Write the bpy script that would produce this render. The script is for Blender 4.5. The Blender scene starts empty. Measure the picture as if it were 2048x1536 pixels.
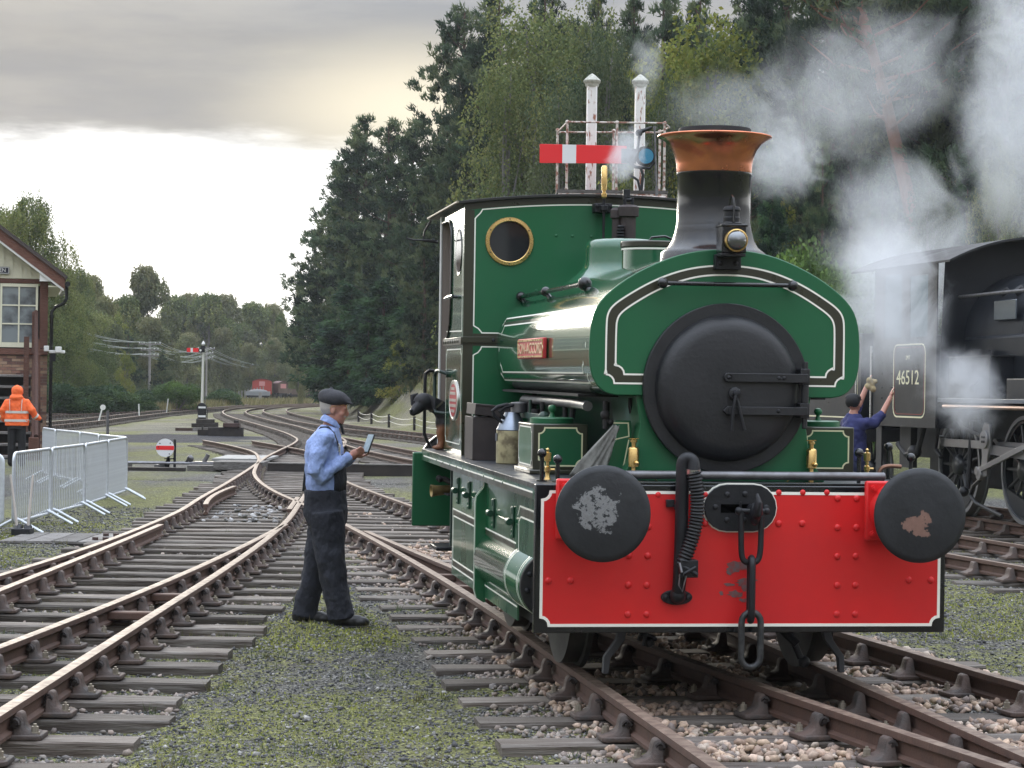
import bpy, bmesh, math, random
import numpy as np
from mathutils import Vector, Matrix
R = math.radians
SC = bpy.context.scene
COL = SC.collection
random.seed(7)
RT = 0.20            # rail top height, ground is z = 0
# ------------------------------------------------------------------ camera
cd = bpy.data.cameras.new('camera')
cam = bpy.data.objects.new('camera', cd)
COL.objects.link(cam)
cd.sensor_width = 36.0
cd.lens = 36.0 * 4560 / 2048
cd.clip_start = 0.1
cd.clip_end = 6000
_r, _t = .01377, R(.15)
_f = Vector((0, math.cos(_t), math.sin(_t)))
_u = Vector((0, -math.sin(_t), math.cos(_t)))
_x = Vector((1, 0, 0))
_xr = math.cos(_r) * _x + math.sin(_r) * _u
_ur = -math.sin(_r) * _x + math.cos(_r) * _u
cam.matrix_world = Matrix(((_xr.x, _ur.x, -_f.x, 0), (_xr.y, _ur.y, -_f.y, 0), (_xr.z, _ur.z, -_f.z, 1.84), (0, 0, 0, 1)))
SC.camera = cam
# ------------------------------------------------------------------ world
SUN_EL, SUN_AZ = R(11), R(-14)      # azimuth measured from +Y towards +X
w = bpy.data.worlds.new('World')
SC.world = w
w.use_nodes = True
nt = w.node_tree
for n in list(nt.nodes):
    nt.nodes.remove(n)
def wn(t, **k):
    n = nt.nodes.new(t)
    for a, b in k.items():
        setattr(n, a, b)
    return n
def wl(a, b):
    nt.links.new(a, b)
def wmath(op, a, b=None, c=None, clamp=False):
    n = wn('ShaderNodeMath', operation=op, use_clamp=clamp)
    for i, v in enumerate((a, b, c)):
        if v is None: continue
        if isinstance(v, (int, float)): n.inputs[i].default_value = v
        else: wl(v, n.inputs[i])
    return n.outputs[0]
def wmap(v, a, b, c, d, smooth=True):
    n = wn('ShaderNodeMapRange', interpolation_type='SMOOTHSTEP' if smooth else 'LINEAR')
    wl(v, n.inputs['Value'])
    for k, x in zip(('From Min', 'From Max', 'To Min', 'To Max'), (a, b, c, d)):
        n.inputs[k].default_value = x
    return n.outputs[0]
def wmix(f, a, b, blend='MIX'):
    n = wn('ShaderNodeMix', data_type='RGBA', blend_type=blend)
    if isinstance(f, (int, float)): n.inputs[0].default_value = f
    else: wl(f, n.inputs[0])
    for s, v in ((6, a), (7, b)):
        if isinstance(v, tuple): n.inputs[s].default_value = (*v, 1)
        else: wl(v, n.inputs[s])
    return n.outputs[2]
tc = wn('ShaderNodeTexCoord')
sep = wn('ShaderNodeSeparateXYZ')
wl(tc.outputs['Generated'], sep.inputs[0])
X_, Y_, Z_ = sep.outputs
sky = wn('ShaderNodeTexSky', sky_type='NISHITA', sun_disc=False)
sky.sun_elevation = SUN_EL
sky.sun_rotation = SUN_AZ
# cloud layer: noise on the plane of the cloud deck (so it foreshortens towards the horizon)
zc = wmath('MAXIMUM', Z_, 0.0)
den = wmath('ADD', zc, 0.11)
cx = wmath('DIVIDE', X_, den)
cy = wmath('DIVIDE', Y_, den)
comb = wn('ShaderNodeCombineXYZ')
wl(wmath('MULTIPLY', cx, .9), comb.inputs[0]); wl(wmath('MULTIPLY', cy, 1.0), comb.inputs[1])
no = wn('ShaderNodeTexNoise'); no.inputs['Scale'].default_value = 1.6; no.inputs['Detail'].default_value = 6; no.inputs['Roughness'].default_value = .55
wl(comb.outputs[0], no.inputs['Vector'])
no2 = wn('ShaderNodeTexNoise'); no2.inputs['Scale'].default_value = 9; no2.inputs['Detail'].default_value = 7; no2.inputs['Roughness'].default_value = .6
strm = wn('ShaderNodeCombineXYZ')
wl(X_, strm.inputs[0]); wl(Y_, strm.inputs[1]); wl(wmath('MULTIPLY', Z_, 5.5), strm.inputs[2])
wl(strm.outputs[0], no2.inputs['Vector'])
# edge of the deck: bright clear band below it near the horizon
edge_h = wmath('ADD', .1005, wmath('MULTIPLY', wmath('SUBTRACT', no2.outputs[0], .5), .035))
dz = wmath('SUBTRACT', Z_, edge_h)
deck = wmath('MAXIMUM', wmap(dz, -.006, .012, 0, 1), wmap(Y_, .25, -.25, 0, 1))     # added cloud down to the horizon behind the camera dulls the engine's reflections
n1 = wmap(no.outputs[0], .35, .68, 0, 1)
n2 = wmap(no2.outputs[0], .35, .65, 0, 1)
grey = wmix(n2, (1.75, 1.86, 2.05), (2.35, 2.38, 2.42))
grey = wmix(wmath('MULTIPLY', n1, .4), grey, (3.0, 2.85, 2.55))
# glow of the hidden sun
gd = wmath('SQRT', wmath('ADD', wmath('POWER', wmath('ADD', X_, .045), 2), wmath('POWER', wmath('MULTIPLY', wmath('SUBTRACT', Z_, .122), 2.2), 2)))
glow = wmap(gd, .0, .10, 1, 0)
front = wmap(Y_, 0, .4, 0, 1)
glow = wmath('MULTIPLY', glow, front)
grey = wmix(wmath('MULTIPLY', glow, .9), grey, (6.3, 5.7, 4.35))
# unseen upper sky brightened well beyond an overcast one to lift the foreground
zen = wmap(Z_, .15, .9, 1.0, 7.8, smooth=False)
vm = wn('ShaderNodeVectorMath', operation='SCALE'); wl(grey, vm.inputs[0]); wl(zen, vm.inputs['Scale'])
cool = wmix(wmap(Z_, .2, .8, 0, 1), (1, 1, 1), (.90, .97, 1.10))
deckcol = wmix(1.0, vm.outputs[0], cool, 'MULTIPLY')
band = wmix(wmap(Z_, .0, .1, 0, 1), (10.5, 10.4, 10.0), (11., 11.1, 11.))
cloud = wmix(deck, band, deckcol)
allsky = wmix(.985, sky.outputs[0], cloud)
bg = wn('ShaderNodeBackground'); bg.inputs['Strength'].default_value = .1
wl(allsky, bg.inputs['Color'])
wo = wn('ShaderNodeOutputWorld'); wl(bg.outputs[0], wo.inputs['Surface'])
w.cycles.sampling_method = 'MANUAL'
w.cycles.sample_map_resolution = 512
# ------------------------------------------------------------------ sun behind cloud
sd = bpy.data.lights.new('sun', 'SUN')
sd.energy = .9; sd.angle = R(14); sd.color = (1, .93, .8)
so = bpy.data.objects.new('sun', sd); COL.objects.link(so)
sdir = Vector((math.sin(SUN_AZ) * math.cos(SUN_EL), math.cos(SUN_AZ) * math.cos(SUN_EL), math.sin(SUN_EL)))
so.rotation_euler = sdir.to_track_quat('Z', 'Y').to_euler()
# ------------------------------------------------------------------ exposure / render
SC.view_settings.view_transform = 'Standard'
SC.view_settings.look = 'None'
SC.view_settings.exposure = 0.8
SC.view_settings.gamma = 1
SC.view_settings.use_curve_mapping = False
SC.render.engine = 'CYCLES'
cy_ = SC.cycles
cy_.max_bounces = 6; cy_.diffuse_bounces = 3; cy_.glossy_bounces = 3; cy_.transmission_bounces = 4
cy_.volume_bounces = 2; cy_.transparent_max_bounces = 12
cy_.use_denoising = True
cy_.volume_step_rate = 1.0; cy_.volume_max_steps = 96
cy_.caustics_reflective = False; cy_.caustics_refractive = False
cy_.sample_clamp_indirect = 6

# ================================================================== helpers
class MB:
    """collects geometry for ONE mesh object"""
    def __init__(s): s.v = []; s.f = []; s.mi = []
    def add(s, vs, fs, mi=0):
        n = len(s.v)
        s.v += [tuple(v) for v in vs]
        s.f += [tuple(i + n for i in f) for f in fs]
        s.mi += [mi] * len(fs)
        return s
    def box(s, c, sz, M=None, mi=0):
        hx, hy, hz = [a / 2 for a in sz]
        vs = [Vector((x * hx, y * hy, z * hz)) for x in (-1, 1) for y in (-1, 1) for z in (-1, 1)]
        if M is not None: vs = [M @ v for v in vs]
        vs = [v + Vector(c) for v in vs]
        return s.add(vs, [(0, 1, 3, 2), (4, 6, 7, 5), (0, 4, 5, 1), (2, 3, 7, 6), (0, 2, 6, 4), (1, 5, 7, 3)], mi)
    def b2(s, a, b, mi=0):   # box from min corner to max corner
        return s.box([(p + q) / 2 for p, q in zip(a, b)], [abs(q - p) for p, q in zip(a, b)], None, mi)
    def tube(s, pts, r, n=8, closed=False, cap=True, mi=0, asp=None):
        pts = [Vector(p) for p in pts]
        m = len(pts)
        rs = r if isinstance(r, (list, tuple)) else [r] * m
        T = []
        for i in range(m):
            a = pts[i - 1] if (i > 0 or closed) else pts[i]
            b = pts[(i + 1) % m] if (i < m - 1 or closed) else pts[i]
            t = (b - a)
            T.append(t.normalized() if t.length > 1e-9 else Vector((0, 0, 1)))
        up = Vector((0, 0, 1)) if abs(T[0].z) < .9 else Vector((1, 0, 0))
        nx = (up - T[0] * up.dot(T[0])).normalized()
        vs = []
        for i in range(m):
            if i:
                nx = nx - T[i] * nx.dot(T[i])
                nx = nx.normalized() if nx.length > 1e-6 else T[i].orthogonal().normalized()
            ny = T[i].cross(nx)
            for k in range(n):
                a = 2 * math.pi * k / n
                ax, ay = (1, 1) if asp is None else asp
                vs.append(pts[i] + (nx * math.cos(a) * ax + ny * math.sin(a) * ay) * rs[i])
        fs = []
        for i in range(m if closed else m - 1):
            j = (i + 1) % m
            for k in range(n):
                k2 = (k + 1) % n
                fs.append((i * n + k, i * n + k2, j * n + k2, j * n + k))
        if cap and not closed:
            fs.append(tuple(range(n - 1, -1, -1)))
            fs.append(tuple((m - 1) * n + k for k in range(n)))
        return s.add(vs, fs, mi)
    def cyl(s, p0, p1, r0, r1=None, n=16, cap=True, mi=0):
        return s.tube([p0, p1], [r0, r0 if r1 is None else r1], n, False, cap, mi)
    def lathe(s, prof, o=(0, 0, 0), ax=(0, 0, 1), n=24, mi=0, cap=True):
        ax = Vector(ax).normalized(); e = ax.orthogonal().normalized()
        if abs(ax.z) > .9: e = Vector((1, 0, 0))
        g = ax.cross(e); o = Vector(o); vs = []
        for r, h in prof:
            for k in range(n):
                a = 2 * math.pi * k / n
                vs.append(o + ax * h + (e * math.cos(a) + g * math.sin(a)) * max(r, 1e-4))
        fs = []
        for i in range(len(prof) - 1):
            for k in range(n):
                k2 = (k + 1) % n
                fs.append((i * n + k, i * n + k2, (i + 1) * n + k2, (i + 1) * n + k))
        if cap:
            fs.append(tuple(range(n - 1, -1, -1))); m = len(prof) - 1
            fs.append(tuple(m * n + k for k in range(n)))
        return s.add(vs, fs, mi)
    def prism(s, poly, fn, d0, d1, mi=0):
        """poly of (a, b); fn(a, b, d) -> 3D point"""
        n = len(poly)
        vs = [fn(a, b, d0) for a, b in poly] + [fn(a, b, d1) for a, b in poly]
        fs = [tuple(range(n))[::-1], tuple(range(n, 2 * n))]
        fs += [(i, (i + 1) % n, (i + 1) % n + n, i + n) for i in range(n)]
        return s.add(vs, fs, mi)
    def sph(s, c, r, n=12, m=8, sc=(1, 1, 1), M=None, mi=0):
        vs = []; c = Vector(c)
        for i in range(m + 1):
            th = math.pi * i / m
            for k in range(n):
                a = 2 * math.pi * k / n
                v = Vector((math.sin(th) * math.cos(a) * sc[0], math.sin(th) * math.sin(a) * sc[1], math.cos(th) * sc[2])) * r
                if M is not None: v = M @ v
                vs.append(c + v)
        fs = [(i * n + k, (i + 1) * n + k, (i + 1) * n + (k + 1) % n, i * n + (k + 1) % n) for i in range(m) for k in range(n)]
        return s.add(vs, fs, mi)
    def stripe(s, pts, wd, fn, closed=False, th=.0015, d=0., mi=0):
        """painted line: a raised strip following 2D pts; fn(a, b, d) -> 3D"""
        m = len(pts); L = []; Rr = []
        P = [Vector(p) for p in pts]
        for i in range(m):
            a = P[i - 1] if (i or closed) else None
            b = P[(i + 1) % m] if (i < m - 1 or closed) else None
            d1 = (P[i] - a).normalized() if a is not None else (b - P[i]).normalized()
            d2 = (b - P[i]).normalized() if b is not None else d1
            n1 = Vector((-d1.y, d1.x)); n2 = Vector((-d2.y, d2.x))
            nn = n1 + n2
            nn = nn.normalized() if nn.length > 1e-6 else n1
            k = wd / 2 / max(.45, nn.dot(n1))
            L.append(P[i] + nn * k); Rr.append(P[i] - nn * k)
        vs = []
        for p, q in zip(L, Rr):
            vs += [fn(p.x, p.y, d), fn(q.x, q.y, d), fn(p.x, p.y, d + th), fn(q.x, q.y, d + th)]
        fs = []
        for i in range(m if closed else m - 1):
            j = (i + 1) % m; a = 4 * i; b = 4 * j
            fs += [(a + 2, a + 3, b + 3, b + 2), (a, b, b + 1, a + 1), (a, a + 2, b + 2, b), (a + 1, b + 1, b + 3, a + 3)]
        if not closed:
            a = 4 * (m - 1); fs += [(0, 1, 3, 2), (a, a + 2, a + 3, a + 1)]
        return s.add(vs, fs, mi)
    def mesh(s, name, mats, smooth=True, angle=38):
        me = bpy.data.meshes.new(name)
        me.from_pydata(s.v, [], s.f)
        for m in (mats if isinstance(mats, (list, tuple)) else [mats]): me.materials.append(m)
        if any(s.mi): me.polygons.foreach_set('material_index', s.mi)
        bm = bmesh.new(); bm.from_mesh(me)
        bmesh.ops.recalc_face_normals(bm, faces=bm.faces)
        bm.to_mesh(me); bm.free()
        if smooth:
            me.polygons.foreach_set('use_smooth', [True] * len(me.polygons))
            me.set_sharp_from_angle(angle=R(angle))
        me.update()
        return me
    def build(s, name, mats, parent=None, smooth=True, bev=0, seg=2, angle=38, remesh=0, smo=0):
        o = bpy.data.objects.new(name, s.mesh(name, mats, smooth, angle))
        COL.objects.link(o)
        if parent is not None: o.parent = parent
        if bev:
            b = o.modifiers.new('bevel', 'BEVEL'); b.width = bev; b.segments = seg; b.limit_method = 'ANGLE'; b.angle_limit = R(40)
            b.harden_normals = False
        if remesh:
            b = o.modifiers.new('remesh', 'REMESH'); b.mode = 'VOXEL'; b.voxel_size = remesh; b.use_smooth_shade = True
        if smo:
            b = o.modifiers.new('smooth', 'SMOOTH'); b.factor = .5; b.iterations = smo
        return o
def empty(name, loc=(0, 0, 0), rz=0):
    o = bpy.data.objects.new(name, None); COL.objects.link(o)
    o.location = loc; o.rotation_euler = (0, 0, rz); o.empty_display_size = .2
    return o
def tag(o, label=None, cat=None, group=None, kind=None):
    if label: o['label'] = label
    if cat: o['category'] = cat
    if group: o['group'] = group
    if kind: o['kind'] = kind
    return o
def thing(name, label, cat, loc=(0, 0, 0), rz=0, group=None):
    return tag(empty(name, loc, rz), label, cat, group)
def mcopy(name, me, parent=None, loc=(0, 0, 0), rot=(0, 0, 0), sc=None):
    o = bpy.data.objects.new(name, me); COL.objects.link(o)
    if parent is not None: o.parent = parent
    o.location = loc; o.rotation_euler = rot
    if sc: o.scale = sc
    return o
def kids(o): return [c for c in bpy.data.objects if c.parent == o]
def dup(root, loc, rz=0, label=None, cat=None, group=None, sc=None, tree=None):
    """copy of a thing with copies of its parts and sub-parts"""
    r = root.copy(); COL.objects.link(r); r.location = loc; r.rotation_euler = (0, 0, rz)
    if sc: r.scale = sc if isinstance(sc, tuple) else (sc, sc, sc)
    tag(r, label, cat, group)
    for c in (tree if tree is not None else [(c, kids(c)) for c in kids(root)]):
        a = c[0].copy(); COL.objects.link(a); a.parent = r
        for g in c[1]:
            b = g.copy(); COL.objects.link(b); b.parent = a
    return r
def text(name, body, size, mat, parent, M, ext=.002, align='CENTER', xs=1.0):
    cu = bpy.data.curves.new(name, 'FONT'); cu.body = body; cu.size = size; cu.extrude = ext
    cu.align_x = align; cu.align_y = 'CENTER'; cu.materials.append(mat); cu.resolution_u = 3
    q = bpy.data.objects.new(name, cu); COL.objects.link(q)
    me = bpy.data.meshes.new_from_object(q.evaluated_get(bpy.context.evaluated_depsgraph_get())); bpy.data.objects.remove(q)
    o = bpy.data.objects.new(name, me); COL.objects.link(o); o.parent = parent
    o.matrix_local = M @ Matrix.Diagonal((xs, 1, 1, 1))
    return o

# ================================================================== materials
def nodes(name):
    m = bpy.data.materials.new(name); m.use_nodes = True
    t = m.node_tree
    return m, t, t.nodes['Principled BSDF'], t.nodes['Material Output']
def ramp(t, fac, stops):
    n = t.nodes.new('ShaderNodeValToRGB'); e = n.color_ramp.elements
    while len(e) < len(stops): e.new(.5)
    for i, (p, c) in enumerate(stops):
        e[i].position = p; e[i].color = (*c, 1) if len(c) == 3 else c
    t.links.new(fac, n.inputs[0]); return n.outputs[0]
def noise(t, vec, scale, detail=4, rough=.55, dist=0):
    n = t.nodes.new('ShaderNodeTexNoise'); n.inputs['Scale'].default_value = scale
    n.inputs['Detail'].default_value = detail; n.inputs['Roughness'].default_value = rough; n.inputs['Distortion'].default_value = dist
    if vec is not None: t.links.new(vec, n.inputs['Vector'])
    return n
def coords(t, scale=(1, 1, 1), rnd=False, out='Object'):
    tc = t.nodes.new('ShaderNodeTexCoord'); mp = t.nodes.new('ShaderNodeMapping')
    mp.inputs['Scale'].default_value = scale
    t.links.new(tc.outputs[out], mp.inputs[0])
    if rnd:
        oi = t.nodes.new('ShaderNodeObjectInfo'); ml = t.nodes.new('ShaderNodeVectorMath'); ml.operation = 'SCALE'
        cb = t.nodes.new('ShaderNodeCombineXYZ')
        for i in range(3): t.links.new(oi.outputs['Random'], cb.inputs[i])
        t.links.new(cb.outputs[0], ml.inputs[0]); ml.inputs['Scale'].default_value = 37.
        t.links.new(ml.outputs[0], mp.inputs['Location'])
    return mp.outputs[0]
def mixc(t, f, a, b, blend='MIX'):
    n = t.nodes.new('ShaderNodeMix'); n.data_type = 'RGBA'; n.blend_type = blend
    for s, v in ((0, f), (6, a), (7, b)):
        if isinstance(v, (int, float)): n.inputs[s].default_value = v
        elif isinstance(v, tuple): n.inputs[s].default_value = (*v, 1)
        else: t.links.new(v, n.inputs[s])
    return n.outputs[2]
def bump(t, b, h, strength, dist):
    n = t.nodes.new('ShaderNodeBump'); n.inputs['Strength'].default_value = strength; n.inputs['Distance'].default_value = dist
    t.links.new(h, n.inputs['Height']); t.links.new(n.outputs[0], b.inputs['Normal']); return n
def mat(name, col, rough=.5, metal=0, col2=None, ns=6, amt=.5, bs=0, bn=40, coat=0, bd=.01, scale=(1, 1, 1), rnd=False, rv=0, spec=None, thr=(.4, .65), detail=5):
    m, t, b, o = nodes(name)
    vec = coords(t, scale, rnd)
    b.inputs['Base Color'].default_value = (*col, 1)
    b.inputs['Roughness'].default_value = rough; b.inputs['Metallic'].default_value = metal
    if spec is not None: b.inputs['Specular IOR Level'].default_value = spec
    if coat:
        b.inputs['Coat Weight'].default_value = coat; b.inputs['Coat Roughness'].default_value = .06
    n = noise(t, vec, ns, detail)
    if col2:
        f = ramp(t, n.outputs[0], [(thr[0], (0, 0, 0)), (thr[1], (amt, amt, amt))])
        c = mixc(t, f, col, col2)
        t.links.new(c, b.inputs['Base Color'])
    if rv:
        mr = t.nodes.new('ShaderNodeMapRange'); t.links.new(n.outputs[0], mr.inputs[0])
        mr.inputs[1].default_value = .3; mr.inputs[2].default_value = .7; mr.inputs[3].default_value = rough - rv; mr.inputs[4].default_value = rough + rv
        t.links.new(mr.outputs[0], b.inputs['Roughness'])
    if bs:
        n2 = noise(t, vec, bn, 4); bump(t, b, n2.outputs[0], bs, bd)
    return m
GREEN = mat('green_paint', (.014, .118, .048), .36, col2=(.013, .10, .045), ns=2.5, spec=.35, coat=.25, rv=.08, bs=.03, bn=14)
GREEN_W = mat('green_paint_wiped', (.009, .10, .042), .30, col2=(.06, .15, .09), ns=4, amt=.55, coat=.7, rv=.1, bs=.05, bn=18, scale=(1, 1, .35), thr=(.42, .72))
OLIVE = mat('olive_border_paint', (.034, .034, .020), .34, coat=.25, rv=.08)
LINE = mat('cream_lining', (.92, .91, .82), .45)
REDP = mat('red_paint', (.66, .017, .018), .42, spec=.4, col2=(.48, .013, .016), ns=1.6, coat=.15, rv=.08, bs=.06, bn=9)
BLACKG = mat('black_gloss', (.006, .007, .009), .24, coat=.3, rv=.07, bs=.15, bn=16)
BLACK = mat('black_satin', (.010, .011, .014), .46, spec=.35, col2=(.022, .022, .025), ns=9, rv=.12, bs=.2, bn=45)
BLACKM = mat('black_matt', (.009, .009, .010), .75, col2=(.03, .027, .024), ns=14, bs=.35, bn=60)
SMOKEB = mat('smokebox_black', (.011, .012, .015), .45, spec=.5, col2=(.022, .022, .025), ns=5, rv=.08, bs=.22, bn=40)
BRASS = mat('brass', (.72, .50, .20), .28, 1, col2=(.45, .27, .1), ns=18, rv=.12)
COPPER = mat('copper', (.80, .30, .17), .20, 1, col2=(.40, .15, .09), ns=5, amt=.7, rv=.1, bs=.08, bn=7)
STEEL = mat('bright_steel', (.55, .55, .54), .3, 1, rv=.1)
STEELD = mat('dull_steel', (.20, .20, .21), .45, .8, col2=(.08, .07, .065), ns=12)
GALV = mat('galvanised', (.62, .66, .70), .42, .55, col2=(.45, .48, .52), ns=20)
GLASSD = mat('dark_glass', (.02, .022, .024), .08, 0, coat=.6)
RUST = mat('rail_rust', (.105, .058, .042), .78, col2=(.055, .036, .03), ns=9, bs=.3, bn=70, rnd=True)
def _railtop():
    m, t, b, o = nodes('rail_running_surface')
    vec = coords(t, (1, 1, 1))
    n = noise(t, vec, 14, 4)
    c = ramp(t, n.outputs[0], [(.35, (.25, .19, .145)), (.62, (.13, .09, .07))])
    t.links.new(c, b.inputs['Base Color']); b.inputs['Metallic'].default_value = .25; b.inputs['Specular IOR Level'].default_value = .3
    mr = t.nodes.new('ShaderNodeMapRange'); t.links.new(n.outputs[0], mr.inputs[0]); mr.inputs[3].default_value = .5; mr.inputs[4].default_value = .72
    t.links.new(mr.outputs[0], b.inputs['Roughness']); return m
RAILTOP = _railtop()
CHAIRM = mat('cast_chair', (.095, .064, .052), .72, col2=(.05, .045, .042), ns=7, bs=.5, bn=80, rnd=True, amt=.9)
KEYM = mat('spring_key', (.035, .028, .026), .6, .3, bs=.3, bn=60)
BOLTM = mat('chair_bolt', (.26, .23, .18), .6, .3, col2=(.12, .08, .06), ns=30, rnd=True)
def _wood(name, c1, c2, c3, sc=(3.2, 16, 16)):
    m, t, b, o = nodes(name)
    vec = coords(t, sc, True)
    n = noise(t, vec, 3.0, 6, .65, .6)
    n2 = noise(t, coords(t, (1, 1, 1), True), 2.2, 4)
    c = ramp(t, n.outputs[0], [(.3, c2), (.47, c1), (.7, c3)])
    c = mixc(t, ramp(t, n2.outputs[0], [(.45, (0, 0, 0)), (.7, (.6, .6, .6))]), c, c2)
    oi = t.nodes.new('ShaderNodeObjectInfo')
    v = t.nodes.new('ShaderNodeMapRange'); t.links.new(oi.outputs['Random'], v.inputs[0]); v.inputs[3].default_value = .6; v.inputs[4].default_value = 1.35
    hs = t.nodes.new('ShaderNodeHueSaturation'); t.links.new(v.outputs[0], hs.inputs['Value']); t.links.new(c, hs.inputs['Color'])
    t.links.new(hs.outputs[0], b.inputs['Base Color']); b.inputs['Roughness'].default_value = .82
    bump(t, b, n.outputs[0], 1, .02); return m
SLEEPER = _wood('weathered_sleeper', (.125, .104, .088), (.042, .029, .021), (.26, .24, .215))
PLANK = _wood('grey_plank', (.16, .15, .14), (.06, .05, .045), (.28, .27, .26))
BROWNW = _wood('brown_painted_wood', (.115, .052, .036), (.085, .038, .027), (.15, .07, .05))
CREAMW = mat('cream_painted_wood', (.74, .72, .56), .6, col2=(.62, .60, .46), ns=8, rnd=True)
WHITEP = mat('white_paint', (.75, .75, .72), .5)
STONEP = mat('light_brown_cab_paint', (.30, .25, .22), .5)
DKWOOD = mat('dark_box_wood', (.045, .035, .034), .6, col2=(.02, .018, .02), ns=12, bs=.3)
# ================================================================== green tank engine (local axes: u right, v back, z up from rail)
YAW, TILT = .15206, .00742
LOCO = thing('steam_locomotive', 'green saddle tank steam engine with red buffer beam and copper capped chimney', 'locomotive')
_ex = Vector((math.cos(YAW), math.sin(YAW), 0)); _ey = Vector((-math.sin(YAW) * math.cos(TILT), math.cos(YAW) * math.cos(TILT), math.sin(TILT)))
_ez = _ex.cross(_ey)
LM = Matrix(((_ex.x, _ey.x, _ez.x, 1.2788), (_ex.y, _ey.y, _ez.y, 12.517), (_ex.z, _ey.z, _ez.z, RT), (0, 0, 0, 1)))
LOCO.matrix_world = LM
def lw(u, v, z): return LM @ Vector((u, v, z))
FR = lambda v: (lambda a, b, d: (a, v - d, b))          # front facing plane: a=u, b=z
SD = lambda u: (lambda a, b, d: (u - d, a, b))          # left side plane: a=v, b=z
SDR = lambda u: (lambda a, b, d: (u + d, a, b))
TOP = lambda z: (lambda a, b, d: (a, b, z + d))
def notch(x0, z0, x1, z1, r, n=4, rows=None):
    """closed rectangle with concave quarter-round corners"""
    P = []
    for cx_, cz_, a0 in ((x0, z0, 0), (x1, z0, 90), (x1, z1, 180), (x0, z1, 270)):
        for i in range(n + 1):
            a = R(a0 + 90 - 90 * i / n) if True else 0
            P.append((cx_ + r * math.cos(a), cz_ + r * math.sin(a)))
    return P
def sp3d(P, it=2):
    P = [Vector(p) for p in P]
    for _ in range(it):
        Q = [P[0]]
        for a, b in zip(P[:-1], P[1:]): Q += [a.lerp(b, .25), a.lerp(b, .75)]
        P = Q + [P[-1]]
    return P
def part(mb, name, m, bev=0, parent=None, **k): return mb.build(name, m, parent or LOCO, bev=bev, **k)
# rivet prototypes (shared meshes)
def rivet_mesh(r, m, n=10, ax=(0, -1, 0), h=.55):
    return MB().lathe([(r, 0), (r * .93, r * h * .45), (r * .66, r * h * .82), (r * .3, r * h), (0, r * h * 1.03)], (0, 0, 0), ax, n).mesh('rivet', m, angle=80)
RV_RED = rivet_mesh(.020, REDP); RV_BLK = rivet_mesh(.017, BLACK); RV_GRN = rivet_mesh(.012, GREEN, 8)
RV_SIDE = rivet_mesh(.013, OLIVE, 8, (-1, 0, 0)); RV_SG = rivet_mesh(.010, GREEN, 8, (-1, 0, 0))
def rivets(me, pts, parent=None):
    for p in pts: mcopy('rivet', me, parent or LOCO, p)

# ---- buffer beam
bb = part(MB().b2((-1.158, 0, .325), (1.158, .05, 1.133)), 'buffer_beam', BLACKG, .006)
redp = notch(-1.12, .368, 1.12, 1.092, .045)
part(MB().prism(redp, lambda a, b, d: (a, d, b), -.004, .002), 'red_panel', REDP, parent=bb)
part(MB().stripe(redp, .016, FR(-.004), True, .002), 'lining', LINE, parent=bb)
rv = [(.532, 1.066), (.640, 1.066), (.533, .905), (.640, .906), (.534, .746), (.640, .747), (.537, .586), (.640, .587), (.536, .427), (.641, .427)]
rv += [(-a, b) for a, b in rv if b < 1.0]
rv += [(-1.082, .609), (-.959, .611), (.947, .616), (1.074, .616), (-.215, .925), (.198, .926), (.332, .927), (-.345, .925), (-.481, 1.08), (-.216, 1.081), (.196, 1.096), (.332, 1.097), (.469, 1.098)]
for a, b in rv: mcopy('rivet', RV_RED, bb, (a, -.004, b), (0, 0, 0), (1, 1, 1) if b < 1.07 else (.85, .8, .85))
# worn patch on the beam behind the chain
random.seed(4)
pm = MB()
for cxp, czp, wx, wz in ((-.02, .68, .085, .05), (-.01, .60, .11, .03), (-.02, .545, .075, .035), (-.09, .59, .05, .012), (-.07, .655, .03, .02), (-.12, .54, .02, .02), (.0, .50, .03, .02), (.02, .57, .05, .03)):
    for q in range(3):
        a0 = random.random() * 6; P = []
        ox, oz = random.uniform(-.4, .4) * wx, random.uniform(-.4, .4) * wz
        for k in range(11):
            a = a0 + k * math.tau / 11; rr = random.uniform(.45, 1.)
            P.append((cxp + ox + math.cos(a) * wx * rr * .6, czp + oz + math.sin(a) * wz * rr * .6))
        pm.prism(P, lambda a, b, d: (a, -d, b), .004, .0055 + .0003 * q + .0009 * random.random())
part(pm, 'scraped_patch', mat('scraped_primer', (.13, .105, .105), .7, col2=(.25, .035, .035), ns=40, amt=.9), parent=bb, smooth=False)
# coupling plate, hook and chain
def stadium(cx_, cz_, w_, h_, n=10):
    r = h_ / 2; L = w_ / 2 - r
    return [(cx_ + L + r * math.cos(R(-90 + 180 * i / n)), cz_ + r * math.sin(R(-90 + 180 * i / n))) for i in range(n + 1)] + \
           [(cx_ - L + r * math.cos(R(90 + 180 * i / n)), cz_ + r * math.sin(R(90 + 180 * i / n))) for i in range(n + 1)]
cp = part(MB().prism(stadium(-.024, 1.012, .405, .255), lambda a, b, d: (a, -d, b), .004, .026), 'coupling_plate', BLACK, .003)
part(MB().stripe(stadium(-.024, 1.012, .409, .259), .011, FR(-.004), True, .006), 'lining', LINE, parent=cp)
part(MB().b2((-.135, -.0275, .985), (.03, -.026, 1.032)), 'slot_shade', mat('slot_shade_black', (.001, .001, .001), 1, spec=0), parent=cp)  # flat black sheet standing in for the shade inside the slot
for p in ((-.165, 1.015), (-.1, 1.085), (.0, 1.088), (.12, 1.015), (-.1, .945), (.0, .945)): mcopy('rivet', RV_BLK, cp, (p[0], -.026, p[1]))
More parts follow.
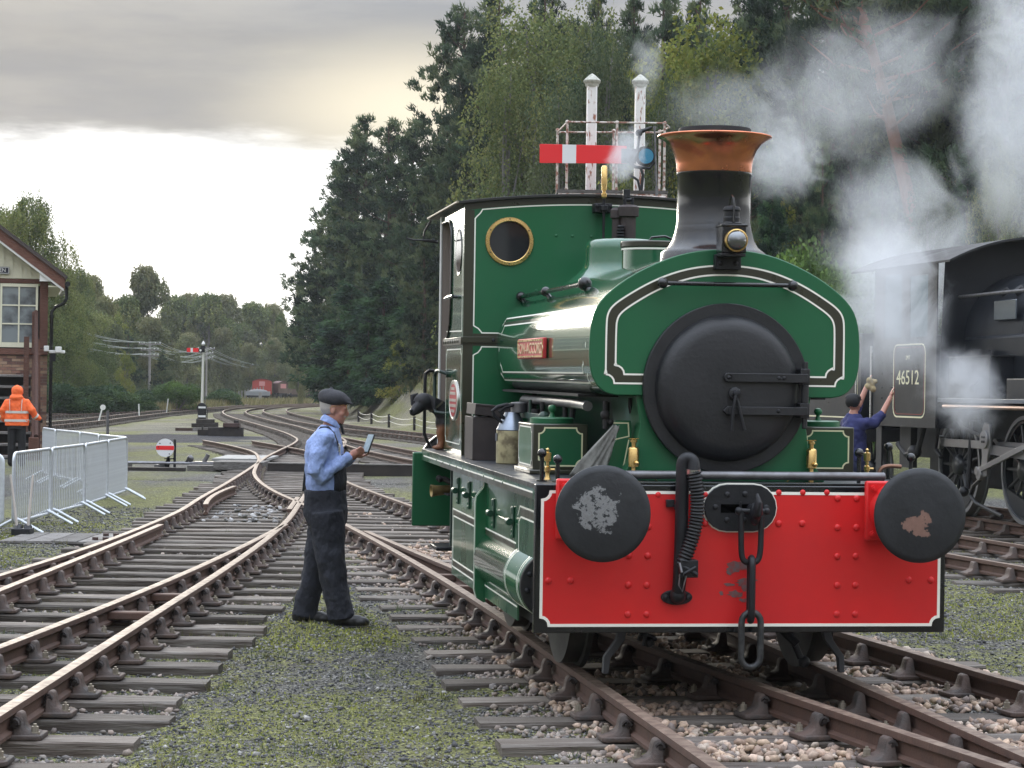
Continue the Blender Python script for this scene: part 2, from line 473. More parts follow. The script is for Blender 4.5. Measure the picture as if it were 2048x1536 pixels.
hk = MB().tube([(.03, -.03, 1.0), (.03, -.09, 1.0), (.032, -.14, .985), (.034, -.175, 1.0), (.034, -.185, 1.05), (.03, -.165, 1.095)], [.035, .036, .045, .042, .032, .014], 12, asp=(1, .62))
hk.sph((.032, -.12, .985), .052, 14, 10, (.6, 1, 1.2))
part(hk, 'coupling_hook', BLACK, smo=0)
part(MB().cyl((-.05, -.11, 1.0), (.10, -.11, 1.0), .014, n=12).sph((-.055, -.11, 1.0), .022).sph((.1, -.11, 1.0), .02).cyl((-.048, -.11, 1.0), (-.048, -.12, 1.05), .006), 'shackle_pin', BLACK)
def link(w_, h_, r, rot, c):
    L = h_ / 2 - w_ / 2; P = []
    for i in range(9): P.append((w_ / 2 * math.cos(R(180 * i / 8)), 0, L + w_ / 2 * math.sin(R(180 * i / 8))))
    for i in range(9): P.append((w_ / 2 * math.cos(R(180 + 180 * i / 8)), 0, -L + w_ / 2 * math.sin(R(180 + 180 * i / 8))))
    M = Matrix.Rotation(rot, 3, 'Z')
    return MB().tube([M @ Vector(p) + Vector(c) for p in P], r, 10, True)
part(MB().tube(sp3d([(-.042, -.11, 1.0), (-.042, -.115, .90), (-.040, -.115, .77), (-.025, -.115, .725), (.014, -.115, .718), (.053, -.115, .725), (.068, -.115, .77), (.070, -.115, .90), (.070, -.11, 1.0)]), .0165, 10), 'shackle', BLACK)
part(link(.085, .34, .0195, R(82), (.018, -.115, .575)), 'chain_link', BLACK)
part(link(.108, .30, .0185, R(2), (.022, -.115, .30)), 'chain_link', mat('worn_link', (.03, .033, .035), .45, .4, col2=(.1, .1, .1), ns=25))

# ---- buffers
def paint_disc(name, seed, cols):
    m, t, b, o = nodes(name)
    vec = coords(t, (1, 1, 1))
    n = noise(t, vec, 11, 6, .6, .3); g = t.nodes.new('ShaderNodeVectorMath'); g.operation = 'DISTANCE'
    t.links.new(vec, g.inputs[0]); g.inputs[1].default_value = (cols[2], -.435, cols[3])
    ad = t.nodes.new('ShaderNodeMath'); ad.operation = 'MULTIPLY_ADD'; t.links.new(n.outputs[0], ad.inputs[0]); ad.inputs[1].default_value = .26; t.links.new(g.outputs[1], ad.inputs[2])
    f = ramp(t, ad.outputs[0], [(cols[4], (1, 1, 1)), (cols[4] + .006, (0, 0, 0))])
    n3 = noise(t, vec, 38, 4, .7)
    f2 = ramp(t, n3.outputs[0], [(.40, (0, 0, 0)), (.48, (1, 1, 1))])
    mm = t.nodes.new('ShaderNodeMath'); mm.operation = 'MULTIPLY'; t.links.new(f, mm.inputs[0]); t.links.new(f2, mm.inputs[1])
    n2 = noise(t, vec, 5, 5)
    base = mixc(t, ramp(t, n2.outputs[0], [(.4, (0, 0, 0)), (.65, (1, 1, 1))]), (.011, .013, .016), (.020, .022, .026))
    c = mixc(t, f if cols[5] else mm.outputs[0], base, mixc(t, n3.outputs[0], cols[0], cols[1]))
    t.links.new(c, b.inputs['Base Color']); b.inputs['Roughness'].default_value = .5
    bump(t, b, noise(t, vec, 16, 5).outputs[0], .35, .012)
    return m
for s, pm_ in ((-1, paint_disc('buffer_face_scuffed', 1, ((.34, .36, .38), (.08, .07, .06), -.03, .02, .235, 0))), (1, paint_disc('buffer_face_chipped', 2, ((.26, .15, .12), (.16, .09, .07), -.02, -.05, .185, 1)))):
    bf = empty('buffer'); bf.parent = LOCO; bf.location = (s * .865, 0, 1.0)
    bf['label'] = 'buffer with bare scuffed patch on its face' if s < 0 else 'buffer with small rusty chip on its face'
    MB().b2((-.185, -.045, -.165), (.185, -.005, .165)).build('base_plate', REDP, bf, bev=.012)
    MB().lathe([(.165, .045), (.16, .07), (.125, .12), (.115, .27), (.12, .275), (.12, .30), (.10, .30)], (0, 0, 0), (0, -1, 0), 28).build('housing', REDP, bf)
    MB().cyl((0, -.29, 0), (0, -.41, 0), .075, n=24).build('shaft', STEELD, bf)
    MB().lathe([(.10, .38), (.235, .395), (.254, .405), (.2555, .415), (.253, .423), (.22, .431), (.12, .439), (0, .442)], (0, 0, 0), (0, -1, 0), 56).build('head', pm_, bf, angle=60)
    for a in (-1, 1):
        for b in (-1, 1):
            MB().cyl((a * .145, -.045, b * .125), (a * .145, -.062, b * .125), .018, n=6).cyl((a * .145, -.045, b * .125), (a * .145, -.075, b * .125), .009, n=8).build('nut', REDP, bf)
# ---- vacuum hose
vp = empty('vacuum_pipe'); vp.parent = LOCO
MB().tube(sp3d([(-.372, -.03, .515), (-.372, -.055, .55), (-.368, -.065, .62), (-.362, -.065, .9), (-.362, -.068, 1.21), (-.360, -.07, 1.268), (-.334, -.075, 1.285), (-.308, -.085, 1.268), (-.308, -.10, 1.20)], 3), .037, 16).sph((-.372, -.045, .535), .046, 12, 8).build('standpipe', BLACK, vp)
hp = []; hr = []
N = 132
for i in range(N + 1):
    t = i / N; z = 1.205 - t * .475
    bulge = math.sin(math.pi * min(1, t * 1.02)) * .028
    hp.append((-.308 + bulge - .048 * t ** 2.2, -.115, z)); hr.append(.0375 + .0048 * math.cos(t * 26 * math.tau))
MB().tube(hp, hr, 20).build('hose', mat('hose_rubber', (.010, .011, .013), .5, bs=.1), vp, angle=80)
MB().lathe([(.042, 0), (.042, .03)], (-.310, -.09, 1.197), (0, -.15, 1), 20).build('hose_clip', STEEL, vp)
MB().b2((-.385, -.15, .64), (-.285, -.05, .735)).cyl((-.40, -.13, .72), (-.29, -.16, .655), .012, n=8).cyl((-.30, -.16, .70), (-.37, -.165, .66), .010, n=8).build('hose_stop', BLACK, vp, bev=.008)
MB().tube([(-.385, -.14, .66), (-.392, -.15, .60), (-.372, -.15, .565), (-.362, -.15, .61), (-.35, -.15, .65)], .004, 6).cyl((-.39, -.15, .72), (-.38, -.165, .67), .008, n=6).build('hose_chain', STEELD, vp)
MB().prism([(-.372 + .088 * math.cos(a) * (1 if abs(math.cos(a)) > .2 else .9), .522 + .042 * math.sin(a)) for a in [math.tau * i / 20 for i in range(20)]], lambda a, b, d: (a, -d, b), .004, .022).build('flange', BLACK, vp, bev=.004)
for s in (-1, 1): mcopy('bolt', RV_BLK, vp, (-.372 + s * .062, -.022, .522))
MB().b2((-.44, -.04, 1.015), (-.395, -.006, 1.055)).b2((-.40, -.055, 1.0), (-.33, -.04, 1.03)).build('bracket', BLACK, vp, bev=.003)
# ---- footplate, pipe along the front
fp = part(MB().b2((-1.158, .05, 1.103), (1.158, 5.5, 1.133)), 'footplate', mat('footplate_black', (.014, .016, .02), .42, col2=(.05, .055, .065), ns=11, bs=.5, bn=30, rv=.14), .002)
part(MB().cyl((-.84, .10, 1.183), (.835, .10, 1.183), .024, n=16), 'front_pipe', STEELD, .008)
part(MB().b2((-.9, .02, 1.1335), (1.1, .055, 1.148)), 'front_angle', BLACKG, .003)
for s in (-1, 1):
    uu = -1.158 if s < 0 else 1.145
    part(MB().b2((uu, .055, 1.045), (uu + .013, 5.48, 1.1315)), 'valance', GREEN_W, .002)
fn = SD(-1.158)
part(MB().stripe([(.1, 1.083), (5.35, 1.083)], .009, fn), 'lining', LINE)
part(MB().stripe([(.1, 1.062), (4.3, 1.062)], .032, fn, th=.001), 'border', OLIVE)
for v in (1.2, 1.55, 2.0, 3.0, 3.35, 3.7, 4.1, 4.5): mcopy('rivet', RV_SG, LOCO, (-1.158, v, 1.083))
# ---- saddle tank
half = [(0, 2.452), (.13, 2.447), (.26, 2.422), (.38, 2.380), (.50, 2.323), (.60, 2.262), (.69, 2.190), (.745, 2.125), (.775, 2.050), (.788, 1.95), (.789, 1.85), (.783, 1.77), (.765, 1.705), (.73, 1.655), (.685, 1.625), (.63, 1.615)]
def subdiv(P, it=2):
    for _ in range(it):
        Q = [P[0]]
        for a, b in zip(P[:-1], P[1:]):
            Q += [(a[0] * .75 + b[0] * .25, a[1] * .75 + b[1] * .25), (a[0] * .25 + b[0] * .75, a[1] * .25 + b[1] * .75)]
        P = Q + [P[-1]]
    return P
half = subdiv(half, 1)
outl = half + [(-a, b) for a, b in half[::-1][:-1]] if half[0][0] == 0 else half
outl = half + [(-a, b) for a, b in reversed(half[1:])]
tank = MB()
nP = len(outl)
vs = []; vv = [.478, .486, .50, .53, .8, 1.6, 2.4, 3.2, 4.0, 4.098]
for j, v in enumerate(vv):
    k = .994 if j == 0 else .992
    for a, b in outl: vs.append((a * k, v, (b - 2.0) * k + 2.0 - (.004)))
fs = []
for j in range(len(vv) - 1):
    for i in range(nP): fs.append((j * nP + i, j * nP + (i + 1) % nP, (j + 1) * nP + (i + 1) % nP, (j + 1) * nP + i))
tank.add(vs, fs)
SIDEG = mat('green_paint_polished', (.009, .098, .040), .17, col2=(.011, .11, .048), ns=2, coat=1.0, bs=.05, bn=3.2, scale=(1, .6, 1))
part(tank, 'saddle_tank', SIDEG, angle=40)
fplate = part(MB().prism(outl, lambda a, b, d: (a, d, b), .455, .478), 'tank_front_plate', GREEN, .006)
q = lambda pts: pts + [(-a, b) for a, b in reversed(pts) if a > 1e-6]
def arcpath(H, zb, zn, xe):      # half outline ending with a concave notch and a short horizontal
    rn = .05; top = subdiv([(a, b) for a, b in H], 2); x1 = top[-1][0]
    P = top + [(x1, zb + rn)] + [(x1 - rn * math.sin(R(t)) , zb + rn - 0 - rn * (1 - math.cos(R(t))) if False else zb + rn * math.cos(R(t)) ) for t in (0, 22, 45, 67, 90)] + [(xe, zb)]
    return P
oh = arcpath([(0, 2.358), (.10, 2.356), (.22, 2.338), (.34, 2.302), (.46, 2.248), (.57, 2.183), (.655, 2.125), (.688, 2.075), (.693, 2.0), (.693, 1.76)], 1.683, 0, .43)
ih = arcpath([(0, 2.306), (.10, 2.304), (.20, 2.288), (.31, 2.254), (.42, 2.205), (.52, 2.146), (.605, 2.088), (.633, 2.045), (.637, 1.98), (.637, 1.80)], 1.734, 0, .43)
mirror = lambda H: [(-a, b) for a, b in reversed(H[1:])] + H
O2, I2 = mirror(oh), mirror(ih)
ns_ = min(len(O2), len(I2))
band = MB()
vs = []
for (a, b), (c, d) in zip(O2, I2): vs += [(a, .4546, b), (c, .4546, d), (a, .4534, b), (c, .4534, d)]
fs = []
for i in range(len(O2) - 1): fs += [(4 * i + 2, 4 * i + 3, 4 * i + 7, 4 * i + 6), (4 * i, 4 * i + 4, 4 * i + 6, 4 * i + 2), (4 * i + 1, 4 * i + 3, 4 * i + 7, 4 * i + 5)]
part(band.add(vs, fs), 'border', OLIVE, parent=fplate)
part(MB().stripe(O2, .010, FR(.453), False, .001).stripe(I2, .010, FR(.453), False, .001), 'lining', LINE, parent=fplate)
# side lining following the curve of the tank
prof = [(a * .992, (b - 2) * .992 + 1.996) for a, b in half if b < 2.35]
def tside(v, z, d):
    for (a0, b0), (a1, b1) in zip(prof[:-1], prof[1:]):
        if b1 <= z <= b0:
            t = (b0 - z) / (b0 - b1 + 1e-9); a = a0 + (a1 - a0) * t
            nx, nz = (b0 - b1), (a1 - a0); l = math.hypot(nx, nz) + 1e-9
            return (-(a + nx / l * (d + .0008)), v, z + nz / l * (d + .0008))
    return (-.789, v, z)
def dense(P, step=.12):
    Q = []
    for a, b in zip(P, P[1:] + P[:1]):
        n = max(1, int(math.hypot(b[0] - a[0], b[1] - a[1]) / step))
        Q += [(a[0] + (b[0] - a[0]) * i / n, a[1] + (b[1] - a[1]) * i / n) for i in range(n)]
    return Q
po = dense(notch(.61, 1.682, 3.985, 2.118, .045)); pi = dense(notch(.69, 1.738, 3.93, 2.066, .05))
part(MB().stripe(po, .009, tside, True, .001).stripe(pi, .009, tside, True, .001), 'lining', LINE)
bo = MB()
for (z0, z1) in ((1.742 - .055, 1.734), (2.071, 2.113)):
    bo.stripe([(.68 + i * (3.27 / 20), (z0 + z1) / 2) for i in range(21)], z1 - z0, tside, False, .0004)
part(bo, 'border', OLIVE)
npl = part(MB().b2((-.812, 1.90, 1.826), (-.787, 2.92, 1.958)), 'name_plate', mat('name_plate_red', (.50, .035, .04), .45), .006)
npl['label'] = 'red name plate with brass letters'
part(MB().stripe([(1.915, 1.84), (2.905, 1.84), (2.905, 1.944), (1.915, 1.944)], .010, SD(-.812), True, .005), 'rim', BRASS, parent=npl)
ML = Matrix(((0, 0, -1, -.8125), (-1, 0, 0, 2.41), (0, 1, 0, 1.888), (0, 0, 0, 1)))
text('lettering', 'BON-ACCORD', .098, mat('letter_brass', (.75, .58, .38), .35, .6), npl, ML, .004, xs=1.56)
# dome and tank filler
part(MB().lathe([(.40, 2.36), (.335, 2.42), (.29, 2.46), (.272, 2.51), (.27, 2.60), (.262, 2.64), (.24, 2.662), (.19, 2.672), (0, 2.675)], (0, 3.42, 0), n=48), 'dome', SIDEG, angle=80)
fl = part(MB().cyl((0, 2.5, 2.38), (0, 2.5, 2.563), .194, n=40), 'tank_filler', SIDEG, .004)
part(MB().cyl((0, 2.5, 2.563), (0, 2.5, 2.606), .205, n=40), 'lid', OLIVE, .008, parent=fl)
part(MB().lathe([(.196, 2.548), (.1985, 2.548), (.1985, 2.560), (.196, 2.560)], (0, 2.5, 0), n=40), 'lining', LINE, parent=fl)
part(MB().tube([(-.02, 2.5, 2.604), (.0, 2.5, 2.635), (.09, 2.5, 2.645), (.13, 2.5, 2.63), (.15, 2.5, 2.604)], .008, 6), 'lid_handle', BLACKG, parent=fl)
# ---- smokebox
sb = [(.52 * math.cos(R(a)), 1.667 + .52 * math.sin(R(a))) for a in range(0, 181, 10)]
sad = [(-.50, 1.55), (-.485, 1.45), (-.50, 1.33), (-.545, 1.22), (-.60, 1.134), (.60, 1.134), (.545, 1.22), (.50, 1.33), (.485, 1.45), (.50, 1.55)]
part(MB().prism(sb + sad, lambda a, b, d: (a, d, b), .462 + .02, 1.25), 'smokebox', GREEN, .004)
part(MB().lathe([(.482, 0), (.482, .03), (.478, .034), (.405, .036), (.40, .036)], (0, .456, 1.663), (0, -1, 0), 72), 'smokebox_ring', SMOKEB)
part(MB().lathe([(.415, .03), (.413, .055), (.404, .080), (.385, .105), (.355, .122), (.32, .130), (.2, .137), (0, .14)], (0, .456, 1.663), (0, -1, 0), 72), 'smokebox_door', SMOKEB, angle=80)
hd = part(MB().b2((-.02, .295, 1.700), (.44, .318, 1.750)).cyl((-.02, .295, 1.725), (-.02, .318, 1.725), .026, n=14), 'hinge_strap', SMOKEB, .003)
part(MB().b2((-.02, .295, 1.515), (.44, .318, 1.562)).prism([(-.02, 1.512), (-.05, 1.538), (-.02, 1.565)], lambda a, b, d: (a, d, b), .296, .316), 'hinge_strap', SMOKEB, .003)
part(MB().cyl((.432, .33, 1.44), (.432, .33, 1.82), .016, n=12).b2((.40, .31, 1.69), (.455, .42, 1.78)).b2((.40, .31, 1.50), (.455, .42, 1.585)).cyl((.432, .33, 1.585), (.432, .33, 1.69), .022, n=12), 'hinge', SMOKEB, .004)
for p in ((-.02, 1.725), (.27, 1.725), (.30, 1.725), (.27, 1.54)): mcopy('rivet', RV_BLK, LOCO, (p[0], .296, p[1]), (0, 0, 0), (.7, .7, .7))
part(MB().lathe([(.036, 0), (.036, .022), (.03, .028), (.018, .03), (.018, .045), (.012, .055), (0, .057)], (.018, .318, 1.634), (0, -1, 0), 20).tube([(.015, .27, 1.63), (.0, .26, 1.55), (-.008, .265, 1.425)], [.008, .010, .011], 8).tube([(.022, .285, 1.625), (.045, .275, 1.52), (.068, .272, 1.43)], [.008, .010, .011], 8), 'door_handles', BLACK)
part(MB().cyl((-.385, .37, 2.250), (.365, .37, 2.250), .0125, n=12).sph((-.39, .37, 2.25), .031, 16, 10).sph((.362, .37, 2.25), .031, 16, 10).cyl((-.39, .37, 2.25), (-.39, .46, 2.25), .012, n=10).cyl((.362, .37, 2.25), (.362, .46, 2.25), .012, n=10), 'front_handrail', BLACKG, angle=60)
for s in (-1, 1):
    hr_ = MB().tube([(s * .615, 1.55, 2.285), (s * .615, 5.0 if s > 0 else 4.08, 2.282)], .0155, 12)
    for v, rr in ((1.56, .044), (3.0, .034), (4.08, .036)):
        hr_.sph((s * .615, v, 2.284), rr, 14, 10); hr_.tube([(s * .615, v, 2.28), (s * .60, v - .02, 2.255), (s * .585, v - .04, 2.238)], [.016, .018, .02], 8)
    if s > 0: hr_.sph((.80, 1.2, 2.20), .03)
    part(hr_, 'side_handrail', BLACKG, angle=60)
part(MB().cyl((.69, 1.2, 2.20), (.80, 1.2, 2.20), .008, n=8), 'handrail_stay', STEEL)
# ---- chimney
part(MB().lathe([(.315, 2.36), (.305, 2.445), (.285, 2.462), (.262, 2.48), (.238, 2.52), (.225, 2.57), (.219, 2.60), (.2165, 2.605), (.2165, 2.62), (.2135, 2.625), (.2135, 2.89), (.2185, 2.895), (.2185, 2.912), (.2135, 2.915)], (0, .80, 0), n=56), 'chimney', BLACKG, angle=50)
part(MB().lathe([(.216, 2.912), (.219, 2.925), (.221, 2.96), (.228, 3.0), (.245, 3.045), (.272, 3.082), (.305, 3.106), (.330, 3.117), (.334, 3.124), (.330, 3.130), (.305, 3.128), (.26, 3.125), (.205, 3.125)], (0, .80, 0), n=64, cap=False), 'copper_cap', COPPER, angle=80)
part(MB().lathe([(.188, 2.7), (.188, 3.165), (.192, 3.172), (.208, 3.172), (.212, 3.165), (.212, 3.10)], (0, .80, 0), n=48, cap=False), 'chimney_liner', BLACKM)
# ---- lamp on its bracket
lp = thing('lamp', 'black oil lamp with bullseye lens standing in front of the chimney', 'lamp')
lp.matrix_world = LM @ Matrix.Translation((0.0, .36, 2.425))
part(MB().b2((-.082, .40, 2.335), (.068, .452, 2.42)).b2((-.075, .29, 2.405), (.065, .45, 2.422)), 'lamp_bracket', BLACK, .003)
for s in (-.05, .037): mcopy('rivet', RV_BLK, LOCO, (s, .40, 2.37), (0, 0, 0), (.9, .9, .9))
MB().b2((-.072, -.07, 0), (.068, .07, .15)).b2((-.078, -.078, .145), (.074, .078, .162)).b2((-.05, -.05, .16), (.046, .05, .175)).build('lamp_body', BLACKG, lp, bev=.005)
MB().lathe([(.047, .172), (.048, .20), (.044, .205), (.044, .235), (.05, .24), (.05, .25), (.042, .262), (.01, .27)], (-.002, 0, 0), n=24).build('lamp_top', BLACK, lp)
MB().tube([(-.002, -.055, .16), (-.002, -.058, .26), (-.002, -.04, .31), (-.002, 0, .325), (-.002, .04, .31), (-.002, .058, .26), (-.002, .055, .16)], .006, 8).build('lamp_handle', BLACKG, lp)
MB().lathe([(.052, 0), (.064, .0), (.066, .02), (.064, .034), (.058, .036), (.056, .030)], (.004, -.07, .068), (0, -1, 0), 32).build('lens_rim', BRASS, lp)
MB().lathe([(.058, .02), (.052, .045), (.04, .060), (.02, .070), (0, .073)], (.004, -.07, .068), (0, -1, 0), 28, cap=False).build('lens', mat('bullseye_glass', (.16, .17, .18), .04, .75, coat=1), lp, angle=80)
# ---- sand boxes beside the smokebox
for s in (-1, 1):
    sx = empty('sand_box'); sx.parent = LOCO
    a, b = (-.985, -.655) if s < 0 else (.655, .985)
    MB().b2((a, 1.17, 1.16), (b, 1.74, 1.432)).build('box', OLIVE, sx, bev=.006)
    MB().b2((a - .02, 1.15, 1.133), (b + .02, 1.76, 1.162)).build('base', OLIVE, sx, bev=.008)
    pn = notch(a + .035, 1.185, b - .035, 1.41, .035)
    MB().prism(pn, lambda x, y, d: (x, 1.17 - d, y), .0005, .002).build('panel', GREEN, sx)
    MB().stripe(pn, .009, FR(1.168), True, .001).build('lining', mat('pale_yellow_lining', (.80, .78, .50), .45), sx)
    if s < 0:
        pn2 = notch(1.21, 1.185, 1.70, 1.41, .03)
        MB().prism(pn2, lambda x, y, d: (a - d, x, y), .0005, .002).build('panel', GREEN, sx)
        MB().stripe(pn2, .008, SD(a - .002), True, .001).build('lining', LINE, sx)
    MB().lathe([(.135, 1.432), (.135, 1.462), (.12, 1.468), (.02, 1.47), (.012, 1.49), (.012, 1.50), (.024, 1.512), (.026, 1.525), (.018, 1.54), (0, 1.545)], ((a + b) / 2 + .01 * s, 1.42, 0), n=28).build('lid', GREEN, sx)
# ---- cab
cabR = lambda u: 2.945 + .07 * (1 - (u / 1.03) ** 2)
cab = empty('cab'); cab.parent = LOCO
fp_ = [(-1.03, 1.134), (1.03, 1.134)] + [(1.03 - 2.06 * i / 24, cabR(1.03 - 2.06 * i / 24)) for i in range(25)]
def holed(outer, holes, fn, d0, d1, name, m, parent, bev=0):
    """plate with round holes (boolean on a bmesh copy)"""
    o = MB().prism(outer, fn, d0, d1).build(name, m, parent, smooth=False)
    for hc in holes:
        c = [(hc[0] + hc[2] * math.cos(math.tau * i / 32), hc[1] + hc[2] * math.sin(math.tau * i / 32)) for i in range(32)]
        h = MB().prism(c, fn, d0 - .05, d1 + .05).mesh('cut', m)
        ho = bpy.data.objects.new('cutter', h); COL.objects.link(ho); ho.matrix_world = parent.matrix_world if False else Matrix()
        bo_ = o.modifiers.new('b', 'BOOLEAN'); bo_.object = ho; bo_.operation = 'DIFFERENCE'; bo_.solver = 'EXACT'
        sav = o.parent; o.parent = None
        dg = bpy.context.evaluated_depsgraph_get(); me = bpy.data.meshes.new_from_object(o.evaluated_get(dg))
        o.modifiers.clear(); o.data = me; o.parent = sav
        bpy.data.objects.remove(ho)
    return o
CF = holed(fp_, [(-.701, 2.68, .15), (.701, 2.68, .15)], lambda a, b, d: (a, d, b), 4.10, 4.115, 'front_sheet', GREEN, cab)
for s in (-1, 1):
    MB().lathe([(.146, -.004), (.146, .012), (.15, .015), (.172, .013), (.176, .008), (.176, -.004)], (s * .701, 4.10, 2.68), (0, -1, 0), 48, cap=False).build('window_rim', BRASS, CF)
    MB().cyl((s * .701, 4.104, 2.68), (s * .701, 4.110, 2.68), .149, n=40).build('window_glass', GLASSD, CF)
    for k in range(6):
        a = R(60 * k + 30); mcopy('screw', RV_BLK, CF, (s * .701 + .161 * math.cos(a), 4.086, 2.68 + .161 * math.sin(a)), (0, 0, 0), (.32, .3, .32))
# olive border of the cab front and the lining inside it
zl = lambda u: cabR(u) - .055
up = [(-.953, 2.07), (-.953, zl(-.953) - .06), (-.94, zl(-.95) - .045), (-.915, zl(-.95) - .02), (-.90, zl(-.9))] + [(-.86 + i * .086, zl(-.86 + i * .086)) for i in range(21)] + [(.90, zl(.9)), (.915, zl(.95) - .02), (.94, zl(.95) - .045), (.953, zl(.953) - .06), (.953, 2.07), (.94, 2.045), (.915, 2.03), (.893, 2.018), (-.893, 2.018), (-.90, 2.028), (-.92, 2.05), (-.945, 2.064)]
MB().stripe(up, .009, FR(4.10), True, .001).build('lining', LINE, CF)
lo_ = [(-.953, 1.15), (-.953, 1.855), (-.945, 1.862), (-.92, 1.875), (-.90, 1.90), (-.893, 1.918), (.893, 1.918), (.90, 1.90), (.92, 1.875), (.953, 1.855), (.953, 1.15)]
MB().stripe(lo_, .009, FR(4.10), False, .001).build('lining', LINE, CF)
bd = MB()
bd.b2((-1.03, 4.0985, 1.134), (-.958, 4.1, 2.90)); bd.b2((.958, 4.0985, 1.134), (1.03, 4.1, 2.90)); bd.b2((-.956, 4.0987, 1.924), (.956, 4.1, 2.012))
bd.build('border', OLIVE, CF)
tb = MB(); P1 = [(-1.03 + 2.06 * i / 24) for i in range(25)]
tb.prism([(a, cabR(a)) for a in P1] + [(a, cabR(a) - .048) for a in reversed(P1)], lambda a, b, d: (a, d, b), 4.0982, 4.0999)
tb.build('border', OLIVE, CF)
MB().b2((-1.034, 4.088, 1.945), (1.034, 4.0983, 1.99)).build('waist_band', OLIVE, CF, bev=.002)
for a in (-.81, -.62, .62, .81): mcopy('rivet', RV_BLK, CF, (a, 4.088, 1.967), (0, 0, 0), (.8, .8, .8))
for p in ((-.36, 2.73), (-.24, 2.73), (-.10, 2.73), (-.5, 2.33)): mcopy('rivet', RV_GRN, CF, (p[0], 4.10, p[1]))
# side sheets
sp = [(4.116, 1.134), (5.10, 1.134), (5.10, 1.94), (5.12, 1.972), (5.0, 1.985), (4.90, 2.02), (4.83, 2.09), (4.79, 2.2), (4.775, 2.35), (4.775, 2.70), (4.80, 2.79), (4.86, 2.85), (4.95, 2.875), (5.38, 2.88), (5.38, 2.945), (4.116, 2.945)]
SHL = SIDEG
for s in (-1, 1):
    u0 = -1.03 if s < 0 else 1.015
    sh = MB().prism(sp, lambda a, b, d: (d, a, b), u0, u0 + .015).build('side_sheet', SHL, cab, smooth=False)
    if s < 0:
        MB().lathe([(.15, 0), (.168, .004), (.172, .0), (.172, -.004)], (-1.031, 4.38, 2.61), (-1, 0, 0), 40).build('window_rim', BLACKG, sh)
        MB().cyl((-1.0312, 4.38, 2.61), (-1.034, 4.38, 2.61), .15, n=36).build('window_glass', mat('side_window_glass', (.12, .13, .14), .05, .6), sh)
        MB().stripe([(5.05, 2.04), (4.17, 2.03), (4.17, 2.88)], .008, SD(-1.03), False, .001).build('lining', LINE, sh)
        MB().stripe(notch(4.17, 1.21, 5.05, 1.90, .04), .008, SD(-1.03), True, .001).build('lining', LINE, sh)
        MB().tube([(-1.035, y, z) for y, z in sp[3:14]], .010, 8).build('edge_beading', BLACKG, sh)
        MB().b2((-1.046, 4.09, 1.93), (-1.03, 5.12, 1.985)).build('waist_band', OLIVE, sh, bev=.002)
        for k in range(9): mcopy('rivet', RV_SIDE, sh, (-1.046, 4.24 + k * .105, 1.957), (0, 0, 0), (1, 1.2, 1.2))
        MB().cyl((-1.03, 4.45, 2.285), (-1.075, 4.45, 2.285), .012, n=8).tube([(-1.075, 4.36, 2.29), (-1.08, 4.6, 2.285), (-1.08, 4.78, 2.28)], [.011, .014, .009], 8).build('door_catch', BLACKG, sh)
        # oval builder's plate
        ov = MB().lathe([(1, 0), (1, .008), (.9, .010), (.88, .006), (0, .006)], (0, 0, 0), (0, 0, 1), 40)
        ov.v = [(-1.031 - v[2], 4.54 + v[0] * .25, 1.525 + v[1] * .150) for v in ov.v]
        op = ov.build('builders_plate', mat('plate_rim', (.62, .60, .56), .3, .8), sh); op['label'] = 'oval red builder\'s plate with polished rim'
        ov2 = MB().lathe([(.80, 0), (.80, .0015), (0, .0015)], (0, 0, 0), (0, 0, 1), 40)
        ov2.v = [(-1.0385 - v[2], 4.54 + v[0] * .25, 1.525 + v[1] * .150) for v in ov2.v]
        ov2.build('red_field', mat('plate_red', (.45, .03, .04), .4), sh)
        tx = MB()
        for k, (zz, ww) in enumerate(((1.61, .10), (1.575, .16), (1.525, .19), (1.485, .17), (1.445, .10))):
            n_ = int(ww / .028)
            for j in range(-n_, n_ + 1): tx.b2((-1.0435, 4.54 + j * .028 - .009, zz - .010), (-1.0395, 4.54 + j * .028 + .007, zz + .011))
        tx.build('raised_letters', mat('letters_pale', (.7, .68, .62), .35, .5), sh, smooth=False)
# rear sheet: light brown inside, seen through the doorway
rs = MB().prism([(-1.03, 1.134), (1.03, 1.134)] + [(1.03 - 2.06 * i / 16, cabR(1.03 - 2.06 * i / 16)) for i in range(17)], lambda a, b, d: (a, d, b), 5.38, 5.395).build('rear_sheet', STONEP, cab, smooth=False)
for k in range(13): mcopy('rivet', rivet_mesh(.012, STONEP, 8) if k == 0 else bpy.data.meshes['rivet'] if False else kids(rs)[0].data, rs, (-.96, 5.38, 2.06 + k * .066))
MB().tube([(-1.04, 5.385, 1.14), (-1.04, 5.385, 2.93)], .011, 8).build('edge_beading', WHITEP, rs)
# roof
rf = MB(); U = [-1.075 + 2.15 * i / 24 for i in range(25)]
rf.prism([(a, cabR(a) + .022) for a in U] + [(a, cabR(a) + .001) for a in reversed(U)], lambda a, b, d: (a, d, b), 4.06, 5.95)
rf.build('roof', mat('roof_black', (.018, .017, .016), .5, bs=.1), cab, bev=.003)
MB().tube([(-1.085, 4.08, 2.955), (-1.085, 5.93, 2.955)], .010, 6).build('gutter', mat('gutter_pale', (.30, .27, .2), .5), cab)
MB().tube([(-1.06, 5.93, 2.94), (-1.11, 5.95, 2.85), (-1.12, 5.95, 2.78), (-1.0, 5.95, 2.765)], .009, 6).tube([(-1.02, 5.85, 2.775), (-1.20, 5.9, 2.78), (-1.255, 5.9, 2.79), (-1.255, 5.9, 2.81)], .007, 6).build('lamp_iron', BLACK, cab)
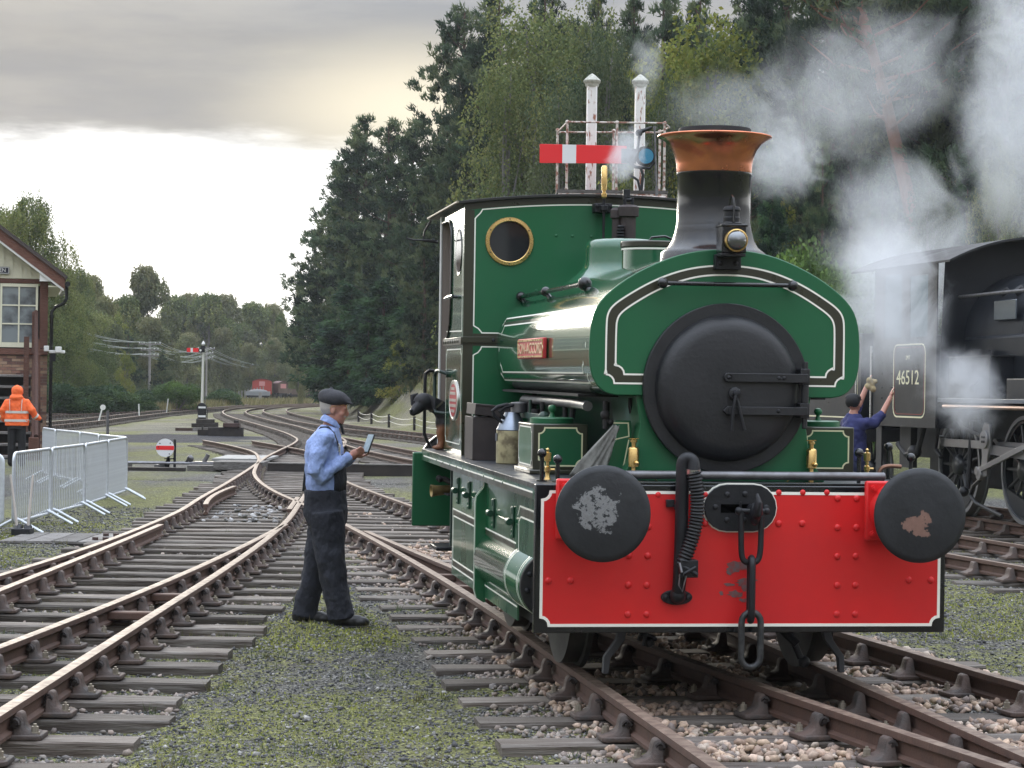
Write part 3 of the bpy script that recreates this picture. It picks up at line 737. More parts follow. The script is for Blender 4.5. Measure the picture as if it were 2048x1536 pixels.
# inside of the cab: boiler backhead and dark floor, glimpsed past the doorway
MB().b2((-.6, 4.14, 1.14), (.6, 4.6, 2.3)).build('firebox', BLACKM, cab)
hrl = MB().tube([(-1.03, 4.90, 1.715), (-1.085, 4.93, 1.735), (-1.095, 5.0, 1.742), (-1.10, 5.10, 1.735), (-1.105, 5.14, 1.70), (-1.105, 5.14, 1.46), (-1.10, 5.10, 1.425), (-1.03, 5.06, 1.415)], .0135, 10)
hrl.cyl((-1.03, 4.9, 1.715), (-1.05, 4.9, 1.715), .024, n=10).build('door_handrail', mat('handrail_green_black', (.012, .03, .024), .4), cab)
MB().tube([(-1.03, 5.39, 1.735), (-1.12, 5.39, 1.742), (-1.145, 5.40, 1.72), (-1.15, 5.40, 1.66), (-1.15, 5.40, 1.25), (-1.1, 5.40, 1.14)], .0135, 10).build('door_handrail', BLACK, cab)
# ---- whistle and safety valve in front of the cab
wh = empty('whistle'); wh.parent = LOCO
MB().cyl((-.035, 3.98, 2.62), (-.035, 3.98, 3.03), .010, n=10).build('pipe', BLACK, wh)
MB().b2((-.10, 4.0, 2.90), (.03, 4.098, 2.965)).cyl((-.035, 3.98, 2.91), (-.035, 3.98, 2.95), .03, n=16).cyl((-.085, 3.985, 2.945), (-.085, 4.0, 2.945), .012, n=8).cyl((.015, 3.985, 2.945), (.015, 4.0, 2.945), .012, n=8).build('bracket', BLACK, wh, bev=.004)
MB().lathe([(.012, 3.0), (.020, 3.01), (.020, 3.035), (.012, 3.04), (.012, 3.055), (.019, 3.06), (.019, 3.10), (.0215, 3.10), (.0215, 3.225), (.014, 3.235), (0, 3.237)], (-.035, 3.98, 0), n=20).build('whistle_bell', BRASS, wh)
sv = empty('safety_valve'); sv.parent = LOCO
IRON = mat('brown_iron', (.035, .026, .026), .7, col2=(.06, .045, .042), ns=14, bs=.3)
MB().lathe([(.055, 2.62), (.055, 2.86), (.075, 2.865), (.078, 2.93), (.06, 2.945), (.03, 2.95)], (.12, 3.86, 0), n=24).lathe([(.035, 2.62), (.035, 2.85), (.048, 2.855), (.048, 2.91), (.03, 2.93)], (.045, 3.9, 0), n=16).build('valve_body', IRON, sv)
for k in range(6): MB().lathe([(.022, 0), (.03, .008), (.022, .016)], (.055, 3.80, 2.67 + k * .022), n=14).build('spring_coil', BLACK, sv)
MB().b2((.085, 3.83, 2.94), (.10, 3.89, 3.02)).b2((.14, 3.83, 2.94), (.155, 3.89, 3.0)).b2((.08, 3.85, 3.0), (.13, 3.87, 3.06)).cyl((.08, 3.86, 2.985), (.16, 3.86, 2.985), .014, n=8).build('lever', BLACK, sv, bev=.003)
# ---- side skirts, cylinder cover, fin
UP = -1.10
sk = empty('side_skirt'); sk.parent = LOCO
def skp(v0, v1, z0, z1, name, m=None): return MB().b2((UP, v0, z0), (UP + .012, v1, z1)).build(name, m or GREEN_W, sk, bev=.002)
skp(2.60, 4.0, .29, .900, 'lower_panel'); skp(2.60, 4.0, .904, 1.044, 'upper_panel')
skp(.95, 2.58, .29, .850, 'lower_panel'); skp(.95, 2.58, .854, 1.044, 'upper_panel')
skp(.10, .945, .62, 1.044, 'front_panel')
MB().b2((-1.03, .5, .29), (-1.02, 4.0, 1.05)).b2((1.02, .5, .29), (1.03, 5.0, 1.05)).build('inner_screen', BLACKM, sk)
MB().stripe([(2.62, .71), (3.93, .71), (3.93, .40), (2.62, .40)], .010, SD(UP), False, .001).stripe([(2.62, .76), (3.97, .76), (3.97, .35), (2.62, .35)], .010, SD(UP), False, .001).build('lining', LINE, sk)
MB().stripe([(2.62, .735), (3.94, .735)], .036, SD(UP), False, .0005).stripe([(2.62, .375), (3.94, .375)], .036, SD(UP), False, .0005).build('border', OLIVE, sk)
MB().stripe([(1.03, .735), (2.54, .735), (2.54, .66)], .010, SD(UP), False, .001).stripe([(.95, .37), (2.54, .37), (2.54, .42)], .010, SD(UP), False, .001).stripe([(.12, .90), (.86, .90), (.93, .87), (.93, .66)], .010, SD(UP), False, .001).stripe([(.12, .96), (.90, .96), (.97, .90)], .010, SD(UP), False, .001).build('lining', LINE, sk)
MB().stripe([(1.05, .705), (2.5, .705)], .045, SD(UP), False, .0005).stripe([(.12, .93), (.88, .93)], .045, SD(UP), False, .0005).build('border', OLIVE, sk)
fin = [(-1.095, 1.05), (-1.105, 1.04), (-1.115, 1.0), (-1.16, .94), (-1.165, .90), (-1.165, .34), (-1.15, .285), (-1.11, .26), (-1.095, .26)]
MB().prism(fin, lambda a, b, d: (a, d, b), 2.30, 2.34).build('bracket_fin', GREEN, sk)
MB().stripe([(a - .002, b) for a, b in fin[1:7]], .006, FR(2.34), False, .001).build('lining', LINE, sk)
for v, z in ((3.66, .90), (3.08, .90), (1.93, .85), (1.13, .85)):
    lt = MB().b2((UP - .012, v - .035, z - .09), (UP, v + .035, z + .095)).cyl((UP - .03, v - .04, z + .005), (UP - .03, v + .04, z + .005), .022, n=10)
    lt.b2((UP - .018, v - .02, z + .05), (UP - .01, v + .02, z + .09))
    lt.build('latch', mat('latch_green', (.012, .06, .035), .4) if v == 3.66 else bpy.data.materials['latch_green'], sk, bev=.006)
    for dz in (.075, -.05, -.078): mcopy('rivet', RV_SG, sk, (UP - .012, v, z + dz))
cyl = empty('cylinder_cover'); cyl.parent = LOCO
MB().lathe([(.185, .42), (.192, .43), (.192, .98), (.195, .985), (.195, 1.0), (.192, 1.005), (.192, 2.28), (.185, 2.29)], (-.985, 0, .545), (0, 1, 0), 56).build('barrel', SIDEG, cyl)
MB().lathe([(.183, .385), (.188, .39), (.188, .425), (.0, .425)], (-.985, 0, .545), (0, 1, 0), 48).build('end_cover', BLACKM, cyl)
for k in range(10):
    a = R(36 * k + 10); mcopy('bolt', RV_BLK, cyl, (-.985 + .15 * math.cos(a), .386, .545 + .15 * math.sin(a)), (0, 0, 0), (1, 1.3, 1))
def barr(v, a, d): r = .1925 + d; return (-.985 - r * math.cos(a / .1925), v, .545 + r * math.sin(a / .1925))
MB().stripe(dense(notch(.50, -.17, .93, .20, .03), .03), .009, barr, True, .0012).stripe(dense(notch(.455, -.21, .965, .24, .03), .03), .007, barr, True, .0012).build('lining', LINE, cyl)
MB().b2((-.93, .96, .74), (-.90, 1.03, .755)).b2((-.93, .44, .735), (-.90, .5, .755)).build('band_clip', BLACK, cyl)
MB().lathe([(.19, .4), (.192, .43), (.192, 2.28)], (.985, 0, .545), (0, 1, 0), 32).build('barrel', SIDEG, cyl)
# ---- frames, wheels, underside
fr = MB()
for s in (-1, 1): fr.b2((s * .60 - .015, .05, .45), (s * .60 + .015, 5.5, 1.10))
fr.b2((-.9, .9, .62), (.9, 1.0, 1.1)).b2((-.9, 2.6, .62), (.9, 2.7, 1.1)).b2((-.55, 2.9, .25), (.55, 4.4, 1.1))
part(fr, 'frame', BLACKM)
WH = MB().lathe([(.10, -.06), (.44, -.05), (.50, -.05), (.50, .05), (.53, .055), (.53, .085), (.44, .09), (.12, .07)], (0, 0, 0), (1, 0, 0), 48).mesh('wheel', mat('wheel_dark', (.022, .022, .022), .55, .2, col2=(.12, .12, .11), ns=3))
for v in (1.32, 3.25):
    for s in (-1, 1): mcopy('wheel', WH, LOCO, (s * .745, v, .50), (0, 0, 0 if s < 0 else math.pi))
    part(MB().cyl((-.72, v, .5), (.72, v, .5), .075, n=16), 'axle', BLACKM)
for s in (-1, 1):
    part(MB().prism([(0, 0), (.045, 0), (.02, -.10), (-.06, -.20), (-.068, -.285), (-.10, -.285), (-.095, -.19), (-.03, -.10)], lambda a, b, d: (-s * .0 + s * .60 - s * a if s > 0 else -.60 + a, .36 + d, .34 + b), 0, .05), 'guard_iron', mat('guard_grey', (.06, .065, .075), .6) if s < 0 else bpy.data.materials['guard_grey'], .004)
ug = MB()
ug.cyl((-.45, .5, .27), (-.40, .8, .20), .015).cyl((-.45, .45, .20), (-.43, .45, .40), .012).sph((-.42, .46, .22), .03).cyl((-.5, .5, .30), (-.35, .6, .22), .012).cyl((.40, .55, .32), (.48, .5, .12), .02).sph((.50, .5, .10), .035).cyl((.3, .6, .36), (.46, .5, .2), .025)
ug.b2((-.2, .5, .36), (.25, 2.2, .42)).cyl((-.15, .4, .42), (.2, .4, .42), .03).b2((-.5, .1, .34), (.5, .3, .46))
part(ug, 'brake_rigging', BLACK)
# boiler and pipework between tank and footplate
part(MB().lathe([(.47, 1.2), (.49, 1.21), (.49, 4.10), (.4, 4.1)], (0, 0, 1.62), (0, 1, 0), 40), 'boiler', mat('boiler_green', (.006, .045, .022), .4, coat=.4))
part(MB().b2((-.75, 1.0, 1.60), (.75, 4.0, 1.616)), 'tank_underside', BLACKM)
part(MB().tube([(-.70, .95, 1.545), (-.70, 1.4, 1.555), (-.70, 3.3, 1.555), (-.69, 3.42, 1.54), (-.66, 3.45, 1.45)], .030, 12), 'feed_pipe', STEELD)
part(MB().b2((-.80, 2.0, 1.435), (-.785, 3.75, 1.475)).sph((-.79, 1.95, 1.455), .04).cyl((-.79, 2.5, 1.4), (-.79, 2.5, 1.56), .010), 'reversing_rod', mat('rod_green', (.02, .05, .035), .45), .003)
pw = MB()
pw.cyl((-.72, 2.9, 1.14), (-.72, 2.9, 1.55), .022).cyl((-.70, 1.7, 1.14), (-.70, 1.7, 1.58), .016).tube([(-.68, 1.5, 1.58), (-.70, 1.5, 1.4), (-.66, 1.3, 1.25), (-.62, 1.0, 1.14)], .018).cyl((-.76, 2.45, 1.3), (-.76, 2.45, 1.5), .03).cyl((-.76, 2.2, 1.45), (-.76, 2.2, 1.55), .014)
pw.tube([(-.6, .9, 1.57), (-.6, .9, 1.48), (-.58, .88, 1.44)], .02).cyl((-.6, 1.8, 1.2), (-.6, 3.8, 1.2), .02).cyl((-.65, 3.2, 1.14), (-.65, 3.2, 1.6), .018)
part(pw, 'pipework', BLACKM)
pb = MB()
for k in range(4): pb.lathe([(.012, 0), (.012, -.05), (.004, -.09)], (-.52 + k * .045, .60, 1.60), n=8)
pb.cyl((-.66, .62, 1.58), (-.66, .62, 1.42), .014).sph((-.66, .62, 1.5), .028).sph((-.63, .62, 1.46), .02)
part(pb, 'drain_cocks', BLACKM)
# brass lubricators in front of the smokebox and on the sand boxes
def lub(u, v, s):
    o = empty('lubricator'); o.parent = LOCO; o.location = (u, v, 1.15)
    MB().lathe([(.014, -.015), (.014, .03), (.012, .035), (.012, .06), (.030, .064), (.030, .165), (.026, .172), (.012, .178), (.012, .20), (.020, .202), (.020, .212), (.008, .22), (0, .222)], (0, 0, 0), n=20).build('body', BRASS, o)
    MB().cyl((-.05, 0, .018), (.05, 0, .018), .010, n=8).cyl((.05 * s, 0, .018), (.075 * s, 0, .018), .018, n=6).cyl((-.05 * s, 0, .018), (-.07 * s, 0, .018), .013, n=6).cyl((0, -.03, .085), (0, .0, .085), .012, n=8).sph((.012, -.038, .085), .014).build('unions', BRASS, o)
    MB().tube([(-.07 * s, 0, .018), (-.11 * s, 0, .01), (-.135 * s, .01, -.012), (-.14 * s, .02, -.02)], .004, 6).cyl((-.03, 0, .222), (.03, 0, .222), .003, n=6).build('oil_pipe', BRASS, o)
    return o
lub(-.528, .44, -1).rotation_euler = (0, 0, 0)
lub(.507, .44, 1)
for u, v in ((-1.0, .55), (1.03, 1.05)):
    o = empty('oil_cup'); o.parent = LOCO; o.location = (u, v, 1.133)
    MB().lathe([(.02, 0), (.012, .02), (.012, .04), (.018, .045), (.018, .07), (.010, .075), (.010, .10), (.020, .104), (.021, .15), (.008, .156), (.008, .165), (.011, .17), (0, .18)], (0, 0, 0), n=16).cyl((0, 0, .055), (.04, 0, .055), .007).build('cup', BRASS, o)
for u, v, h in ((-1.075, .30, .155), (-1.0, .22, .125), (.73, .25, .175), (1.0, .15, .155), (1.115, .9, .19)):
    part(MB().cyl((u, v, 1.13), (u, v, 1.13 + h), .012, n=10).sph((u, v, 1.135 + h), .026, 16, 10).cyl((u, v, 1.13), (u, v, 1.14), .03, n=12), 'lamp_iron' if False else 'ball_top_pillar', BLACKG, angle=60)
part(MB().tube([(-.86, .3, 1.135), (-.85, .3, 1.17), (-.82, .3, 1.185), (-.79, .3, 1.17), (-.78, .3, 1.135)], .007), 'lifting_loop', BLACK)
part(MB().tube(sp3d([(.92, .5, 1.14), (.93, .5, 1.21), (.98, .5, 1.23), (1.06, .5, 1.225)]), .012, 8), 'steam_pipe', mat('copper_pipe', (.22, .12, .08), .45, .8))
# sloping green cover plate with lining on left of smokebox
cv = part(MB().prism([(-.62, 1.135), (-.53, 1.135), (-.50, 1.30), (-.51, 1.47), (-.60, 1.47), (-.59, 1.36), (-.66, 1.25), (-.72, 1.14)], lambda a, b, d: (a, d, b), .62, .66), 'steam_pipe_cover', GREEN, .004)
part(MB().stripe([(-.61, 1.455), (-.525, 1.455), (-.52, 1.38), (-.605, 1.36)], .007, FR(.62), False, .001).stripe([(-.61, 1.36), (-.68, 1.22), (-.72, 1.15), (-.56, 1.15), (-.52, 1.36)], .007, FR(.62), False, .001), 'lining', bpy.data.materials['pale_yellow_lining'], parent=cv)
# ---- rear beam, rear buffer, steps
rb = part(MB().b2((-1.225, 5.5, .53), (1.225, 5.54, 1.105)), 'rear_beam', GREEN, .01)
rbf = empty('rear_buffer'); rbf.parent = LOCO; rbf.location = (-.865, 5.54, 1.0)
MB().cyl((0, 0, 0), (0, .42, 0), .09, n=20).build('shaft', BLACK, rbf)
MB().lathe([(.24, .40), (.255, .41), (.255, .44), (.2, .455), (0, .46)], (0, 0, 0), (0, 1, 0), 48).build('head', BLACKG, rbf)
MB().lathe([(.243, 0), (.255, 0), (.255, .03), (.243, .03)], (0, .38, 0), (0, 1, 0), 48, cap=False).build('rim', STEELD, rbf)
stp = empty('cab_step'); stp.parent = LOCO
MB().b2((-1.06, 4.42, .44), (-.98, 4.46, 1.04)).build('hanger', mat('step_green', (.02, .045, .035), .55), stp, bev=.003)
MB().b2((-1.17, 4.35, .425), (-.95, 4.75, .455)).build('tread', BLACK, stp, bev=.008)
part(MB().b2((-1.0, 4.46, .9), (-.9, 4.6, 1.1)).b2((-1.05, 4.5, .76), (-.95, 4.52, .80)), 'step_bracket', BLACKM)
part(MB().lathe([(.035, 0), (.036, .12), (.040, .19), (.048, .225), (.044, .226), (.03, .2)], (-.93, 4.9, .85), (-1, -.15, -.06), 20), 'injector_overflow', mat('old_brass', (.30, .22, .09), .5, .6, col2=(.12, .09, .04), ns=20))
part(MB().tube([(-.9, 4.85, .86), (-1.0, 4.8, .9), (-1.06, 4.85, .93), (-1.1, 4.85, .92)], .022, 8).sph((-1.09, 4.9, .93), .025).b2((-1.06, 4.6, .815), (-.9, 4.9, .825)), 'injector', BLACKM)
# ================================================================== things resting on the engine
bx = thing('tool_box', 'dark wooden box with its lid ajar standing on footplate beside cab', 'box'); bx.matrix_world = LM @ Matrix.Translation((-.955, 3.45, 1.1335))
w2, d2, h2 = .11, .21, .295
m_ = MB(); m_.b2((-w2, -d2, 0), (w2, -d2 + .015, h2)).b2((-w2, d2 - .015, 0), (w2, d2, h2)).b2((-w2, -d2 + .0155, 0), (-w2 + .012, d2 - .0155, h2)).b2((w2 - .012, -d2 + .0155, 0), (w2, d2 - .0155, h2)).b2((-w2 + .013, -d2 + .016, .003), (w2 - .013, d2 - .016, .02))
m_.build('box_body', DKWOOD, bx, bev=.003)
MB().box((0.0, 0, 0), (.25, .46, .015)).box((0, -.22, -.035), (.25, .012, .07)).box((-.119, 0, -.035), (.012, .43, .07)).box((.119, 0, -.035), (.012, .43, .07)).build('lid', DKWOOD, bx, bev=.003)
bpy.data.objects['lid.002' if 'lid.002' in bpy.data.objects else 'lid']
ld = [c for c in kids(bx) if c.name.startswith('lid')][0]; ld.location = (.03, 0, h2 + .075); ld.rotation_euler = (0, R(5), 0)
MB().sph((-.06, -.12, h2 - .01), .035).cyl((-.02, -.15, h2 + .005), (.06, .1, h2 + .005), .012).tube([(0, -.16, h2), (.05, -.17, h2 + .01), (.09, -.1, h2)], .01).build('contents', STEELD, bx)
can = thing('oil_can', 'tall yellowed metal oil can with hinged handles on footplate between wooden box and sand box', 'can'); can.matrix_world = LM @ Matrix.Translation((-.875, 2.72, 1.1335))
CANM = mat('yellowed_tin', (.34, .30, .17), .5, .3, col2=(.10, .075, .04), ns=13, amt=.85, bs=.15, thr=(.45, .62))
MB().lathe([(.098, 0), (.103, .005), (.103, .215), (.100, .222)], n=36).build('can_body', CANM, can)
MB().lathe([(.101, .218), (.104, .224), (.085, .265), (.055, .32), (.048, .34)], n=36).b2((-.105, -.03, .15), (-.10, .03, .2)).build('can_shoulder', mat('tin_blue_grey', (.28, .32, .38), .3, .85, col2=(.08, .09, .11), ns=9), can)
MB().lathe([(.048, .335), (.055, .34), (.055, .40), (.05, .405), (.01, .41)], (.045, 0, 0), n=24).b2((-.02, -.02, .375), (.06, .02, .40)).build('can_neck', STEELD, can)
for dx in (-.02, .03):
    MB().tube([(-.05 + dx, -.03, .27), (-.10 + dx, -.03, .31), (-.115 + dx, -.03, .345), (-.08 + dx, -.03, .375), (-.02 + dx, -.03, .39), (.02 + dx, -.03, .38)], [.009, .013, .013, .013, .012, .008], 8).build('can_handle', BLACK, can)
rag = thing('rag', 'crumpled pale grey rag hanging over pipe left of the smokebox', 'cloth'); rag.matrix_world = LM @ Matrix.Translation((-.66, .58, 1.135))
vs = []; fs = []
for i in range(13):
    for j in range(9):
        t = i / 12; s_ = j / 8 - .5
        wd_ = .05 + .15 * t
        vs.append((.05 - .17 * t + s_ * wd_ + .01 * math.sin(9 * s_ + 4 * t), -.03 + .022 * math.sin(22 * s_ + 3 * t) * (.4 + t) - .02 * t, .30 - .29 * t + .012 * math.cos(13 * s_)))
for i in range(12):
    for j in range(8): a = i * 9 + j; fs.append((a, a + 1, a + 10, a + 9))
ro = MB().add(vs, fs).build('rag_cloth', mat('rag_cloth', (.24, .24, .22), .9, col2=(.09, .09, .08), ns=30), rag, angle=180)
sm = ro.modifiers.new('s', 'SOLIDIFY'); sm.thickness = .004
# ================================================================== ground
def interp(pts):
    ys = np.array([p[0] for p in pts], float); xs = np.array([p[1] for p in pts], float)
    m = np.gradient(xs, ys)
    def f(y):
        y = np.asarray(y, float)
        i = np.clip(np.searchsorted(ys, y) - 1, 0, len(ys) - 2)
        h = ys[i + 1] - ys[i]; t = np.clip((y - ys[i]) / h, -.5, 1.5)
        return (2 * t**3 - 3 * t**2 + 1) * xs[i] + (t**3 - 2 * t**2 + t) * h * m[i] + (-2 * t**3 + 3 * t**2) * xs[i + 1] + (t**3 - t**2) * h * m[i + 1]
    return f
R1 = interp([(3, -5.75), (10, -5.0), (14.2, -4.67), (19.3, -4.36), (23.2, -4.24), (27, -4.26), (30, -4.34), (33, -4.52), (38, -4.78), (43.6, -5.1), (48.7, -5.42), (53, -5.70), (60, -6.05), (66.7, -6.36), (72, -6.75), (77, -7.4), (99.6, -11.1), (119, -14.5), (136, -17.15), (156, -19.6), (175, -20.9), (203, -20.6), (240, -18.5), (270, -15)])
R4 = interp([(3, -2.50), (11.4, -2.53), (16, -2.545), (20.5, -2.56), (24.8, -2.63), (28, -2.74), (32.4, -2.99), (36, -3.2), (43.6, -3.58), (48.7, -3.9), (53, -4.18), (60, -4.53), (66.7, -4.86), (72, -5.25), (77, -5.85), (86, -7.45), (99.6, -9.62), (107, -11.0), (119, -13.0), (136, -15.7), (156, -18.1), (175, -19.4), (203, -19.0), (240, -17.0), (270, -13.5)])
R3 = interp([(3, -4.25), (10, -3.50), (14.2, -3.165), (19.3, -2.87), (23.2, -2.745), (27.3, -2.68)])
R2 = interp([(3, -4.03), (18, -4.04), (24.3, -4.08), (27, -4.12)])
RA = interp([(3, 1.93), (9.97, .932), (14.4, .263), (16.6, -.06), (19.3, -.50), (21.65, -.91), (27.1, -1.92), (32.4, -2.985), (35.4, -3.62), (39.4, -4.33), (43.2, -4.86), (46.7, -5.22), (52, -5.75), (58, -6.6), (65.5, -8.37), (70, -9.6)])
RC = interp([(3, 3.45), (9.97, 2.45), (14.4, 1.79), (16.6, 1.46), (19.3, 1.03), (21.65, .62), (27.1, -.39), (31.3, -1.25), (35.4, -2.05), (39.97, -2.88), (43.2, -3.32), (46.7, -3.72), (52, -4.25), (58, -5.1), (65.5, -6.9), (70, -8.1)])
RB = interp([(3, 4.7), (10.08, 2.246), (13.8, 1.161), (17, .36), (20.9, -.50), (23.4, -1.05), (26.3, -1.68)])
RD = interp([(3, 6.1), (8, 4.45), (13.08, 2.95), (15.7, 2.33), (20.9, 1.02), (26.3, -.14)])
RE2 = interp([(8, 8.4), (15, 6.72), (22.07, 4.98), (23.67, 4.58), (30, 3.05), (40, .68), (52.2, -2.2), (58, -3.42), (65.2, -4.72), (70, -5.15)])
RE1 = interp([(8, 9.9), (15, 8.2), (25.15, 5.70), (26.9, 5.3), (40, 2.22), (52.2, -.66), (60, -2.5), (68, -4.1), (76.8, -5.8)])
RE0 = interp([(8, 11.3), (20, 8.75), (29.4, 6.62), (31.1, 6.25), (45, 3.4), (60, .45), (76, -2.63), (93.65, -7.14), (106.6, -9.75), (126.5, -12.9), (145.6, -15.75), (164, -17.8), (184, -19.1), (210, -19.0), (250, -16)])
REZ = interp([(8, 12.85), (20, 10.3), (29.4, 8.15), (31.1, 7.78), (45, 4.93), (60, 1.98), (76, -1.08), (93.65, -5.5), (106.6, -8.15), (126.5, -11.3), (145.6, -14.1), (164, -16.2), (184, -17.5), (210, -17.4), (250, -14.4)])
rng = np.random.default_rng(5)
def vnoise(x, y, s, seed=0):
    """cheap value noise on arrays"""
    x = x / s; y = y / s
    xi = np.floor(x).astype(np.int64); yi = np.floor(y).astype(np.int64); fx = x - xi; fy = y - yi
    fx = fx * fx * (3 - 2 * fx); fy = fy * fy * (3 - 2 * fy)
    def h(a, b):
        n = (a * 374761393 + b * 668265263 + seed * 1442695) & 0x7fffffff
        n = ((n ^ (n >> 13)) * 1274126177) & 0x7fffffff
        return ((n ^ (n >> 16)) & 0xffff) / 65535.
    return (h(xi, yi) * (1 - fx) + h(xi + 1, yi) * fx) * (1 - fy) + (h(xi, yi + 1) * (1 - fx) + h(xi + 1, yi + 1) * fx) * fy
def inbed(x, y):
    a = np.minimum(x - (R1(y) - .75), (-1.80) - x)
    b = np.minimum(x - (RA(np.minimum(y, 60)) - .72), np.where(y < 17, RD(np.minimum(y, 26)) + .75, RC(np.minimum(y, 60)) + .75) - x)
    c = np.where(y > 25, np.minimum(x - (R1(y) - .75), RC(np.minimum(y, 60)) + .75 - x), -1)
    return np.maximum(np.maximum(a, b), c)
def gh(x, y):
    b = np.clip(inbed(x, y) / .25 + .3, 0, 1)
    h = -.004 + np.where((x > (RA(np.minimum(y, 60)) - .8)) & (y < 27), .004, -.022) * b
    h = h + (vnoise(x, y, .55, 1) - .5) * .035 + (vnoise(x, y, .17, 2) - .5) * .02 + (vnoise(x, y, .07, 3) - .5) * .012
    return h
def gmat():
    m, t, b, o = nodes('cinder_and_moss_ground')
    geo = t.nodes.new('ShaderNodeNewGeometry'); P = geo.outputs['Position']
    def nz(s, d=5, r=.6, di=0): return noise(t, P, s, d, r, di).outputs[0]
    sep = t.nodes.new('ShaderNodeSeparateXYZ'); t.links.new(P, sep.inputs[0])
    vor = t.nodes.new('ShaderNodeTexVoronoi'); vor.inputs['Scale'].default_value = 42; t.links.new(P, vor.inputs['Vector'])
    vor2 = t.nodes.new('ShaderNodeTexVoronoi'); vor2.inputs['Scale'].default_value = 70; t.links.new(P, vor2.inputs['Vector'])
    sv = t.nodes.new('ShaderNodeSeparateXYZ'); t.links.new(vor.outputs['Color'], sv.inputs[0])
    c = ramp(t, sv.outputs[0], [(.0, (.075, .073, .068)), (.5, (.155, .15, .135)), (.85, (.25, .24, .215)), (1, (.42, .41, .38))])
    c = mixc(t, .5, c, ramp(t, nz(60, 3), [(.35, (.03, .03, .032)), (.65, (.13, .125, .12))]))
    # far sandy yard
    far = t.nodes.new('ShaderNodeMapRange'); t.links.new(sep.outputs[1], far.inputs[0]); far.inputs[1].default_value = 60; far.inputs[2].default_value = 110
    c = mixc(t, far.outputs[0], c, ramp(t, nz(.25, 5), [(.35, (.16, .15, .11)), (.65, (.33, .30, .22))]))
    # brownish fines
    c = mixc(t, ramp(t, nz(.8), [(.5, (0, 0, 0)), (.7, (.5, .5, .5))]), c, (.085, .068, .055))
    mossc = ramp(t, nz(9, 4), [(.3, (.11, .12, .045)), (.55, (.21, .215, .065)), (.75, (.33, .33, .11))])
    m1 = nz(.55, 4, .6); m2 = nz(11, 5, .7)
    ad = t.nodes.new('ShaderNodeMath'); ad.operation = 'ADD'; t.links.new(m1, ad.inputs[0]); t.links.new(m2, ad.inputs[1])
    mf = ramp(t, ad.outputs[0], [(.93, (0, 0, 0)), (1.08, (.75, .75, .75))])
    # far away the moss lies in long thin patches
    m3 = noise(t, None, 1.0, 5)
    mp = t.nodes.new('ShaderNodeMapping'); mp.inputs['Scale'].default_value = (.28, .10, 1); t.links.new(P, mp.inputs[0]); t.links.new(mp.outputs[0], m3.inputs['Vector'])
    mf2 = ramp(t, m3.outputs[0], [(.44, (0, 0, 0)), (.58, (.75, .75, .75))])
    fm = t.nodes.new('ShaderNodeMapRange'); t.links.new(sep.outputs[1], fm.inputs[0]); fm.inputs[1].default_value = 22; fm.inputs[2].default_value = 40
    c = mixc(t, mixc(t, fm.outputs[0], mf, mf2), c, mossc)
    # dark cinder patch in front of the huts
    ds = t.nodes.new('ShaderNodeMapping'); ds.inputs['Location'].default_value = (1.9, -7.0, 0); ds.inputs['Scale'].default_value = (.16, .088, 0); t.links.new(P, ds.inputs[0])
    ln = t.nodes.new('ShaderNodeVectorMath'); ln.operation = 'LENGTH'; t.links.new(ds.outputs[0], ln.inputs[0])
    a2 = t.nodes.new('ShaderNodeMath'); a2.operation = 'MULTIPLY_ADD'; t.links.new(nz(.35, 5), a2.inputs[0]); a2.inputs[1].default_value = .9; t.links.new(ln.outputs[1], a2.inputs[2])
    c = mixc(t, ramp(t, a2.outputs[0], [(1.25 / 2, (1, 1, 1)), (1.45 / 2, (0, 0, 0))]) if False else ramp(t, a2.outputs[0], [(.95, (1, 1, 1)), (1.0, (0, 0, 0))]), c, ramp(t, nz(4, 6), [(.35, (.022, .022, .028)), (.65, (.07, .07, .08))]))
    sv2 = t.nodes.new('ShaderNodeSeparateXYZ'); t.links.new(vor2.outputs['Color'], sv2.inputs[0])
    c = mixc(t, 1.0, c, ramp(t, sv2.outputs[1], [(0, (.42, .42, .44)), (.45, (.85, .85, .85)), (.9, (1.25, 1.25, 1.2)), (1, (1.9, 1.9, 1.8))]), 'MULTIPLY')
    t.links.new(c, b.inputs['Base Color']); b.inputs['Roughness'].default_value = .93; b.inputs['Specular IOR Level'].default_value = .25
    hh = t.nodes.new('ShaderNodeMath'); hh.operation = 'ADD'; t.links.new(vor.outputs['Distance'], hh.inputs[0]); t.links.new(nz(70, 3), hh.inputs[1])
    bump(t, b, hh.outputs[0], 1.0, .025)
    return m
GM = gmat()
def npmesh(name, V, F, mats, smooth=False, cols=None):
    me = bpy.data.meshes.new(name)
    V = np.asarray(V, np.float32); F = np.asarray(F, np.int32); k = F.shape[1]
    me.vertices.add(len(V)); me.vertices.foreach_set('co', V.ravel())
    me.loops.add(F.size); me.loops.foreach_set('vertex_index', F.ravel())
    me.polygons.add(len(F)); me.polygons.foreach_set('loop_start', np.arange(0, F.size, k, dtype=np.int32)); me.polygons.foreach_set('loop_total', np.full(len(F), k, np.int32))
    for m in (mats if isinstance(mats, (list, tuple)) else [mats]): me.materials.append(m)
    if smooth: me.polygons.foreach_set('use_smooth', [True] * len(F))
    if cols is not None:
        a = me.attributes.new('col', 'FLOAT_COLOR', 'FACE'); a.data.foreach_set('color', np.c_[cols, np.ones(len(cols))].astype(np.float32).ravel())
    me.update(calc_edges=True); me.validate()
    return me
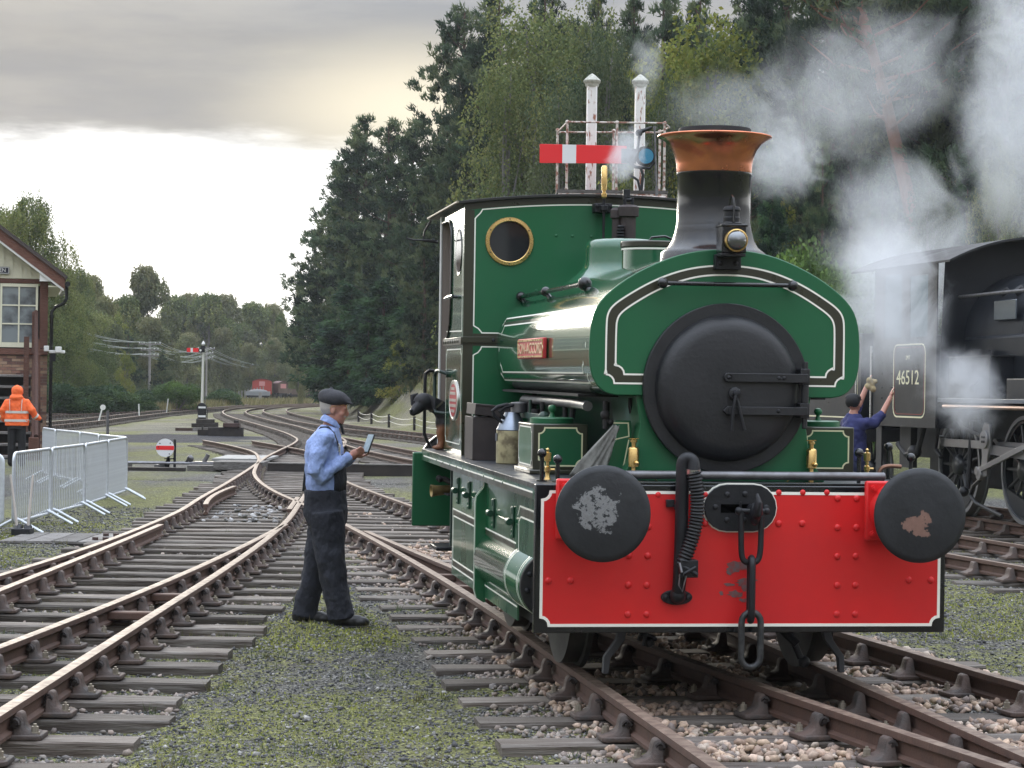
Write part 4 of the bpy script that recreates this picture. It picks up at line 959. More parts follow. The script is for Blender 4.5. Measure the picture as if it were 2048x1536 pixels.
def grid(name, xs, ys, hf, m):
    X, Y = np.meshgrid(xs, ys); Z = hf(X, Y)
    V = np.c_[X.ravel(), Y.ravel(), Z.ravel()]; nx = len(xs); i = np.arange(len(ys) - 1)[:, None] * nx + np.arange(nx - 1)[None, :]
    i = i.ravel(); F = np.c_[i, i + 1, i + nx + 1, i + nx]
    o = bpy.data.objects.new(name, npmesh(name, V, F, m, True)); COL.objects.link(o); return o
def edge(x, y, x0, x1, y0, y1, w_):
    return np.clip(np.minimum(np.minimum(x - x0, x1 - x) / w_, np.minimum(y - y0, y1 - y) / w_), 0, 1)
gn = grid('ground', np.arange(-8.5, 8.51, .05), np.concatenate([np.arange(7, 22, .05), np.arange(22, 45, .11)]), lambda x, y: gh(x, y) * edge(x, y, -8.5, 8.5, 7, 44.95, 1.0) - .08 * (1 - edge(x, y, -8.5, 8.5, 7, 44.95, 1.0)), GM)
tag(gn, kind='structure')
def farh(x, y):
    base = -.07 + np.clip((y - 42) / 10, 0, 1) * .05 + (vnoise(x, y, 4., 7) - .5) * .06
    # raised bank on the far right side of the line
    rx = REZ(np.clip(y, 10, 250)) + 3.2
    bank = np.clip((x - rx) / 3.0, 0, 1); bank = bank * bank * (3 - 2 * bank)
    h = base + bank * np.where(y > 45, 1.0, 0.0) * np.clip((y - 45) / 20, 0, 1) * (1.3 + 1.3 * vnoise(x, y, 7, 9) + .5 * vnoise(x, y, 1.6, 10))
    near = (y < 45.2) & (y > 6.5) & (np.abs(x) < 8.7)
    return np.where(near, h - .25, h)
ysf = np.concatenate([np.arange(-60, 6, 6), np.arange(6, 46, .5), np.arange(46, 130, .8), np.arange(130, 300, 3), np.geomspace(300, 700, 12)])
xsf = np.concatenate([-np.geomspace(440, 40, 20), np.arange(-38, 30, .6), np.geomspace(30, 440, 20)])
gf = grid('ground_beyond', xsf, ysf, farh, GM); tag(gf, kind='structure')

# ================================================================== rails
PROF = [(-.035, .0), (-.036, -.006), (-.036, -.034), (-.028, -.043), (-.010, -.050), (-.0095, -.108), (-.026, -.116), (-.034, -.122), (-.033, -.142), (-.020, -.147),
        (.020, -.147), (.033, -.142), (.034, -.122), (.026, -.116), (.0095, -.108), (.010, -.050), (.028, -.043), (.036, -.034), (.036, -.006), (.035, .0), (.018, .0015), (-.018, .0015)]
def rail_mesh(f, y0, y1, step=.45, prof=PROF, name='rail'):
    n = max(2, int((y1 - y0) / step)); ys = np.linspace(y0, y1, n); xs = f(ys); dx = np.gradient(xs, ys)
    k = len(prof); V = []; 
    c = 1 / np.sqrt(1 + dx * dx)
    for a, z in prof: V.append(np.c_[xs + a * c, ys - a * dx * c, np.full(n, RT + z)])
    V = np.stack(V, 1).reshape(-1, 3)
    F = []; mi = []
    for i in range(n - 1):
        for j in range(k):
            j2 = (j + 1) % k; F.append((i * k + j, (i + 1) * k + j, (i + 1) * k + j2, i * k + j2)); mi.append(1 if j in (19, 20, 21) else 0)
    me = bpy.data.meshes.new(name); FF = F + [tuple(range(k)), tuple(reversed(range((n - 1) * k, n * k)))]
    me.from_pydata(V.tolist(), [], FF); me.materials.append(RUST); me.materials.append(RAILTOP)
    me.polygons.foreach_set('material_index', mi + [0, 0])
    me.polygons.foreach_set('use_smooth', [True] * len(FF)); me.set_sharp_from_angle(angle=R(30)); me.update()
    return me
def add_rail(tr, f, y0, y1, step=.45):
    o = bpy.data.objects.new('rail', rail_mesh(f, y0, y1, step)); COL.objects.link(o); o.parent = tr; return o
# chair
def jaw(s, w0, w1, hh):
    P = [(.037, .012), (.037, hh - .02), (.045, hh - .004), (.062, hh), (.078, hh - .01), (.086, hh - .035), (.088, .078), (.098, .055), (.122, .040), (.155, .032), (.168, .022), (.172, .012)]
    m = MB(); n = len(P)
    wd = [w1 if p[1] > .07 else w1 + (w0 - w1) * (1 - (p[1] - .012) / .06) for p in P]
    vs = [(s * a, -w_, b) for (a, b), w_ in zip(P, wd)] + [(s * a, w_, b) for (a, b), w_ in zip(P, wd)]
    fs = [tuple(range(n))[::-1], tuple(range(n, 2 * n))] + [(i, (i + 1) % n, (i + 1) % n + n, i + n) for i in range(n)]
    return m.add(vs, fs)
def chair_mesh():
    m = MB()
    m.prism([(-.185, -.085), (-.165, -.105), (.165, -.105), (.185, -.085), (.185, .085), (.165, .105), (-.165, .105), (-.185, .085)], lambda a, b, d: (a, b, d), 0, .026)
    for s, h in ((1, .138), (-1, .135)):
        j = jaw(s, .088, .040, h); m.add(j.v, j.f)
    me = m.mesh('chair', CHAIRM)
    o = bpy.data.objects.new('tmp', me); COL.objects.link(o)
    b = o.modifiers.new('b', 'BEVEL'); b.width = .010; b.segments = 2; b.limit_method = 'ANGLE'; b.angle_limit = R(30)
    dg = bpy.context.evaluated_depsgraph_get(); me2 = bpy.data.meshes.new_from_object(o.evaluated_get(dg)); bpy.data.objects.remove(o)
    me2.name = 'chair'; me2.polygons.foreach_set('use_smooth', [True] * len(me2.polygons)); me2.set_sharp_from_angle(angle=R(50))
    return me2
CHAIR = chair_mesh()
def key_mesh():
    m = MB(); P = []
    for i in range(41):
        a = i / 40 * 4.2 * math.tau; P.append((.0, -.07 + .14 * i / 40, 0)) if False else P.append((.019 * math.cos(a), -.07 + .14 * i / 40, .023 * math.sin(a)))
    m.tube(P, .0085, 5); m.cyl((0, -.07, 0), (0, .07, 0), .012, n=8)
    return m.mesh('key', KEYM)
KEY = key_mesh()
BOLT = MB().cyl((0, 0, 0), (0, 0, .014), .026, n=10).cyl((0, 0, .012), (0, 0, .042), .019, n=6).cyl((0, 0, .04), (0, 0, .055), .009, n=8).mesh('bolt', BOLTM)
CH_LOW = MB().add(*(lambda j: (j.v, j.f))(jaw(1, .085, .045, .135))).add(*(lambda j: (j.v, j.f))(jaw(-1, .085, .045, .135))).b2((-.185, -.10, 0), (.185, .10, .022)).mesh('chair', CHAIRM)
ST = RT - .16          # sleeper top
def add_chairs(tr, f, ys, key=1, det=True):
    for y in ys:
        x = float(f(y)); dx = float(f(y + .1) - f(y - .1)) / .2; rz = -math.atan(dx)
        o = mcopy('chair', CHAIR if det else CH_LOW, tr, (x, y, ST), (0, 0, rz))
        if det:
            k_ = mcopy('key', KEY, o, (key * .050, random.uniform(-.03, .02), .092), (random.uniform(-.2, .2), 0, 0))
            for s in (-1, 1):
                mcopy('bolt', BOLT, o, (s * .142, -s * .045, .024), (random.uniform(-.05, .05), random.uniform(-.05, .05), random.random()))
def sleeper_mesh(seed):
    random.seed(seed); m = MB(); n = 10
    prof_ = [(-.128, -.13), (-.128, -.012), (-.116, 0), (.116, 0), (.128, -.012), (.128, -.13)]
    vs = []
    for i in range(n + 1):
        x = -.5 + i / n
        for a, b in prof_: vs.append((x, a + random.uniform(-.004, .004), b + random.uniform(-.005, .002)))
    k = 6; fs = [tuple(range(k)), tuple(reversed(range(n * k, n * k + k)))] + [(i * k + j, i * k + k + j, i * k + k + (j + 1) % k, i * k + (j + 1) % k) for i in range(n) for j in range(k)]
    return m.add(vs, fs).mesh('sleeper', SLEEPER, angle=30)
SLP = [sleeper_mesh(s) for s in range(6)]
def add_sleeper(tr, x0, x1, y, slope=0., z=ST):
    L = (x1 - x0); c = (x0 + x1) / 2
    o = mcopy('sleeper', random.choice(SLP), tr, (c, y, z + random.uniform(-.008, .0)), (0, 0, -math.atan(slope) + random.uniform(-.012, .012)))
    o.scale = (L / math.cos(math.atan(slope)), random.uniform(.92, 1.06), 1)
random.seed(11)
def track(label):
    e = tag(empty('railway_track'), kind='structure'); e['label'] = label; return e
T1 = track('pair of diverging tracks in the left foreground on weathered timber sleepers')
T2 = track('track under the green engine curving away behind the man')
T4 = track('rusty track passing between the two engines'); T5 = track('track under the black engine')
# left group
ys1 = np.concatenate([np.arange(8.4, 26.4, .795)]); ys1 = [float(y + random.uniform(-.03, .03)) for y in ys1]
for y in ys1: add_sleeper(T1, R1(y) - .62 + random.uniform(-.06, .06), -1.86 + random.uniform(-.05, .05), y)
ysm = [float(y) for y in np.arange(26.5, 50, .74)]
for y in ysm:
    sl = 0
    if y < 36:
        add_sleeper(T1, R1(y) - .62 + random.uniform(-.1, .1), float(RC(y)) + .68 + random.uniform(-.1, .1), y)
    else: add_sleeper(T1, R1(y) - .62 + random.uniform(-.1, .1), float(RC(y)) + .7 + random.uniform(-.08, .08), y)
add_rail(T1, R1, 7, 60); add_rail(T1, R1, 60.02, 250, 2.5); add_rail(T1, R4, 7, 60); add_rail(T1, R4, 60.02, 250, 2.5)
add_rail(T1, R3, 7, 27.2); add_rail(T1, R2, 7, 26.9)
add_chairs(T1, R3, [y for y in ys1 if y < 24.5], 1); add_chairs(T1, R4, [y for y in ys1 + ysm], 1)
add_chairs(T1, R2, [y for y in ys1 if y < 25], -1); add_chairs(T1, R1, ys1 + ysm, -1)
# check rails by the crossing
add_rail(T1, lambda y: R1(y) + .13 + .06 * ((np.asarray(y) - 34.5) / 2.5) ** 2, 31.6, 37.5, .3)
add_rail(T1, lambda y: R4(y) - .085, 30.6, 34.0, .3)
# engine track: sleepers square to the rails
s0 = 8.6; ys2 = []
y = s0
while y < 26.2:
    ys2.append(y); y += .80 + random.uniform(-.03, .03)
for y in ys2:
    sl = .155; xr = RD(y) + .68 if y < 18.5 else RC(y) + .68
    xl = RA(y) - .66 + random.uniform(-.05, .05); c = (xl + xr) / 2
    # y is the station at rail A; the timber runs back towards the right
    o = mcopy('sleeper', random.choice(SLP), T2, (c, y + (c - RA(y)) * sl, ST - .004), (0, 0, math.atan(sl) + random.uniform(-.01, .01)))
    o.scale = ((xr - xl) * 1.012, random.uniform(.95, 1.08), 1)
add_rail(T2, RA, 7, 60); add_rail(T2, RA, 60.02, 69, 2); add_rail(T2, RC, 7, 60); add_rail(T2, RC, 60.02, 69, 2)
add_rail(T2, RB, 7, 26.2); add_rail(T2, RD, 7, 26.2)
def crossat(f, y):     # where the timber starting at station y meets rail f
    yy = y
    for _ in range(6): yy = y + (float(f(yy)) - float(RA(y))) * .155
    return yy
add_chairs(T2, RA, ys2 + ysm, -1)
add_chairs(T2, RC, [crossat(RC, y) for y in ys2] + ysm, 1)
add_chairs(T2, RB, [crossat(RB, y) for y in ys2 if y < 17.2], -1); add_chairs(T2, RD, [crossat(RD, y) for y in ys2 if y < 17.5], 1)
for y in np.arange(50, 69, .8):
    add_sleeper(T1, R1(y) - .6, R4(y) + .6, float(y), .05); add_sleeper(T2, RA(y) - .6, RC(y) + .6, float(y) + .3, .25)
# rusty running lines beyond
for tr, f0, f1, ya, yb, sl in ((T4, RE2, RE1, 16, 66, .23), (T5, RE0, REZ, 22, 96, .2)):
    yy = np.arange(ya, min(yb, 66), .78)
    for y in yy: add_sleeper(tr, float(f0(y)) - .6, float(f1(y)) + .6, float(y), -sl if False else -.0)
    add_rail(tr, f0, ya - 4, 62); add_rail(tr, f1, ya - 4, 62)
    add_rail(tr, f0, 62.02, 70 if tr is T4 else 235, 2.5); add_rail(tr, f1, 62.02, 76 if tr is T4 else 235, 2.5)
    add_chairs(tr, f0, [float(y) for y in yy if y < 45], -1, False); add_chairs(tr, f1, [float(y) for y in yy if y < 45], 1, False)
# far sleepers and chairs read as one mass
fm_ = MB()
for f0, f1, ya, yb in ((R1, R4, 66, 150), (RE0, REZ, 66, 150)):
    for y in np.arange(ya, yb, .8):
        a, b = float(f0(y)), float(f1(y)); fm_.b2((a - .6, y - .12, -.02), (b + .6, y + .12, ST))
        for x in (a, b): fm_.b2((x - .13, y - .09, ST), (x + .13, y + .09, ST + .11))
tag(fm_.build('distant_sleepers', SLEEPER, T1, smooth=False), kind='stuff')
L0 = interp([(60, -9.0), (98.8, -19.9), (143.7, -22.8), (189, -22.7), (240, -20)]); L1_ = lambda y: L0(y) + 1.5
L2 = interp([(80, -24), (125, -25.2), (141, -24.6), (175, -24.6), (240, -27.4), (290, -32.4)]); L3_ = lambda y: L2(y) + 1.5
L0 = interp([(70, -19.3), (98.8, -19.9), (120, -21.2), (143.7, -22.6), (189, -22.6), (240, -20)])
T6 = track('sidings in the far left behind the barriers')
for f in (L0, L1_, L2, L3_): add_rail(T6, f, 72, 235, 3)
fm_ = MB()
for f0 in (L0, L2):
    for y in np.arange(72, 170, .9): a = float(f0(y)); fm_.b2((a - .6, y - .12, -.02), (a + 2.1, y + .12, ST)); fm_.b2((a - .13, y - .09, ST), (a + .13, y + .09, ST + .12)); fm_.b2((a + 1.37, y - .09, ST), (a + 1.63, y + .09, ST + .12))
tag(fm_.build('distant_sleepers', SLEEPER, T6, smooth=False), kind='stuff')
# grooves and spacer blocks where blades lie against stock rails
sp_ = MB()
for f, g_, y0_, y1_, n_ in ((R3, R4, 12.5, 20, 5), (RA, RB, 17.3, 22, 4), (R1, R2, 19, 24, 4)):
    for k in range(n_):
        y = y0_ + (y1_ - y0_) * k / n_; a, b = sorted((float(f(y)), float(g_(y))))
        if b - a < .5: sp_.b2((a, y - .06, ST + .05), (b, y + .06, ST + .11))
tag(sp_.build('spacer_blocks', RUST, T1, bev=.01), kind='stuff')

# ================================================================== loose stones, moss and weeds
def stonemat(name, rough=.85):
    m, t, b, o = nodes(name)
    a = t.nodes.new('ShaderNodeAttribute'); a.attribute_name = 'col'
    geo = t.nodes.new('ShaderNodeNewGeometry'); n = noise(t, geo.outputs['Position'], 55, 4)
    v = t.nodes.new('ShaderNodeMapRange'); t.links.new(n.outputs[0], v.inputs[0]); v.inputs[1].default_value = .3; v.inputs[2].default_value = .7; v.inputs[3].default_value = .7; v.inputs[4].default_value = 1.2
    hs = t.nodes.new('ShaderNodeHueSaturation'); t.links.new(a.outputs['Color'], hs.inputs['Color']); t.links.new(v.outputs[0], hs.inputs['Value'])
    t.links.new(hs.outputs[0], b.inputs['Base Color']); b.inputs['Roughness'].default_value = rough; return m
OCT = np.array([(1, 0, 0), (-1, 0, 0), (0, 1, 0), (0, -1, 0), (0, 0, 1), (0, 0, -1)], float)
OCTF = np.array([(0, 2, 4), (2, 1, 4), (1, 3, 4), (3, 0, 4), (2, 0, 5), (1, 2, 5), (3, 1, 5), (0, 3, 5)])
g_ = (1 + 5 ** .5) / 2
ICO = np.array([(-1, g_, 0), (1, g_, 0), (-1, -g_, 0), (1, -g_, 0), (0, -1, g_), (0, 1, g_), (0, -1, -g_), (0, 1, -g_), (g_, 0, -1), (g_, 0, 1), (-g_, 0, -1), (-g_, 0, 1)]) / 1.9
ICOF = np.array([(0, 11, 5), (0, 5, 1), (0, 1, 7), (0, 7, 10), (0, 10, 11), (1, 5, 9), (5, 11, 4), (11, 10, 2), (10, 7, 6), (7, 1, 8), (3, 9, 4), (3, 4, 2), (3, 2, 6), (3, 6, 8), (3, 8, 9), (4, 9, 5), (2, 4, 11), (6, 2, 10), (8, 6, 7), (9, 8, 1)])
def rotm(n):
    q_ = rng.normal(size=(n, 4)); q_ /= np.linalg.norm(q_, axis=1)[:, None]; a, b, c, d = q_.T
    return np.stack([1 - 2 * (c * c + d * d), 2 * (b * c - a * d), 2 * (b * d + a * c), 2 * (b * c + a * d), 1 - 2 * (b * b + d * d), 2 * (c * d - a * b), 2 * (b * d - a * c), 2 * (c * d + a * b), 1 - 2 * (b * b + c * c)], 1).reshape(n, 3, 3)
def stones(name, P, size, cols, base='ico', flat=.7, m=None, jit=.38):
    BV, BF = (ICO, ICOF) if base == 'ico' else (OCT, OCTF)
    n = len(P); V = BV[None] * rng.uniform(.5, 1.2, (n, 1, 3)) * (1 + rng.uniform(-jit, jit, (n, len(BV), 1)))
    V = np.einsum('nij,nkj->nki', rotm(n), V) * size[:, None, None]; V[:, :, 2] *= flat
    V += P[:, None, :]; F = BF[None] + (np.arange(n) * len(BV))[:, None, None]
    o = bpy.data.objects.new(name, npmesh(name, V.reshape(-1, 3), F.reshape(-1, 3), m, False, np.repeat(cols, len(BF), 0))); COL.objects.link(o)
    return tag(o, kind='stuff')
def pick(n, x0, x1, y0, y1, pfun, near=True):
    u = rng.random(n); y = y0 + (y1 - y0) * (u ** 1.6 if near else u); x = rng.uniform(x0, x1, n)
    k = rng.random(n) < pfun(x, y); return x[k], y[k]
def onsleeper(x, y):
    """True where a timber covers the ground"""
    r = np.zeros(len(x), bool)
    for yy in ys1: r |= (np.abs(y - yy) < .14) & (x < -1.85) & (x > R1(np.full(1, yy))[0] - .7)
    for yy in ysm: r |= (np.abs(y - yy) < .14) & (x > R1(np.full(1, yy))[0] - .7) & (x < RC(np.full(1, yy))[0] + .8)
    for yy in ys2:
        c = yy + (x - RA(np.full(1, yy))[0]) * .155; r |= (np.abs(y - c) < .15) & (x > RA(np.full(1, yy))[0] - .72) & (x < (RD(y) if yy < 18.5 else RC(y)) + .8)
    return r
SM = stonemat('loose_stones')
# pink and tan ballast
def pb(x, y):
    bed = inbed(x, y) > .08; n = vnoise(x, y, .8, 21) * .6 + vnoise(x, y, .33, 22) * .4
    r = (x > RA(y) - .45) & (y < 26)
    d = np.where(r, (n > .36) * .9 + .06, (n > .62) * .6 + .05)
    d = np.where((x > RC(y) + .05) & (y < 18), .95, d)
    return bed * d * np.where(y > 26, .35, 1)
x, y = pick(110000, -5.6, 4.9, 8.6, 36, pb); k = ~onsleeper(x, y); x, y = x[k], y[k]
n = len(x); pal = np.array([(.34, .24, .18), (.42, .31, .225), (.29, .21, .165), (.40, .33, .27), (.22, .18, .16), (.48, .36, .28)])
cc = pal[rng.integers(0, 6, n)] * rng.uniform(.75, 1.35, (n, 1))
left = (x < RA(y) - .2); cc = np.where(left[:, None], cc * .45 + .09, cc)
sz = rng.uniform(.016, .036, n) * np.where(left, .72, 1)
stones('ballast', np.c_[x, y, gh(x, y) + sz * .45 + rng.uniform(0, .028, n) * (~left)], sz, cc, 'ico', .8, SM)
x, y = pick(150, -4.2, -3.0, 30.5, 34.5, lambda x, y: ((x > R1(y) + .12) & (x < R4(y) - .1)) * 1., False); n = len(x)
stones('ballast_heap', np.c_[x, y, np.full(n, .02) + rng.uniform(-.03, .04, n)], rng.uniform(.025, .055, n), np.array([(.42, .41, .40)]) * rng.uniform(.3, 1.1, (n, 1)), 'ico', .7, SM)
# dark cinders and small chips everywhere near
x, y = pick(240000, -6.8, 6.5, 8.6, 34, lambda x, y: np.clip(1.25 - (y - 9) / 26, .1, 1)); k = ~onsleeper(x, y); x, y = x[k], y[k]; n = len(x)
gsc = rng.random(n); cc = np.where((gsc < .5)[:, None], np.array([(.08, .08, .083)]), np.where((gsc < .9)[:, None], np.array([(.20, .195, .185)]), np.array([(.34, .33, .31)]))) * rng.uniform(.6, 1.25, (n, 1))
sz = rng.gamma(2.0, .0022, n) + .0045 + np.clip(y - 14, 0, 30) * .0004
stones('cinders', np.c_[x, y, gh(x, y) + sz * .3], sz, cc, 'oct', .75, SM)
# moss cushions and low weeds: small upright leaves
def leafmat(name, rough=.7, trans=.25):
    m, t, b, o = nodes(name)
    a = t.nodes.new('ShaderNodeAttribute'); a.attribute_name = 'col'
    oi = t.nodes.new('ShaderNodeObjectInfo'); v = t.nodes.new('ShaderNodeMapRange'); t.links.new(oi.outputs['Random'], v.inputs[0]); v.inputs[3].default_value = .85; v.inputs[4].default_value = 1.15
    hs = t.nodes.new('ShaderNodeHueSaturation'); t.links.new(a.outputs['Color'], hs.inputs['Color']); t.links.new(v.outputs[0], hs.inputs['Value'])
    t.links.new(hs.outputs[0], b.inputs['Base Color']); b.inputs['Roughness'].default_value = rough; b.inputs['Specular IOR Level'].default_value = .2
    tr = t.nodes.new('ShaderNodeBsdfTranslucent'); t.links.new(hs.outputs[0], tr.inputs['Color'])
    mx = t.nodes.new('ShaderNodeMixShader'); mx.inputs[0].default_value = trans
    t.links.new(b.outputs[0], mx.inputs[1]); t.links.new(tr.outputs[0], mx.inputs[2]); t.links.new(mx.outputs[0], o.inputs['Surface'])
    return m
LEAFM = leafmat('leaf')
def tris(P, D, L, W, cols, m, name):
    """slender triangles standing at P along D"""
    n = len(P); S = np.cross(D, rng.normal(size=(n, 3))); S /= np.linalg.norm(S, axis=1)[:, None] + 1e-9
    V = np.stack([P - S * W[:, None] / 2, P + S * W[:, None] / 2, P + D * L[:, None]], 1).reshape(-1, 3)
    F = np.arange(3 * n).reshape(n, 3)
    return npmesh(name, V, F, m, False, cols)
def mossp(x, y):
    n = vnoise(x, y, 1.5, 31) * .55 + vnoise(x, y, .42, 32) * .3 + vnoise(x, y, .12, 33) * .25
    b = inbed(x, y)
    return np.clip((n - .48) / .12, 0, 1) * np.where(b > 0, .10, 1) * np.where(x > 3, .8, 1)
x, y = pick(330000, -7, 7, 8.6, 30, mossp); k = ~onsleeper(x, y); x, y = x[k], y[k]; n = len(x)
D = rng.normal(size=(n, 3)) * .55; D[:, 2] = np.abs(D[:, 2]) + .45; D /= np.linalg.norm(D, axis=1)[:, None]
mp_ = np.array([(.20, .22, .055), (.32, .34, .07), (.15, .18, .055), (.40, .40, .13)]); hue = vnoise(x, y, .9, 41)
cc = mp_[np.clip((hue * 4 + rng.normal(0, .7, n)).astype(int), 0, 3)] * rng.uniform(.7, 1.2, (n, 1))
o = bpy.data.objects.new('moss', tris(np.c_[x, y, gh(x, y) - .003], D, rng.uniform(.010, .024, n) * (1 + (y > 16) * .4), rng.uniform(.006, .014, n) * (1 + (y > 16) * .6), cc, LEAFM, 'moss')); COL.objects.link(o); tag(o, kind='stuff')
x, y = pick(9000, -7, 7, 9, 34, lambda x, y: np.where(inbed(x, y) > -.25, .6, .25) * (vnoise(x, y, .5, 51) > .55)); k = ~onsleeper(x, y); x, y = x[k], y[k]
rep = 14; n = len(x) * rep; X = np.repeat(x, rep) + rng.normal(0, .03, n); Y = np.repeat(y, rep) + rng.normal(0, .03, n)
D = rng.normal(size=(n, 3)) * .35; D[:, 2] = 1; D /= np.linalg.norm(D, axis=1)[:, None]
cc = np.repeat(np.array([(.11, .12, .045), (.18, .16, .075), (.09, .12, .05)])[rng.integers(0, 3, len(x))], rep, 0) * rng.uniform(.7, 1.2, (n, 1))
o = bpy.data.objects.new('weeds', tris(np.c_[X, Y, gh(X, Y) - .01], D, rng.uniform(.03, .10, n), rng.uniform(.004, .009, n), cc, LEAFM, 'weeds')); COL.objects.link(o); tag(o, kind='stuff')
# dry grass on the banks
def grassy(name, n, xf, yf, h, pal_, w0=.03):
    x = xf(n); y = yf(n) if callable(yf) else yf
    D = rng.normal(size=(n, 3)) * .35; D[:, 2] = 1; D /= np.linalg.norm(D, axis=1)[:, None]
    cc = np.array(pal_)[rng.integers(0, len(pal_), n)] * rng.uniform(.7, 1.2, (n, 1))
    o = bpy.data.objects.new(name, tris(np.c_[x, y, farh(x, y) - .03], D, rng.uniform(.4, 1.2, n) * h, rng.uniform(.6, 1.2, n) * w0, cc, LEAFM, name)); COL.objects.link(o); return tag(o, kind='stuff')
yy_ = rng.uniform(70, 230, 26000); grassy('bank_grass', 26000, lambda n: REZ(yy_) + 4.6 + rng.gamma(2, 2.2, n), yy_, .75, [(.26, .22, .12), (.20, .18, .09), (.12, .14, .05)], .07)
yy_ = rng.uniform(150, 260, 16000); grassy('dry_grass', 16000, lambda n: np.minimum(R1(np.minimum(yy_, 269)) - 3.5 - rng.gamma(1.6, 1.6, n), -20.5), yy_, .8, [(.30, .25, .13), (.23, .20, .10), (.15, .16, .06)], .09)
yy_ = rng.uniform(100, 240, 24000); grassy('verge_grass', 24000, lambda n: -26.5 - rng.gamma(2, 2.0, n), yy_, .8, [(.17, .18, .07), (.10, .13, .045), (.22, .20, .10)], .08)
# ================================================================== trees
BARK = mat('pine_bark', (.10, .062, .045), .9, col2=(.05, .04, .035), ns=5, bs=.6, bn=18)
BARKO = mat('orange_pine_bark', (.26, .115, .07), .9, col2=(.12, .07, .05), ns=3, bs=.6, bn=14)
BARKG = mat('grey_bark', (.16, .15, .14), .9, col2=(.06, .055, .05), ns=7, bs=.5, bn=18)
TLEAF = leafmat('foliage', .65, .30)
def unit(v): return v / (np.linalg.norm(v, axis=-1, keepdims=True) + 1e-9)
def quads(P, D, L, W, cols, name, fold=.0):
    """leaf-shaped (rhombus) faces lying along D"""
    n = len(P); S = unit(np.cross(D, rng.normal(size=(n, 3))))
    mid = P + D * L[:, None] * .45
    V = np.stack([P, mid - S * W[:, None] / 2, P + D * L[:, None], mid + S * W[:, None] / 2], 1).reshape(-1, 3)
    return npmesh(name, V, np.arange(4 * n).reshape(n, 4), TLEAF, False, cols)
def palette(pal, n, cl, var=.18):
    """per-clump hue plus per-leaf variation"""
    pal = np.array(pal); i = np.clip((cl * len(pal)).astype(int), 0, len(pal) - 1)
    return pal[i] * rng.uniform(1 - var, 1 + var, (n, 1))
PROTO = {}
def finish(key, name, trunk, crown, tm):
    r = empty(name); t = trunk.build('trunk', tm, r, smooth=True)
    c = bpy.data.objects.new('crown', crown); COL.objects.link(c); c.parent = r
    PROTO[key] = (r, [(t, []), (c, [])]); return r
def pine(key, H, Wd, seed, base=.12, tufts=1500, pal=None, bare=0, tm=None, lean=0, L_=.34, conic=.9, nt=22):
    rs = np.random.default_rng(seed); random.seed(seed)
    tr = MB(); tr.tube([(lean * H * (t ** 1.3) + math.sin(t * 5 + seed) * .15, math.cos(t * 4 + seed) * .15 * t, H * t) for t in np.linspace(0, 1, 9)], [.24 * (1 - .9 * t) * H / 16 + .02 for t in np.linspace(0, 1, 9)], 8)
    C = []; Dd = []; cl = []; nb = int(H * 5.5)
    for b in range(nb):
        t = base + (1 - base) * (b + rs.random()) / nb
        az = rs.uniform(0, math.tau); prof_ = (1 - t) ** conic * (.75 + .5 * rs.random()) * min(1, (t - base) * 6 + .55) + .05
        L = Wd * prof_; z0 = H * t; up = .10 + .55 * t + rs.normal(0, .12)
        d = np.array([math.cos(az), math.sin(az), up]); p0 = np.array([lean * H * t ** 1.3, 0, z0])
        if L < .3: L = .3
        k = max(3, int(L * tufts / (nb * Wd * .45)))
        hue = rs.random()
        e = p0 + d * L + np.array([0, 0, .12 * L])
        if b % 2 == 0: tr.tube([tuple(p0), tuple(p0 + d * L * .5 - np.array([0, 0, .04 * L])), tuple(e)], [.035 + .02 * L * .4, .03, .012], 5)
        s = np.sqrt(rs.uniform(.06 if bare == 0 else bare, 1, k)); sp = .13 * L + .12
        P = p0 + d[None] * (L * s)[:, None] + np.c_[rs.normal(0, sp, k), rs.normal(0, sp, k), rs.normal(0, sp * .4, k) + .12 * L * s * s]
        C.append(P); dd = unit(d[None] * .7 + np.array([0, 0, .75]) + rs.normal(0, .25, (k, 3))); Dd.append(dd); cl.append(np.full(k, hue))
    C = np.concatenate(C); Dd = np.concatenate(Dd); cl = np.concatenate(cl); m_ = len(C)
    P = np.repeat(C, nt, 0) + rs.normal(0, .10, (m_ * nt, 3)) * np.array([1, 1, .8]); D = unit(np.repeat(Dd, nt, 0) + rs.normal(0, .62, (m_ * nt, 3)))
    n = m_ * nt
    cols = palette(pal, n, np.clip(np.repeat(cl + rs.normal(0, .12, m_), nt), 0, .999))
    me = tris(P, D, rs.uniform(.6, 1.2, n) * L_, rs.uniform(.6, 1.2, n) * L_ * .30, cols, TLEAF, 'crown')
    finish(key, 'pine_tree', tr, me, tm or BARK)
